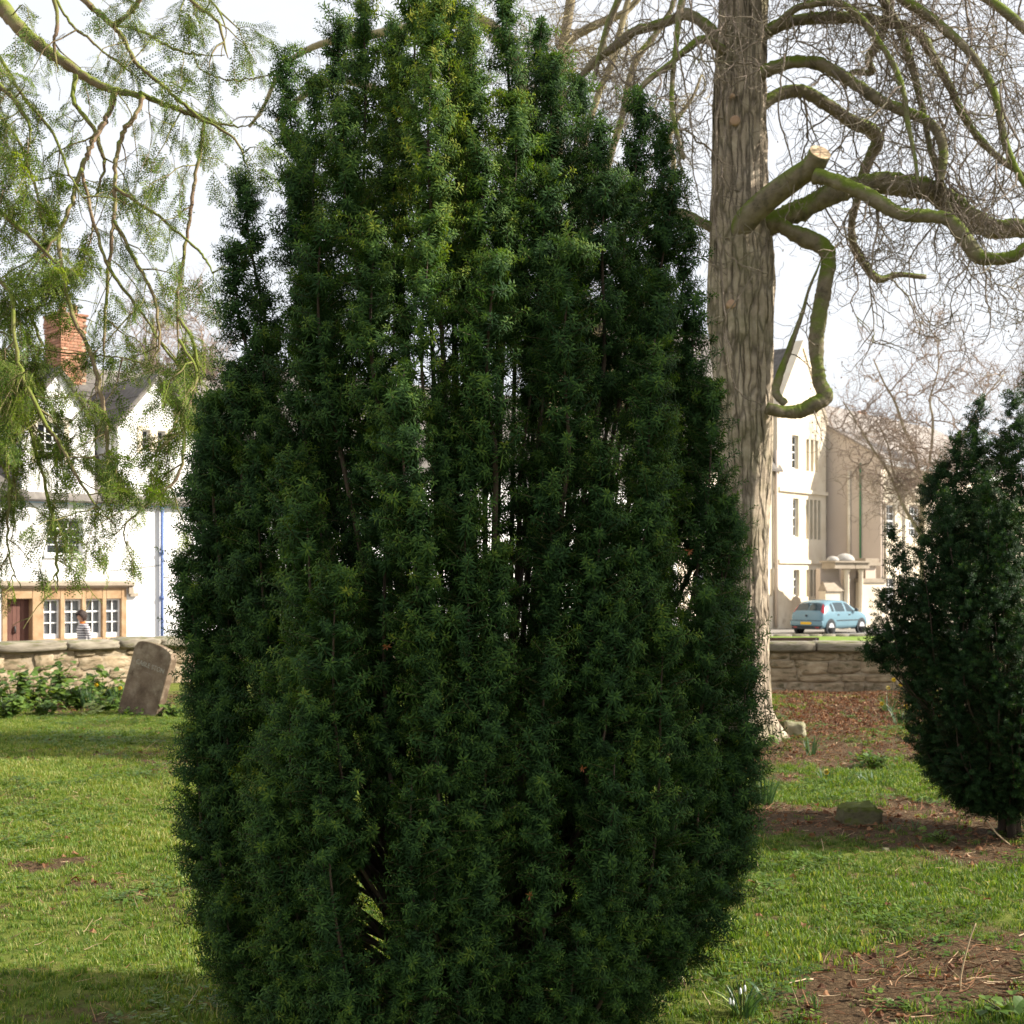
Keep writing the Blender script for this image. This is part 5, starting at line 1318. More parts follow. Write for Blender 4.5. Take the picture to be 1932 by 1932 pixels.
# door of boards
dw = (door[1] - door[0]) / 6
dfr = MB(); dfr.box(door[0], door[1], .20, .24, -.05, wz1 + .01); dobj = dfr.build('door', MAT['door_brown'], house)
pm = MB(); pm.box(-dw / 2 + .004, dw / 2 - .004, -.015, .015, 0, wz1 + .0); pme = pm.mesh('board', MAT['door_brown'])
for i in range(6):
    o = bpy.data.objects.new('board', pme); link(o, dobj); o.location = (door[0] + dw * (i + .5), .175 + (.004 if i % 2 else 0), .02)
kn = MB(); xk = door[0] + (door[1] - door[0]) * .42; kn.tube([(xk, .155, 1.35), (xk, .13, 1.33), (xk, .12, 1.25), (xk, .14, 1.2)], .02, 8); kn.build('knocker', MAT['iron'], dobj, True)
window(house, f1[0], f1[1], f1[2], f1[3], 3, 4, .10, .05, .02, curtain=False, glass='glass_dark')
window(house, 5.6, 6.6, 2.6, 3.7, 3, 4, .10, .05, .02, glass='glass_dark'); window(house, 5.4, 6.8, .8, 1.9, 3, 4, .10, .05, .02, glass='glass_dark')
si = MB(); si.box(f1[0] - .06, f1[1] + .06, -.05, .10, f1[2] - .07, f1[2] - .002); si.build('sill', MAT['paint_white'], house)
# gutter and pipes
pipe(house, [(XA, -.09, ZG - .02), (XB, -.09, ZG - .02)], .055, 'paint_teal', 'gutter', 10)
xp = t(303); pipe(house, [(xp, -.08, ZG - .06), (xp, -.07, 0)], .042, 'paint_blue')
for zz in (.9, 1.95, 3.0):
    br = MB(); br.tube([(xp, -.075, zz - .035), (xp, -.075, zz + .035)], .056, 10); br.build('pipe_bracket', MAT['paint_blue'], house, True)
pipe(house, [(t(205), -.012, z_(205, 1077)), (t(255), -.02, z_(255, 1072)), (t(303), -.012, z_(303, 1066))], .006, 'iron', 'cable', 4)
# roof
RY, RZ_ = 3.36, 7.62
sl = (RZ_ - ZG) / (RY + .18)
rf = MB(); rf.prism_x([(-.18, ZG + .0), (RY, RZ_), (2 * RY + .2, ZG), (2 * RY + .2, ZG - .05), (RY, RZ_ - .07), (-.14, ZG - .05)], XA - .15, XB + .15)
roof = rf.build('roof', MAT['slate'], house)
rs = random.Random(51)
def slate_mesh(w, l, th=.028): 
    mb = MB(); mb.add([(-w / 2, 0, 0), (w / 2, 0, 0), (w / 2 - .01, l, -.004), (-w / 2 + .01, l, -.004), (-w / 2, 0, th), (w / 2, 0, th), (w / 2 - .01, l, .012), (-w / 2 + .01, l, .012)], [(3, 2, 1, 0), (4, 5, 6, 7), (0, 1, 5, 4), (1, 2, 6, 5), (2, 3, 7, 6), (3, 0, 4, 7)])
    return mb.mesh('roof_slate', MAT['slate'])
sms = [slate_mesh(w, .44) for w in (.36, .42, .48)]
Lr = math.hypot(RY + .18, RZ_ - ZG); ang = math.atan2(RZ_ - ZG, RY + .18)
D1 = (t(41), t(178)); D2 = (t(222), t(369)); ZE = 5.92
c = 0
for row in range(13):
    s0 = row * .37; yy = -.18 + s0 * math.cos(ang); zz = ZG + s0 * math.sin(ang)
    if s0 + .4 > Lr + .1: break
    x = -1.6 - rs.uniform(0, .3)
    while x < 5.6:
        k = rs.randrange(3); w = (.36, .42, .48)[k]
        xm = x + w / 2
        ins = any(a - .1 < xm < b + .1 for a, b in (D1, D2)) and zz < ZE + .7
        if not ins and c < 205:
            o = bpy.data.objects.new('roof_slate', sms[k]); link(o, roof); o.location = (xm, yy, zz + .012); o.rotation_euler = (ang + rs.uniform(-.015, .015), rs.uniform(-.01, .01), 0); c += 1
        x += w + .008
rg_ = MB(); rg_.tube([(XA - .15, RY, RZ_ + .01), (XB + .15, RY, RZ_ + .01)], .09, 8); rg_.build('ridge', MAT['slate'], house, True)
# the two gables
for gi, ((a, b), win) in enumerate(((D1, (t(70), t(121), z_(95, 871), z_(95, 797))), (D2, (t(268), t(312), z_(290, 852), z_(290, 812))))):
    gmb = MB(); zap = (7.03, 7.12)[gi]; cx_ = (a + b) / 2
    wall_cells(gmb, a, b, ZG, ZE, [win], .0, .28)
    if win[3] > ZE:
        pass
    gmb.prism([(a, ZE), (b, ZE), (cx_, zap)], .0, .28)
    gmb.box(a, a + .2, .28, 2.4, ZG, ZE); gmb.box(b - .2, b, .28, 2.4, ZG, ZE)
    gw = gmb.build('gable', MAT['render_white'], house)
    rm = MB(); rm.box(a + .2, b - .2, 1.6, 1.65, ZG, ZE); rm.build('room_partition', MAT['room'], gw)
    gr = MB(); yb = 2.95; th = .07; ov = .14
    dx_, dz_ = cx_ - a, zap - ZE; ln = math.hypot(dx_, dz_); nx, nz_ = -dz_ / ln, dx_ / ln
    ax_, az_ = a - ov * dx_ / ln, ZE - ov * dz_ / ln
    gr.prism([(ax_, az_), (cx_, zap), (cx_, zap + th / nz_), (ax_ + nx * th, az_ + nz_ * th)], -.10, yb)
    bx_ = b + ov * dx_ / ln
    gr.prism([(cx_, zap), (bx_, az_), (bx_ - nx * th, az_ + nz_ * th), (cx_, zap + th / nz_)], -.099, yb)
    gro = gr.build('gable_roof', MAT['slate'], gw)
    sg = math.atan2(dz_, dx_); dsl = slate_mesh(.46, .40)
    for side in (-1, 1):
        for row in range(4):
            for q in range(5):
                if row * .33 + .3 > ln + ov: continue
                o = bpy.data.objects.new('roof_slate', dsl); link(o, gro)
                s0 = row * .33; e = ov
                px_ = (ax_ + math.cos(sg) * s0) if side < 0 else (bx_ - math.cos(sg) * s0)
                pz_ = az_ + math.sin(sg) * s0
                o.location = (px_ + side * (-nx) * -(th + .008) * (1 if side > 0 else 1) if False else px_ + (nx * (th + .008) if side < 0 else -nx * (th + .008)), .16 + q * .47 - .03, pz_ + nz_ * (th + .008))
                o.rotation_euler = Matrix(((0, math.cos(sg) * (-side), math.sin(sg) * side), (side * 1.0, 0, 0), (0, math.sin(sg), math.cos(sg)))).to_euler() if False else (sg, 0, R(-90) if side < 0 else R(90))
    if gi == 0:
        window(gw, win[0], win[1], win[2], win[3], 3, 4, .09, .05, .022, glass='glass')
        sm_ = MB(); sm_.box(win[0] - .12, win[0] - .002, -.015, .1, win[2] - .05, win[3] + .12); sm_.box(win[1] + .002, win[1] + .12, -.015, .1, win[2] - .05, win[3] + .12); sm_.box(win[0] - .002, win[1] + .002, -.014, .1, win[3] + .002, win[3] + .12); sm_.build('window_surround', MAT['render_cream'], gw)
    else:
        m_ = (win[0] + win[1]) / 2; mw = .09
        window(gw, win[0], m_ - mw, win[2], win[3], 1, 3, .10, .03, .02, glass='glass_dark'); window(gw, m_ + mw, win[1], win[2], win[3], 1, 3, .10, .03, .02, glass='glass_dark')
        sm_ = MB(); sm_.box(m_ - mw, m_ + mw, -.012, .2, win[2], win[3]); sm_.box(win[0] - .12, win[0] - .002, -.015, .1, win[2] - .05, win[3] + .1); sm_.box(win[1] + .002, win[1] + .12, -.015, .1, win[2] - .05, win[3] + .1); sm_.box(win[0] - .002, win[1] + .002, -.014, .1, win[3] + .002, win[3] + .1); sm_.build('window_surround', MAT['render_cream'], gw)
# brick chimney
cy0 = 2.92; cx0 = t(114, cy0); cw, cd = .66, .88; cz0, cz1 = 6.9, z_(138, 604, cy0)
ch = MB(); ch.box(cx0, cx0 + cw, cy0, cy0 + cd, cz0, cz1 + .14); chim = ch.build('chimney', MAT['mortar'], house)
bmh = MB(); bmh.box(-.105, .105, -.02, .02, -.031, .031); bme = bmh.mesh('brick', MAT['brick'])
rows = int((cz1 - cz0 - .1) / .075)
for r_ in range(rows + 3):
    zz = cz0 + .12 + r_ * .075; pro = .0 if r_ < rows - 3 else (.02 if r_ < rows - 1 else .04 if r_ < rows + 1 else .02)
    off = 0 if r_ % 2 else .11
    for i in range(4):
        xx = cx0 + off + i * .22
        if cx0 - .02 <= xx - .1 and xx + .1 <= cx0 + cw + .06: o = bpy.data.objects.new('brick', bme); link(o, chim); o.location = (xx, cy0 - .006 - pro, zz)
        if i == 0 and off == 0: o = bpy.data.objects.new('brick', bme); link(o, chim); o.location = (cx0 + .05, cy0 - .006 - pro, zz); o.scale = (.45, 1, 1)
        if i == 3 and off: o = bpy.data.objects.new('brick', bme); link(o, chim); o.location = (cx0 + cw - .05, cy0 - .006 - pro, zz); o.scale = (.45, 1, 1)
    for i in range(4):
        yy = cy0 + .11 + i * .22
        o = bpy.data.objects.new('brick', bme); link(o, chim); o.location = (cx0 - .006 - pro, yy, zz); o.rotation_euler = (0, 0, R(90))
cp = MB(); cp.box(cx0 - .05, cx0 + cw + .05, cy0 - .05, cy0 + cd + .05, cz1 + .12, cz1 + .17); cp.build('cap', MAT['brick'], chim)
for i in range(2):
    po = MB(); xx, yy = cx0 + .18 + .30 * i, cy0 + .3; po.tube([(xx, yy, cz1 + .16), (xx, yy, cz1 + .2), (xx, yy, cz1 + .38), (xx, yy, cz1 + .42), (xx, yy, cz1 + .43), (xx, yy, cz1 + .3)], [.11, .10, .085, .10, .085, .06], 14); po.build('chimney_pot', MAT['brick'], chim, True)

# ------------------------------------------------------------------ a cream terrace further along, seen in glints through the yew
TF = empty('cream_terrace', tuple(HF.O + HF.u * 8.25), HF.rz)
tag(TF, 'long cream rendered terrace glimpsed through the gaps of the columnar yew', 'house')
mb = MB(); holes = []
for i in range(4):
    x0 = 1.0 + i * 3.3; holes += [(x0, x0 + 1.0, .9, 2.3), (x0, x0 + 1.0, 3.2, 4.5)]
wall_cells(mb, 0, 14, -.1, 5.4, holes, 0, .3); mb.box(0, .3, .3, 7, -.1, 5.4); mb.box(13.7, 14, .3, 7, -.1, 5.4); mb.box(.3, 13.7, 6.7, 7, -.1, 5.4); mb.build('wall', MAT['render_white'], TF)
rm = MB(); rm.box(.3, 13.7, 2.2, 2.3, -.1, 5.4); rm.build('room_partition', MAT['room'], TF)
for h in holes: window(TF, *h, 2, 4, .1, .05, .022, glass='glass_dark')
rf = MB(); rf.prism_x([(-.2, 5.35), (3.5, 8.3), (7.2, 5.35), (7.2, 5.3), (3.5, 8.2), (-.2, 5.3)], -.1, 14.1); rf.build('roof', MAT['slate'], TF)

MAT['slate_pale'] = mk('pale_slate', [(0.20, 0.175, 0.155), (0.27, 0.24, 0.215), (0.32, 0.29, 0.265)], 2, .9, .4, 12)
# ------------------------------------------------------------------ the cream stone buildings on the right
RF = Front(1440, 64.0, (.622, .783), ZR)
rb = empty('cream_stone_house', tuple(RF.O), RF.rz)
tag(rb, 'tall cream stone house with gabled bay and mullioned windows behind the blue car', 'house')
t, z_ = RF.t, RF.z
def c5(cx, cy): return 1343.6 + cx * .3111, 636.4 + cy * .3111
bx0, bx1 = t(1466.5), t(1558.3)
def H(cx0, cx1, cy0, cy1):
    a, b = c5(cx0, cy0), c5(cx1, cy1)
    return (t(a[0]), t(b[0]), z_(b[0], b[1]), z_(a[0], a[1]))
wl = [H(495, 530, 1410, 1570), H(490, 525, 975, 1210), H(484, 524, 590, 800)]
wm = []
for (a, b, c_, d_) in (H(568, 662, 1410, 1570), H(566, 662, 982, 1228), H(566, 646, 615, 820)):
    n = 4 if len(wm) < 8 else 3
    w = (b - a) / n
    wm += [(a + w * i + w * .17, a + w * (i + 1) - w * .17, c_, d_) for i in range(n)]
ztop = z_(1558, 798)
mb = MB(); wall_cells(mb, bx0, bx1, -.1, ztop, wl + wm, 0, .34)
axm = (bx0 + bx1) / 2; zap = z_(1512, 655)
mb.prism([(bx0, ztop), (bx1, ztop), (axm, zap)], 0, .34)
mb.box(bx0, bx0 + .3, .34, 8, -.1, ztop); mb.box(bx1 - .3, bx1, .34, 8, -.1, ztop)
mb.build('wall', MAT['render_cream'], rb)
rm = MB(); rm.box(bx0 + .3, bx1 - .3, 1.6, 1.7, -.1, ztop); rm.build('room_partition', MAT['room'], rb)
for h in wl: window(rb, *h, 1 if h is wl[0] else 1, 4 if h is not wl[0] else 3, .16, .07, .04, glass='glass_dark')
for h in wm: window(rb, *h, 1, 3, .22, .04, .03, glass='glass_dark')
cpz = MB(); q = .22
for s_ in (-1, 1):
    xa = axm + s_ * (bx1 - bx0) / 2 + s_ * .1
    cpz.prism([(axm, zap), (axm, zap + .35), (xa, ztop + .2), (xa, ztop - .1)] if s_ < 0 else [(axm, zap), (xa, ztop - .1), (xa, ztop + .2), (axm, zap + .35)], -.06 - .002 * s_, .36)
cpz.build('gable_coping', MAT['render_cream'], rb)
rf = MB(); rf.prism([(bx0 - .1, ztop), (axm, zap + .05), (bx1 + .1, ztop), (bx1 + .1, ztop - .1), (axm, zap - .1), (bx0 - .1, ztop - .1)], .36, 9); rf.build('roof', MAT['slate'], rb)
for py, dep in ((1060, .10), (927, .12)):
    sc_ = MB(); zz = z_(1510, py); sc_.box(bx0 + .05, bx1 + .04, -dep, -.002, zz - .09, zz + .09); sc_.build('string_course', MAT['render_cream'], rb)
# lower part to the left
lx0 = t(1270); zl = z_(1455, 885)
hl = [H(322, 336, 1405, 1570), H(366, 380, 1405, 1570), H(318, 332, 1040, 1230), (lx0 + 2, lx0 + 3.2, 1.0, 2.8), (lx0 + 2, lx0 + 3.2, 4.2, 6.2), (lx0 + 5.2, lx0 + 6.4, 1.0, 2.8), (lx0 + 5.2, lx0 + 6.4, 4.2, 6.2)]
hl = [h for h in hl if h[1] < bx0 - .15]
mb = MB(); wall_cells(mb, lx0, bx0 - .002, -.1, zl, hl, .12, .42); mb.box(lx0, lx0 + .3, .42, 8, -.1, zl); mb.build('wall', MAT['render_cream'], rb)
rm = MB(); rm.box(lx0 + .3, bx0 - .1, 1.8, 1.9, -.1, zl); rm.build('room_partition', MAT['room'], rb)
for h in hl: window(rb, *h, 1, 3, .26, .05, .03, glass='glass_dark')
zr = z_(1470, 668, 4.0)
rf = MB(); rf.prism_x([(-.15, zl), (4, zr), (8.2, zl), (8.2, zl - .1), (4, zr - .12), (-.15, zl - .1)], lx0 - .2, bx0 + .3); rf.build('roof', MAT['slate'], rb)
xq = t(1466.5) - .12; pipe(rb, [(xq, -.02, z_(1466, 850)), (xq, -.02, .1)], .085, 'render_tan')
# the next house: its shaded end wall and sunny street front
wx0 = bx1 + .35; wy = -2.75; ze = z_(1647, 858, wy); 
wing = empty('cream_side_house', tuple(RF.O), RF.rz)
tag(wing, 'cream house with shaded end wall, green drainpipe and sash windows right of the gabled one', 'house')
rise = .58
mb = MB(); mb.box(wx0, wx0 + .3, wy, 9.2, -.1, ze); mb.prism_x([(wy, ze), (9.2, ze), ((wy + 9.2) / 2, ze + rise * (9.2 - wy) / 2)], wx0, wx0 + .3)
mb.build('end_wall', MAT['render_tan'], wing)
def HW(px0, px1, py0, py1): return (t(px0, wy), t(px1, wy), z_(px0, py1, wy), z_(px0, py0, wy))
hw = [HW(1664, 1689, 951, 1012), HW(1715, 1735, 953, 1012)]
xe = wx0 + 22
hw += [(hw[1][1] + 1.6 + i * 3, hw[1][1] + 2.8 + i * 3, hw[0][2], hw[0][3]) for i in range(3)] + [(hw[0][0], hw[0][1], .8, 2.4), (hw[1][0], hw[1][1], .8, 2.4)]
mb = MB(); wall_cells(mb, wx0 + .3, xe, -.1, ze, hw, wy, wy + .32); mb.box(xe - .3, xe, wy + .32, 9.2, -.1, ze); mb.build('wall', MAT['render_cream'], wing)
rm = MB(); rm.box(wx0 + .3, xe - .3, wy + 2, wy + 2.1, -.1, ze); rm.build('room_partition', MAT['room'], wing)
for h in hw: window(wing, *h, 3, 4, .1 + wy, .07, .04, glass='glass_dark')
ym = (wy + 9.2) / 2; zr = ze + rise * (9.2 - wy) / 2
rf = MB(); rf.prism_x([(wy - .25, ze - .05), (ym, zr + .12), (9.5, ze - .05), (9.5, ze - .15), (ym, zr), (wy - .25, ze - .15)], wx0 - .12, xe + .1); rf.build('roof', MAT['slate_pale'], wing)
co = MB(); co.box(wx0 - .05, xe, wy - .28, wy - .002, ze - .42, ze - .16); co.build('cornice', MAT['paint_white'], wing)
pipe(wing, [(wx0 - .08, wy + 2.0 - .35, z_(1579, 892)), (wx0 - .08, wy + 1.65, 1.0)], .09, 'render_cream'); pipe(wing, [(wx0 - .08, wy + 1.05, ze - .3), (wx0 - .08, wy + 1.05, 1.0)], .045, 'paint_green'); pipe(wing, [(wx0 + .25, wy - .1, z_(1650, 945, wy)), (wx0 + .25, wy - .1, 0)], .07, 'hood')
for (px_, w_, py_) in ((1640, 1.6, 795), (1680, 2.0, 806)):
    yy = ym - .5; xx = t(px_, yy); zz = z_(px_, py_, yy); cm = MB(); cm.box(xx - w_ / 2, xx + w_ / 2, yy, yy + .9, ze, zz); cm.box(xx - w_ / 2 - .08, xx + w_ / 2 + .08, yy - .08, yy + .98, zz, zz + .15); ch_ = cm.build('chimney', MAT['render_tan'], wing)
    for q in range(3): po = MB(); xx2 = xx - .4 + q * .4; po.tube([(xx2, yy + .45, zz + .15), (xx2, yy + .45, zz + .6)], .12, 8); po.build('chimney_pot', MAT['brick'], ch_, True)

# gateway with columns between the two houses
GF = Front(1560, 64.5, (.85, .52), ZR)
t, z_ = GF.t, GF.z
gt = empty('garden_gateway', tuple(GF.O), GF.rz)
tag(gt, 'columned garden gateway with shell hoods and blue glazed door right of the car', 'gateway')
def at5(cx, cy): a = c5(cx, cy); return t(a[0]), z_(a[0], a[1])
MAT['shell_stone'] = mk('grey_shell_stone', [(0.33, 0.31, 0.28), (0.44, 0.42, 0.39)], 4, .9, .3)
def col(cx0, cx1, name='column'):
    x0, z1 = at5(cx0, 1405); x1, _ = at5(cx1, 1405); mb = MB(); m = (x0 + x1) / 2; r = (x1 - x0) / 2
    mb.tube([(m, 0, -.1), (m, 0, .25), (m, 0, .3), (m, 0, z1 - .15), (m, 0, z1 - .1), (m, 0, z1)], [r * 1.25, r * 1.25, r, r * .92, r * 1.25, r * 1.3], 14); return mb.build(name, MAT['render_cream'], gt, True)
col(800, 828); col(890, 912)
zt_ = at5(830, 1403)[1]
mb = MB(); mb.box(at5(712, 0)[0], at5(834, 0)[0], -.35, .5, zt_, zt_ + .28); mb.box(at5(838, 0)[0], at5(922, 0)[0], -.352, .5, zt_ + .002, zt_ + .28); mb.box(at5(705, 0)[0], at5(925, 0)[0], -.45, .6, zt_ + .282, zt_ + .36); mb.build('entablature', MAT['hood'], gt)
for a, b in ((712, 770), (768, 858)):
    x0, x1 = at5(a, 0)[0], at5(b, 0)[0]; m, r = (x0 + x1) / 2, (x1 - x0) / 2; dm = MB(); S_ = [(m, .1, zt_ + .36 + r * .75 * math.sin(q * .175)) for q in range(10)]; dm.tube(S_, [max(.01, r * math.cos(q * .175)) for q in range(10)], 18); dm.build('shell_hood', MAT['shell_stone'], gt, True)
x0, x1 = at5(828, 0)[0], at5(864, 0)[0]
MAT['door_blue'] = mk('blue_grey_door', [(0.07, 0.09, 0.13), (0.10, 0.125, 0.17)], 4, .5)
mb = MB(); mb.box(x0, x1, .30, .38, -.1, zt_ - .5); d_ = mb.build('door', MAT['door_blue'], gt)
mb = MB(); mb.box(x0 + .02, x1 - .02, .27, .298, zt_ - .62, zt_ - .48); mb.box(x0 + .02, x1 - .1, .27, .298, 1.2, 1.6); mb.build('door_panel', MAT['paint_white'], d_)
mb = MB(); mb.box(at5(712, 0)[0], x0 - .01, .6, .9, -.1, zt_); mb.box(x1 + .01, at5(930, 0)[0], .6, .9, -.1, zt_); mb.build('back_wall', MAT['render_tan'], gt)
mb = MB(); x0, zq = at5(692, 1475); x1, _ = at5(797, 1475); mb.box(x0, x1, .05, .45, -.1, zq - .5); w1 = mb.build('side_wall', MAT['render_cream'], gt)
mb = MB(); mb.prism_x([(-.05, zq - .5), (.55, zq - .5), (.25, zq)], x0, x1); mb.build('coping', MAT['hood'], w1)
mb = MB(); x0, zq = at5(914, 1462); x1, _ = at5(1060, 1462); mb.box(x0, x1, .06, .46, -.1, zq - .2); w2 = mb.build('side_wall', MAT['render_cream'], gt)
mb = MB(); mb.box(x0 - .02, x1, -.02, .54, zq - .2, zq); mb.build('coping', MAT['hood'], w2)
mb = MB(); x0, zq = at5(940, 1340); x1, _ = at5(1002, 1340); mb.box(x0, x1, .1, .1 + x1 - x0, zq - 2.9, zq - .35); pr = mb.build('pier', MAT['render_tan'], gt)
mb = MB(); mb.box(x0 - .18, x1 + .18, -.08, .28 + x1 - x0, zq - .35, zq - .2); mb.box(x0 - .1, x1 + .1, 0, .2 + x1 - x0, zq - .2, zq); mb.build('pier_cap', MAT['hood'], pr)
# low kerb of stones along the verge
kb = empty('verge_kerb', (0, 54.4, ZR)); tag(kb, 'low kerb of pale stones between verge and road', 'kerb')
rs = random.Random(61); x = 9.4; kv = [block_mesh('kerb_stone', rs, MAT['stone_cap'], 2, .05, .4) for i in range(3)]
while x < 17.6:
    w = rs.uniform(.5, .9); o = bpy.data.objects.new('kerb_stone', rs.choice(kv)); link(o, kb); o.location = (x + w / 2, (x - 13) * .05, .10); o.scale = (w - .02, .3, .22); x += w

# ------------------------------------------------------------------ the pale blue hatchback
MAT['car_paint'] = mk('car_paint', [(0.12, 0.22, 0.275), (0.135, 0.24, 0.295)], 1, .25, spec=.5)
MAT['car_glass'] = glass_mat('car_glass', (0.03, 0.04, 0.045), .35)
MAT['tyre'] = mk('tyre_rubber', [(0.015, 0.015, 0.015), (0.025, 0.025, 0.025)], 9, .8)
MAT['rim'] = mk('wheel_trim', [(0.55, 0.55, 0.56), (0.62, 0.62, 0.63)], 9, .35, metallic=.3, spec=.5)
MAT['lamp_red'] = mk('tail_lamp', [(0.25, 0.015, 0.02), (0.32, 0.02, 0.03)], 9, .2, spec=.6)
MAT['plate'] = mk('yellow_plate', [(0.72, 0.42, 0.03), (0.78, 0.48, 0.04)], 9, .5)
MAT['trim_dark'] = mk('dark_trim', [(0.03, 0.035, 0.04), (0.045, 0.05, 0.055)], 9, .6)
cp_ = P(1567, 1090, 60.5)
car = empty('blue_hatchback', (cp_.x, cp_.y, ZR), R(45))
tag(car, 'pale blue five-door hatchback parked by the cream gateway, seen from behind', 'car')
ST = [  # x, zb, belt, top, w, wt
 (-1.91, .40, .56, .60, .66, .60), (-1.88, .30, .72, .78, .76, .68), (-1.82, .25, .86, .93, .795, .70), (-1.72, .24, .92, 1.05, .81, .68), (-1.55, .24, .94, 1.27, .818, .63), (-1.36, .24, .945, 1.385, .822, .60),
 (-.95, .23, .945, 1.432, .825, .585), (-.4, .22, .94, 1.445, .825, .58), (.05, .22, .935, 1.43, .825, .58), (.35, .22, .93, 1.37, .825, .59), (.72, .22, .92, 1.16, .823, .64), (1.05, .22, .91, .965, .815, .70),
 (1.40, .22, .86, .90, .80, .68), (1.68, .23, .74, .80, .765, .64), (1.84, .26, .60, .66, .70, .58), (1.91, .34, .48, .54, .58, .48)]
ST = np.array(ST)
def car_ring(x):
    zb, be, tp_, w, wt = [float(np.interp(x, ST[:, 0], ST[:, i])) for i in range(1, 6)]
    return [(0, zb), (w * .86, zb), (w * .97, zb + .09), (w, zb + (be - zb) * .45), (w * .995, zb + (be - zb) * .8), (w * .965, be), (w * .965 + (wt - w * .965) * .5, be + (tp_ - be) * .5), (wt, tp_ - (tp_ - be) * .12), (wt * .86, tp_), (wt * .45, tp_ + .012), (0, tp_ + .016)]
def car_pt(x, v):
    r = car_ring(x); i = min(int(v), len(r) - 2); f = v - i
    return np.array([x, r[i][0] * (1 - f) + r[i + 1][0] * f, r[i][1] * (1 - f) + r[i + 1][1] * f])
xs_c = sorted(set(list(ST[:, 0]) + list(np.linspace(-1.8, 1.8, 30))))
V, F = [], []
nr = 11
for x in xs_c:
    r = car_ring(x); V += [(x, y, z) for y, z in r] + [(x, -y, z) for y, z in r[-2:0:-1]]
n = 2 * nr - 2
for i in range(len(xs_c) - 1):
    for j in range(n): F.append((i * n + j, (i + 1) * n + j, (i + 1) * n + (j + 1) % n, i * n + (j + 1) % n))
F += [tuple(range(n)), tuple(range(len(xs_c) * n - 1, (len(xs_c) - 1) * n - 1, -1))]
mb = MB(); mb.add(V, F); body = mb.build('body', MAT['car_paint'], car, True)
def patch(name, uv, mat, side, off=.006, parent=car, nu=8, nv=4):
    """uv: function (a,b in 0..1) -> (x, v) on the body"""
    vs = []
    for i in range(nu + 1):
        for j in range(nv + 1):
            x, v = uv(i / nu, j / nv); p = car_pt(x, v); e = 1e-2
            du = car_pt(min(x + e, 1.9), v) - car_pt(max(x - e, -1.9), v); dv = car_pt(x, min(v + e, 9.99)) - car_pt(x, max(v - e, .01))
            nn = np.cross(du, dv); l = np.linalg.norm(nn); nn = nn / l if l > 1e-9 else np.array([0, 1, 0])
            if nn[1] < 0 and abs(nn[1]) > .05: nn = -nn
            if abs(nn[1]) <= .05 and nn[2] < 0: nn = -nn
            q = p + nn * off; vs.append((q[0], q[1] * side, q[2]))
    fs = [(i * (nv + 1) + j, (i + 1) * (nv + 1) + j, (i + 1) * (nv + 1) + j + 1, i * (nv + 1) + j + 1) for i in range(nu) for j in range(nv)]
    m_ = MB(); m_.add(vs, fs); return m_.build(name, MAT[mat], parent, True)
for sd in (-1, 1):
    patch('side_window', lambda a, b: (-1.16 + .20 * a, 5.12 + b * (1.3 + .35 * a)), 'car_glass', sd)
    d1 = patch('door', lambda a, b: (-.86 + .90 * a, 2.2 + 2.75 * b), 'car_paint', sd, .003); d2 = patch('door', lambda a, b: (.07 + .92 * a, 2.2 + 2.75 * b), 'car_paint', sd, .003)
    patch('window', lambda a, b: (-.86 + .76 * a, 5.10 + b * 1.72), 'car_glass', sd, .006, d1)
    patch('window', lambda a, b: (.02 + (.72 - .42 * b) * a, 5.10 + b * 1.72), 'car_glass', sd, .006, d2)
    for d_, xh in ((d1, -.68), (d2, .2)):
        m_ = MB(); yy = car_pt(xh, 4.5)[1]; m_.box(xh - .07, xh + .07, min(sd * yy, sd * (yy + .025)), max(sd * yy, sd * (yy + .025)), .80, .845); m_.build('handle', MAT['trim_dark'], d_)
    m_ = MB(); yy = car_pt(0, 3.2)[1]; m_.box(-.82, .95, min(sd * (yy - .02), sd * (yy + .012)), max(sd * (yy - .02), sd * (yy + .012)), .56, .60); m_.build('side_moulding', MAT['trim_dark'], car)
    patch('tail_light', lambda a, b: (-1.80 + (.30 + .02 * b) * a * (.4 + .6 * b) , 5.0 + 2.6 * b), 'lamp_red', sd, .012)
    m_ = MB(); ymr = sd * .92; m_.tube([(.60, sd * .80, .98), (.60, ymr, 1.0)], .02, 6); m_.tube([(.55, ymr, .99), (.58, ymr, 1.02), (.66, ymr, 1.02), (.69, ymr, .99)], [.04, .08, .075, .03], 8); m_.build('mirror', MAT['trim_dark'], car, True)
    for xw in (-1.27, 1.19):
        m_ = MB(); m_.tube([(xw, sd * .70, .31), (xw, sd * .829, .31)], .36, 22); m_.build('arch_gap_disc', MAT['trim_dark'], car)  # dark disc stands in for the shaded gap around the wheel
        wh = MB(); r_ = .29; wh.tube([(xw, sd * .66, r_), (xw, sd * .66, r_), (xw, sd * .68, r_), (xw, sd * .82, r_), (xw, sd * .842, r_), (xw, sd * .842, r_)], [.15, .27, .29, .29, .27, .19], 26); w_ = wh.build('wheel', MAT['tyre'], car, True)
        rm_ = MB(); rm_.tube([(xw, sd * .835, r_), (xw, sd * .852, r_), (xw, sd * .846, r_), (xw, sd * .856, r_)], [.20, .20, .17, .05], 26); rm_.build('rim', MAT['rim'], w_)
rg2 = patch('rear_window', lambda a, b: (-1.76 + .30 * a, 6.6 + 3.4 * b), 'car_glass', 1, .010); patch('rear_window', lambda a, b: (-1.76 + .30 * a, 6.6 + 3.4 * b), 'car_glass', -1, .010)
m_ = MB(); m_.prism_x([(-.80, .36), (.80, .36), (.80, .58), (-.80, .58)], -1.935, -1.80); bump = bevel(m_.build('bumper', MAT['car_paint'], car, True), .04, 3)
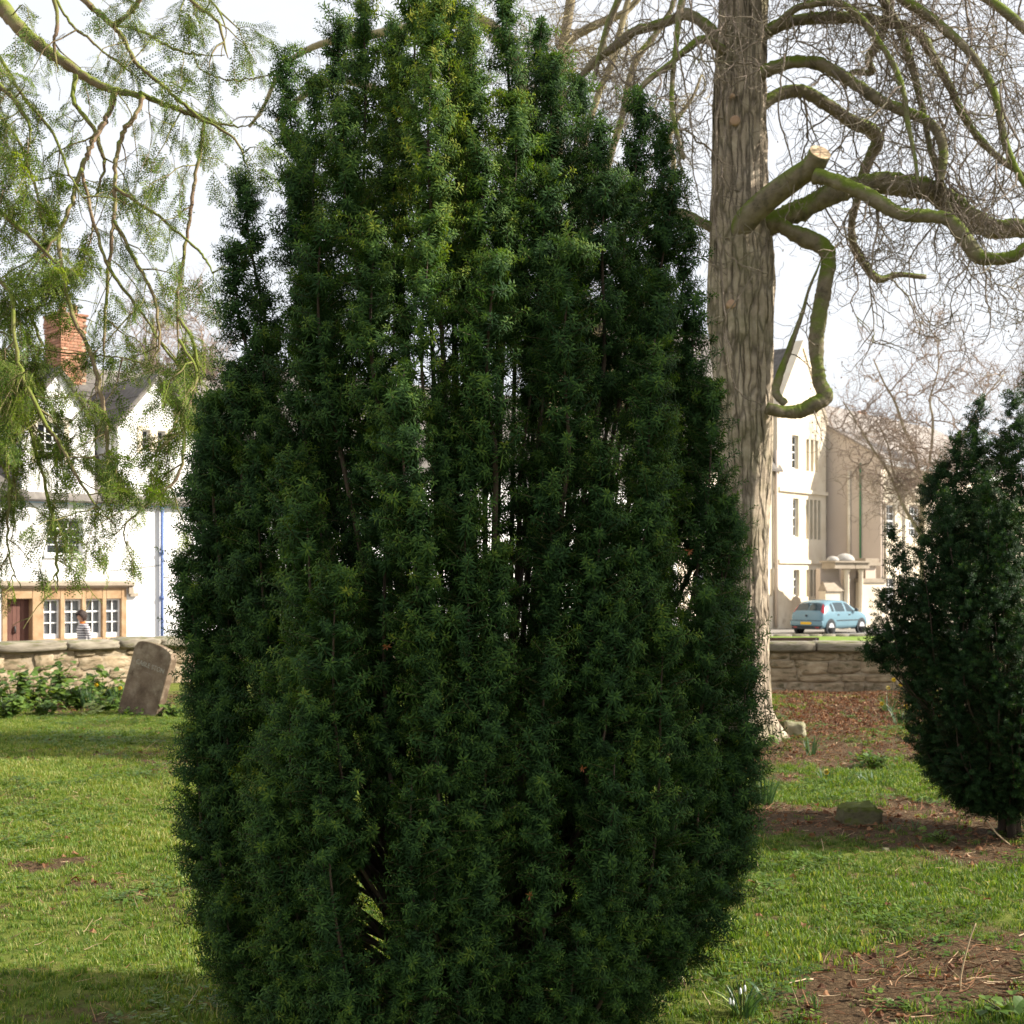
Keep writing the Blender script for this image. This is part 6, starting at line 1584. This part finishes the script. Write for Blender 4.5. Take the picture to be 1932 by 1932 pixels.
m_ = MB(); m_.box(-1.925, -1.80, -.72, .72, .22, .36); m_.build('valance', MAT['trim_dark'], car)
m_ = MB(); m_.box(-1.945, -1.936, -.79, .79, .582, .60); m_.build('bumper_strip', MAT['trim_dark'], car)
m_ = MB(); m_.box(-1.950, -1.937, -.26, .26, .42, .53); m_.build('number_plate', MAT['plate'], car)
m_ = MB(); m_.tube([(-1.905, 0, .80), (-1.925, 0, .80)], .05, 14); m_.build('badge', MAT['trim_dark'], car, True)
for sd in (-1, 1): m_ = MB(); m_.box(-1.932, -1.92, sd * .55 - .09, sd * .55 + .09, .27, .33); m_.build('fog_lamp', MAT['lamp_red'], car)
for yy in (-.32, .32):
    m_ = MB(); m_.box(-.95, -.82, yy - .2, yy + .2, .75, 1.12); m_.box(-.92, -.84, yy - .11, yy + .11, 1.13, 1.30); bevel(m_.build('seat', MAT['trim_dark'], car), .05, 3)

# ------------------------------------------------------------------ person in a striped jumper walking past the cottage
MAT['skin'] = mk('skin', [(0.46, 0.25, 0.17), (0.52, 0.30, 0.21)], 6, .6)
MAT['hair'] = mk('dark_hair', [(0.02, 0.012, 0.01), (0.04, 0.022, 0.018)], 30, .55, .6, 60)
MAT['trouser'] = mk('dark_trousers', [(0.03, 0.035, 0.055), (0.05, 0.055, 0.08)], 10, .9)
MAT['shoe'] = mk('dark_shoes', [(0.02, 0.02, 0.02), (0.03, 0.03, 0.03)], 10, .7)
MAT['orange'] = mk('orange_collar', [(0.60, 0.17, 0.03), (0.7, 0.22, 0.05)], 10, .8)
def stripes():
    m, N, L, b = _base('striped_jumper')
    tcn = N.new('ShaderNodeTexCoord'); sx = N.new('ShaderNodeSeparateXYZ'); L.new(tcn.outputs['Object'], sx.inputs['Vector'])
    mu = N.new('ShaderNodeMath'); mu.operation = 'MULTIPLY'; mu.inputs[1].default_value = 1 / .052; L.new(sx.outputs['Z'], mu.inputs[0])
    fr = N.new('ShaderNodeMath'); fr.operation = 'FRACT'; L.new(mu.outputs[0], fr.inputs[0])
    gt_ = N.new('ShaderNodeMath'); gt_.operation = 'GREATER_THAN'; gt_.inputs[1].default_value = .5; L.new(fr.outputs[0], gt_.inputs[0])
    mx = N.new('ShaderNodeMix'); mx.data_type = 'RGBA'; L.new(gt_.outputs[0], mx.inputs['Factor']); mx.inputs['A'].default_value = (.62, .60, .58, 1); mx.inputs['B'].default_value = (.07, .055, .085, 1)
    L.new(mx.outputs['Result'], b.inputs['Base Color']); b.inputs['Roughness'].default_value = .95
    return m
MAT['stripes'] = stripes()
pp = P(160, 1090, 29.7)
# x = walking direction (towards the left of the view), y = to the person's right-hand side away from the viewer
joints = [('pel', (0, 0, .93), (.14, .15)), ('waist', (.01, 0, 1.08), (.12, .145)), ('chest', (.03, 0, 1.27), (.125, .165)), ('upper', (.025, 0, 1.38), (.10, .15)), ('neck', (.05, 0, 1.455), (.052, .055)), ('neck2', (.075, 0, 1.50), (.05, .052)),
          ('head', (.095, 0, 1.575), (.088, .075)), ('crown', (.085, 0, 1.635), (.075, .065)),
          ('sl', (.02, .17, 1.37), (.062, .062)), ('el', (-.03, .21, 1.12), (.046, .046)), ('wl', (.04, .20, .89), (.03, .03)), ('pl', (.06, .20, .83), (.032, .02)),
          ('sr', (.02, -.17, 1.37), (.062, .062)), ('er', (-.06, -.21, 1.12), (.046, .046)), ('wr', (-.02, -.21, .88), (.03, .03)), ('pr', (-.01, -.21, .82), (.032, .02)),
          ('hl', (.01, .085, .88), (.095, .095)), ('kl', (.13, .09, .49), (.06, .06)), ('al', (.10, .09, .09), (.038, .038)), ('tl', (.24, .09, .035), (.035, .04)),
          ('hr', (-.01, -.085, .88), (.095, .095)), ('kr', (-.02, -.09, .49), (.06, .06)), ('ar', (-.27, -.09, .14), (.038, .038)), ('tr', (-.16, -.09, .035), (.035, .04))]
E_ = [('pel', 'waist'), ('waist', 'chest'), ('chest', 'upper'), ('upper', 'neck'), ('neck', 'neck2'), ('neck2', 'head'), ('head', 'crown'), ('upper', 'sl'), ('sl', 'el'), ('el', 'wl'), ('wl', 'pl'), ('upper', 'sr'), ('sr', 'er'), ('er', 'wr'), ('wr', 'pr'),
      ('pel', 'hl'), ('hl', 'kl'), ('kl', 'al'), ('al', 'tl'), ('pel', 'hr'), ('hr', 'kr'), ('kr', 'ar'), ('ar', 'tr')]
for s_, w in (('l', (.06, .20, .83)), ('r', (-.01, -.21, .82))):
    for q in range(5):
        nm = 'f%s%d' % (s_, q); off = (-.03 + .018 * q); ln = (.055, .075, .08, .075, .05)[q] if q else .05
        sx = w[0] + off
        joints += [(nm + 'a', (sx, w[1], w[2] - .035 if q < 4 else w[2] - .005), (.0095, .0095)), (nm + 'b', (sx + (.012 if q < 4 else .03), w[1] + (-.008 if s_ == 'l' else .008), w[2] - .035 - ln if q < 4 else w[2] - .05), (.008, .008))]
        E_ += [('p' + s_, nm + 'a'), (nm + 'a', nm + 'b')]
ji = {j[0]: i for i, j in enumerate(joints)}
me = bpy.data.meshes.new('person'); me.from_pydata([j[1] for j in joints], [(ji[a], ji[b]) for a, b in E_], [])
tmp = bpy.data.objects.new('person_rig', me); link(tmp)
sk = tmp.modifiers.new('skin', 'SKIN'); sk.use_smooth_shade = True
for i, j in enumerate(joints): me.skin_vertices[0].data[i].radius = j[2]; me.skin_vertices[0].data[i].use_root = (j[0] == 'pel')
tmp.modifiers.new('sub', 'SUBSURF').levels = 2
tmp.modifiers['sub'].render_levels = 2
dg = bpy.context.evaluated_depsgraph_get(); dg.update()
pm_ = bpy.data.meshes.new_from_object(tmp.evaluated_get(dg)); bpy.data.objects.remove(tmp)
pm_.name = 'person'
# nose, brow and ears drawn out of the same surface
for v in pm_.vertices:
    c = v.co
    if c.z > 1.5 and c.x > .13:
        c.x += .022 * math.exp(-((c.y / .014) ** 2 + ((c.z - 1.565) / .022) ** 2)) + .008 * math.exp(-((c.y / .03) ** 2 + ((c.z - 1.60) / .012) ** 2)) + .008 * math.exp(-((c.y / .022) ** 2 + ((c.z - 1.525) / .010) ** 2))
    if 1.54 < c.z < 1.60 and .05 < c.x < .10: c.y += math.copysign(.012, c.y) if abs(c.y) > .05 else 0
pm_.materials.clear()
for k in ('skin', 'stripes', 'trouser', 'shoe', 'orange'): pm_.materials.append(MAT[k])
for f in pm_.polygons:
    c = f.center; arm = abs(c.y) > .155
    f.material_index = 0 if c.z > 1.475 or (arm and c.z < .92) else 4 if c.z > 1.435 and abs(c.y) < .1 else 1 if c.z > .93 or arm else 3 if c.z < .075 else 2
    f.use_smooth = True
per = bpy.data.objects.new('person', pm_); link(per)
per.location = (pp.x, pp.y, ZR); per.rotation_euler = (0, 0, R(180 + 38))
tag(per, 'person in striped jumper with orange collar walking past the cottage windows', 'person')
hm = MB(); nth_, nph = 18, 10
for shell_ in (1,):
    vs, fs = [], []
    hr_ = random.Random(3)
    for i in range(nph + 1):
        ph = math.pi * .76 * i / nph
        for j in range(nth_):
            th = 2 * math.pi * j / nth_; r = .128 * (1 + hr_.uniform(-.09, .12))
            front = max(0, math.cos(th)) ; lim = 1 - .50 * front ** .6 * (i / nph)
            vs.append((.075 + r * .98 * math.sin(ph * lim) * math.cos(th), r * .9 * math.sin(ph * lim) * math.sin(th), 1.598 + r * math.cos(ph * lim)))
    for i in range(nph):
        for j in range(nth_): fs.append((i * nth_ + j, (i + 1) * nth_ + j, (i + 1) * nth_ + (j + 1) % nth_, i * nth_ + (j + 1) % nth_))
    hm.add(vs, fs)
ho = hm.build('hair', MAT['hair'], per, True)

# ------------------------------------------------------------------ bench beyond the wall
MAT['bench_wood'] = mk('bench_wood', [(0.05, 0.028, 0.02), (0.09, 0.05, 0.035)], 12, .7, .4, stretch=(.2, 1, 1))
bp_ = P(1478, 1090, 36); BE = empty('park_bench', (bp_.x, bp_.y, ZR), R(3)); tag(BE, 'dark brown slatted park bench behind the wall by the tree trunk', 'bench')
for zz, yy in ((.80, .02), (.68, .0), (.56, -.02)):
    m_ = MB(); m_.box(-.95, .95, yy, yy + .03, zz - (.05 if zz < .8 else .06), zz + (.04 if zz < .8 else .06)); bevel(m_.build('back_slat', MAT['bench_wood'], BE), .008)
for q in range(5): m_ = MB(); m_.box(-.95, .95, .10 + q * .085, .10 + q * .085 + .07, .42, .45); m_.build('seat_slat', MAT['bench_wood'], BE)
for sd in (-1, 1):
    m_ = MB(); x_ = sd * .86; m_.tube([(x_, -.05, 0), (x_, .0, .42), (x_, .035, .84)], .022, 8); m_.tube([(x_, .5, 0), (x_, .48, .42), (x_, .47, .62), (x_, .42, .66), (x_, .2, .64), (x_, .03, .66)], .02, 8); m_.tube([(x_, .0, .40), (x_, .49, .40)], .02, 8); m_.build('end_frame', MAT['iron'], BE, True)

# ------------------------------------------------------------------ stones, plants and flowers
MAT['moss_stone'] = mk('mossy_stone', [(0.10, 0.09, 0.05), (0.16, 0.145, 0.08), (0.24, 0.21, 0.14)], 6, .95, .9, 30, moss=((0.105, 0.12, 0.025), 0.42, 6))
MAT['pale_stone'] = mk('pale_stone', [(0.25, 0.23, 0.15), (0.36, 0.33, 0.22)], 6, .95, .7, 30, moss=((0.16, 0.17, 0.06), 0.2, 6))
rs = random.Random(71)
def boulder(name, px, py, w, d, h, mat, label, rz=0, jit=.10):
    V, F = rough_block('b', rs, 10, jit * .45, .8); mb = MB(); mb.add(V, F)
    for i, v in enumerate(mb.v):
        nn = mnoise.noise(Vector(v) * 2.3 + Vector((px * .1, 0, 0))) * .20 + mnoise.noise(Vector(v) * 6.5 + Vector((px * .1, 0, 0))) * .08
        mb.v[i] = (v[0] * (1 + nn), v[1] * (1 + nn), v[2] * (1 + nn))
    o = mb.build(name, MAT[mat], None, True); g = G(px, py); o.location = (g.x, g.y + d * .4, h * .40); o.scale = (w, d, h); o.rotation_euler = (R(rs.uniform(-5, 5)), R(rs.uniform(-4, 4)), rz)
    tag(o, label, 'stone'); return o
boulder('stone_block', 1626, 1563, .26, .22, .165, 'moss_stone', 'squat moss-covered stone block half sunk in bare soil before the small yew', R(6))
boulder('stone_block', 1503, 1391, .22, .2, .17, 'pale_stone', 'pale squared stone lying against the root of the big bare tree', R(-14), .07)
boulder('stone_block', 1484, 1388, .14, .2, .16, 'moss_stone', 'small mossy stone wedged between tree root and pale squared stone', R(30))
for k, (px, py, lab) in enumerate(((1282, 1853, 'small pale pebble on the grass at the foot of the columnar yew'), (1672, 1607, 'small white pebble in the grass right of the mossy block'), (1678, 1897, 'small pale stone on the twiggy soil near the snowdrops'))):
    boulder('pebble', px, py, .035, .03, .025, 'pale_stone', lab, .3 * k)

MAT['leaf_lush'] = leaf_mat('lush_leaves', [(0.04, 0.08, 0.015, 0), (0.085, 0.155, 0.025, .4), (0.15, 0.22, 0.04, .75), (0.32, 0.33, 0.10, 1)], .35, .5, .35, False)
MAT['leaf_strap'] = leaf_mat('strap_leaves', [(0.035, 0.075, 0.03, 0), (0.06, 0.125, 0.05, .5), (0.16, 0.21, 0.06, 1)], .3, .45, .4, False)
MAT['leaf_pale'] = leaf_mat('pale_leaves', [(0.22, 0.28, 0.06, 0), (0.36, 0.42, 0.14, .5), (0.5, 0.54, 0.24, 1)], .35, .5, .3, False)
MAT['petal_yellow'] = mk('yellow_petal', [(0.72, 0.50, 0.03), (0.80, 0.62, 0.06)], 20, .6)
MAT['petal_pale'] = mk('pale_petal', [(0.80, 0.74, 0.35), (0.85, 0.80, 0.5)], 20, .6)
MAT['petal_white'] = mk('white_petal', [(0.78, 0.80, 0.74), (0.85, 0.86, 0.82)], 20, .6)
MAT['stalk_dry'] = mk('dry_stalk', [(0.36, 0.26, 0.15), (0.48, 0.36, 0.22)], 20, .8)
class LB:
    def __init__(self): self.v, self.f, self.c = [], [], []
    def leaf(self, p, d, n, L_, W, c, lobes=False, fold=.25, droop=.3, k=5):
        p, d, n = np.array(p, float), np.array(d, float), np.array(n, float); d /= np.linalg.norm(d); s = np.cross(d, n); s /= max(1e-6, np.linalg.norm(s)); n = np.cross(s, d); b = len(self.v)
        for i in range(k):
            t = i / (k - 1); w = W * .5 * (math.sin(math.pi * min(1, .1 + .88 * t)) ** .7) * (1 + (.18 * math.sin(t * 17) if lobes else 0))
            q = p + d * L_ * t + np.array([0, 0, -droop * L_ * t * t])
            self.v += [q - s * w + n * w * fold, q, q + s * w + n * w * fold]; self.c += [c + .05, c - .05, c + .05]
        for i in range(k - 1):
            a = b + i * 3; self.f += [(a, a + 1, a + 4, a + 3), (a + 1, a + 2, a + 5, a + 4)]
    def blade(self, p, d, L_, W, c, bend, k=6):
        p, d = np.array(p, float), np.array(d, float); d /= np.linalg.norm(d); h = np.array([d[0], d[1], 0]); l = np.linalg.norm(h); h = h / l if l > 1e-6 else np.array([1, 0, 0.]); s = np.cross(h, [0, 0, 1]); b = len(self.v); a = rs.uniform(0, 3.14); s = s * math.cos(a) + h * math.sin(a) * .8
        for i in range(k):
            t = i / (k - 1); q = p + d * L_ * t + h * bend * L_ * t * t - np.array([0, 0, bend * .55 * L_ * t ** 3]); w = W * .5 * (1 - t ** 3 * .9)
            self.v += [q - s * w, q + s * w]; self.c += [c - .2 + .35 * (1 - t) ** 3, c - .2 + .35 * (1 - t) ** 3]
        for i in range(k - 1): a2 = b + i * 2; self.f.append((a2, a2 + 1, a2 + 3, a2 + 2))
    def build(self, name, mat, parent):
        o = bpy.data.objects.new(name, attr_mesh(name, self.v, self.f, self.c, [mat])); return link(o, parent)
def leafy(px, py, h, w, n, size, label, mat='leaf_lush', stems=9, name='leafy_plant'):
    g = G(px, py); e = empty(name, tuple(g)); tag(e, label, 'plant'); lb, sm = LB(), MB()
    tops = []
    for i in range(stems):
        a = rs.uniform(0, 6.283); r = w * rs.uniform(.2, 1); tp = Vector((math.cos(a) * r, math.sin(a) * r * .7, h * rs.uniform(.45, 1))); tops.append(tp)
        sm.tube([(tp.x * .15, tp.y * .15, -.03), (tp.x * .5, tp.y * .5, tp.z * .6), tuple(tp)], [.006, .005, .003], 4)
    for i in range(n):
        tp = rs.choice(tops); f = rs.uniform(.25, 1.05); p = (tp.x * (.15 + .85 * f) + rs.gauss(0, .035), tp.y * (.15 + .85 * f) + rs.gauss(0, .035), max(.01, tp.z * f * f + rs.gauss(0, .03)))
        a = rs.uniform(0, 6.283); lb.leaf(p, (math.cos(a), math.sin(a), rs.uniform(-.3, .5)), (rs.uniform(-.4, .4), rs.uniform(-.6, .1), 1), size * rs.uniform(.6, 1.2), size * rs.uniform(.8, 1.1), rs.uniform(.15, .75), True)
    sm.build('stems', MAT['leaf_strap'] if False else MAT['shoot'], e, True)['kind'] = 'stuff'; lb.build('foliage', MAT[mat], e)['kind'] = 'stuff'
    return e
for px, py, h, w, n, s_, lab in ((28, 1338, .62, .34, 190, .11, 'tall lush mallow at the far left below the wall'), (62, 1330, .52, .30, 150, .10, 'leafy mallow second from the left below the wall'), (112, 1322, .66, .30, 190, .10, 'tall pointed mallow in the middle of the leafy bed'), (150, 1332, .42, .34, 170, .10, 'low spreading mallow beneath the tall pointed one'),
                                 (195, 1324, .50, .32, 190, .11, 'rounded dark mallow between tall mallow and headstone'), (-40, 1332, .6, .34, 150, .11, 'mallow at the very edge of the leafy bed by the wall'), (20, 1352, .28, .26, 120, .09, 'low mallow at the lawn edge far left'), (205, 1342, .3, .26, 110, .08, 'low leafy clump at the lawn edge near the headstone'), (80, 1346, .26, .26, 110, .08, 'low leafy clump at the lawn edge below the tall mallow')):
    leafy(px, py, h, w, n, s_, lab)
leafy(176, 1350, .20, .10, 34, .085, 'pale yellow-green young plant glowing at the edge of the lawn', 'leaf_pale', 6)
leafy(318, 1352, .22, .16, 70, .07, 'leafy weed growing at the right foot of the headstone')
leafy(240, 1352, .10, .14, 50, .06, 'small leafy weed at the left foot of the headstone')
leafy(1650, 1447, .14, .18, 90, .05, 'low bright green weed on the bare soil left of the small yew')
leafy(1632, 1432, .08, .14, 50, .05, 'tiny green seedling patch behind the low weed')
leafy(1432, 1408, .10, .2, 70, .05, 'low green weeds at the foot of the big bare tree')
leafy(1915, 1928, .09, .12, 50, .05, 'green leaf clump at the bottom right corner')
leafy(1775, 1585, .07, .12, 40, .04, 'small weed on the bare soil below the small yew')
def strap(px, py, h, n, spread, label, flowers=(), white=0, name='daffodil_clump', W=.012, cat='plant', bend=(.05, .35)):
    g = G(px, py); e = empty(name, tuple(g)); tag(e, label, cat); lb = LB()
    for i in range(n):
        a = rs.uniform(0, 6.283); r = spread * .35 * math.sqrt(rs.random()); lean = rs.uniform(.02, .42)
        lb.blade((math.cos(a) * r, math.sin(a) * r, -.01), (math.cos(a) * lean, math.sin(a) * lean, 1), h * rs.uniform(.6, 1.05), W * rs.uniform(.8, 1.2), rs.uniform(.35, .6), rs.uniform(*bend))
    lb.build('leaves', MAT['leaf_strap'], e)['kind'] = 'stuff'
    if white:
        lb = LB()
        for i in range(14):
            a = rs.uniform(0, 6.283); lean = rs.uniform(.3, .9); lb.blade((math.cos(a) * .02, math.sin(a) * .02, -.01), (math.cos(a) * lean, math.sin(a) * lean, 1), h * rs.uniform(.6, 1.1), W, rs.uniform(.3, .6), rs.uniform(.3, .8))
        lb.build('leaves', MAT['leaf_pale'], e)['kind'] = 'stuff'
    for (fx, fz, pale) in flowers:
        m_ = MB(); m_.tube([(fx * .3, 0, 0), (fx * .8, -.02, fz * .7), (fx, -.03, fz)], .004, 5); fo = m_.build('flower_stalk', MAT['shoot'], e, True)
        m_ = MB(); c = Vector((fx, -.05, fz)); 
        for q in range(6):
            a = q * 1.047; d_ = Vector((math.cos(a), -.15, math.sin(a))); s_ = Vector((-math.sin(a), 0, math.cos(a))) * .010; m_.add([c, c + d_ * .018 + s_, c + d_ * .032, c + d_ * .018 - s_], [(0, 1, 2, 3)])
        m_.build('petals', MAT['petal_pale' if pale else 'petal_yellow'], fo)
        m_ = MB(); m_.tube([c, c + Vector((0, -.02, 0)), c + Vector((0, -.035, 0))], [.012, .014, .020], 10, False); m_.build('trumpet', MAT['petal_yellow'], fo, True)
    for i in range(white):
        a = rs.uniform(0, 6.283); r = rs.uniform(.02, .11); x_, y_ = math.cos(a) * r, math.sin(a) * r - .04; zt = rs.uniform(.08, .15)
        m_ = MB(); m_.tube([(x_ * .5, y_ * .5, 0), (x_, y_, zt), (x_ * 1.1, y_ * 1.1 - .012, zt + .004), (x_ * 1.12, y_ * 1.12 - .018, zt - .012)], .0016, 4); fo = m_.build('flower_stalk', MAT['shoot'], e, True)
        m_ = MB(); c = Vector((x_ * 1.12, y_ * 1.12 - .018, zt - .012)); m_.tube([c, c - Vector((0, 0, .008)), c - Vector((0, 0, .022)), c - Vector((0, 0, .027))], [.002, .005, .0055, .002], 8); m_.build('petals', MAT['petal_white'], fo, True)
    return e
strap(1441, 1524, .30, 60, .14, 'big clump of upright daffodil leaves beside the columnar yew', W=.011, bend=(.0, .12))
strap(1530, 1424, .22, 24, .12, 'small upright clump of pale daffodil leaves on the leaf litter', W=.012, bend=(0, .1))
strap(1420, 1418, .26, 12, .1, 'thin daffodil shoots at the foot of the bare tree', W=.012, bend=(0, .1))
strap(1676, 1345, .30, 30, .2, 'daffodils with yellow flowers beside the small yew', [(-.02, .32, True), (.05, .42, False), (.14, .36, False), (-.1, .12, False)], W=.012)
strap(1700, 1365, .30, 30, .25, 'leafy daffodils half hidden by the small yew', [(.04, .2, False)], W=.012)
strap(1560, 1470, .12, 18, .16, 'low daffodil shoots with one yellow-white bud', [(-.02, .07, True)], W=.010)
strap(1650, 1478, .13, 40, .5, 'band of low bulb leaves left of the small yew', W=.010, bend=(.1, .6))
strap(1590, 1482, .11, 26, .4, 'sparse bulb leaves in the grass behind the mossy block', W=.009, bend=(.1, .6))
strap(1685, 1572, .11, 9, .06, 'thin grassy bulb shoots right of the mossy block', W=.007, bend=(.1, .4))
strap(1725, 1570, .13, 7, .07, 'few arching bulb leaves on bare soil before the small yew', W=.008, bend=(.2, .6))
strap(1402, 1912, .15, 46, .12, 'snowdrop clump with white flowers at the bottom beside the columnar yew', white=4, name='snowdrop_clump', W=.009, bend=(.15, .7))
strap(1448, 1890, .14, 14, .08, 'arching bulb leaves just right of the snowdrops', name='snowdrop_clump', W=.009, bend=(.3, .8))
strap(1541, 1905, .10, 5, .03, 'single upright green shoot on the twiggy soil', name='bulb_shoot', W=.007, bend=(0, .1))
strap(170, 1335, .34, 60, .22, 'tall daffodil leaves in shade beside the leafy bed', [(.1, .30, False)], W=.012, bend=(0, .2))
strap(222, 1335, .36, 40, .16, 'tall daffodil leaves next to the headstone', [(.05, .26, False)], W=.012, bend=(0, .2))
strap(8, 1350, .3, 24, .12, 'bulb leaves at the left edge of the lawn', W=.014, bend=(0, .2))
def stalk(name, pts, Y, r, label):
    m_ = MB(); S_ = smooth_path([tuple(P(a, b, Y)) for a, b in pts], 14); m_.tube([Vector(q) for q in S_], list(np.linspace(r, r * .6, 14)), 5); tag(m_.build(name, MAT['stalk_dry'], None, True), label, 'stalk')
gy = G(1812, 1872).y
stalk('dry_stalk', [(1811, 1876), (1813, 1840), (1822, 1800), (1832, 1765), (1841, 1742)], gy, .0045, 'tall bare dry stalk standing up from the twiggy soil')
gy = G(1905, 1592).y
stalk('dead_branch', [(1862, 1548), (1880, 1572), (1898, 1588), (1906, 1594)], gy, .006, 'thin dead branch leaning under the small yew')
gy = G(1790, 1580).y
stalk('dry_stalk', [(1806, 1550), (1810, 1540), (1812, 1528)], gy, .005, 'short dry stalk on bare soil under the small yew')

# ------------------------------------------------------------------ an unseen evergreen, set and shaped to shade the columnar yew
MAT['holm'] = leaf_mat('evergreen_leaves', [(0.02, 0.04, 0.015, 0), (0.04, 0.075, 0.02, .5), (0.08, 0.12, 0.03, 1)], .15, .45, .35)
rs = random.Random(81)
def leaf_clump(name, rs, n=40, r=.28, L_=.09):
    V, F, C = [], [], []
    for i in range(n):
        d = np.array([rs.gauss(0, 1), rs.gauss(0, 1), rs.gauss(0, 1)]); d /= np.linalg.norm(d); p = d * r * rs.random() ** .4
        a = np.array([rs.gauss(0, 1), rs.gauss(0, 1), rs.gauss(0, 1)]); a /= np.linalg.norm(a); s = np.cross(a, d); s /= np.linalg.norm(s); b = len(V); c = rs.uniform(.2, .8)
        V += [p, p + a * L_ * .5 + s * L_ * .24, p + a * L_, p + a * L_ * .5 - s * L_ * .24]; F.append((b, b + 1, b + 2, b + 3)); C += [c] * 4
    return attr_mesh(name, V, F, C, [MAT['holm']])
CLUMP = scatter_group('leaf_clump', [leaf_clump('leaf_clump_mesh', rs) for i in range(4)])
def evergreen(x, y, zc, rx, ry, rz, n, label, seedv, trunk_r=.25):
    r_ = np.random.default_rng(seedv); rr = random.Random(seedv)
    e = empty('shade_evergreen', (x, y, 0)); tag(e, label, 'tree', 'evergreens outside the view')
    m_ = MB(); m_.tube([(0, 0, -.1), (.05, 0, zc - rz * .6), (0, .05, zc), (0, 0, zc + rz * .7)], [trunk_r, trunk_r * .8, trunk_r * .5, .03], 10)
    for i in range(14):
        a = rr.uniform(0, 6.283); q = rr.uniform(.5, .85); z0 = zc + rz * rr.uniform(-.7, .3)
        m_.tube([(0, 0, z0), (math.cos(a) * rx * q * .5, math.sin(a) * ry * q * .5, z0 + rz * .15), (math.cos(a) * rx * q, math.sin(a) * ry * q, z0 + rz * .3)], [.07, .05, .02], 6)
    m_.build('trunk', MAT['bark_big'], e, True)
    d = r_.normal(size=(n, 3)); d /= np.linalg.norm(d, axis=1)[:, None]; q = r_.random(n) ** .38
    lump = .82 + .3 * np.array([mnoise.noise(Vector(v) * 2.0 + Vector((seedv, 0, 0))) for v in d])
    p = d * (q * lump)[:, None] * np.array([rx, ry, rz]) + np.array([0, 0, zc])
    p = p[p[:, 2] > .3]
    scatter('crown', e, p, r_.normal(size=(len(p), 3)), r_.uniform(.7, 1.2, len(p)), r_.normal(0, .15, len(p)), CLUMP)

evergreen(5.0, 5.05, 4.35, 1.25, .92, 1.7, 1900, 'unseen dark round-headed evergreen outside the view, set to shade the columnar yew from the right', 5)
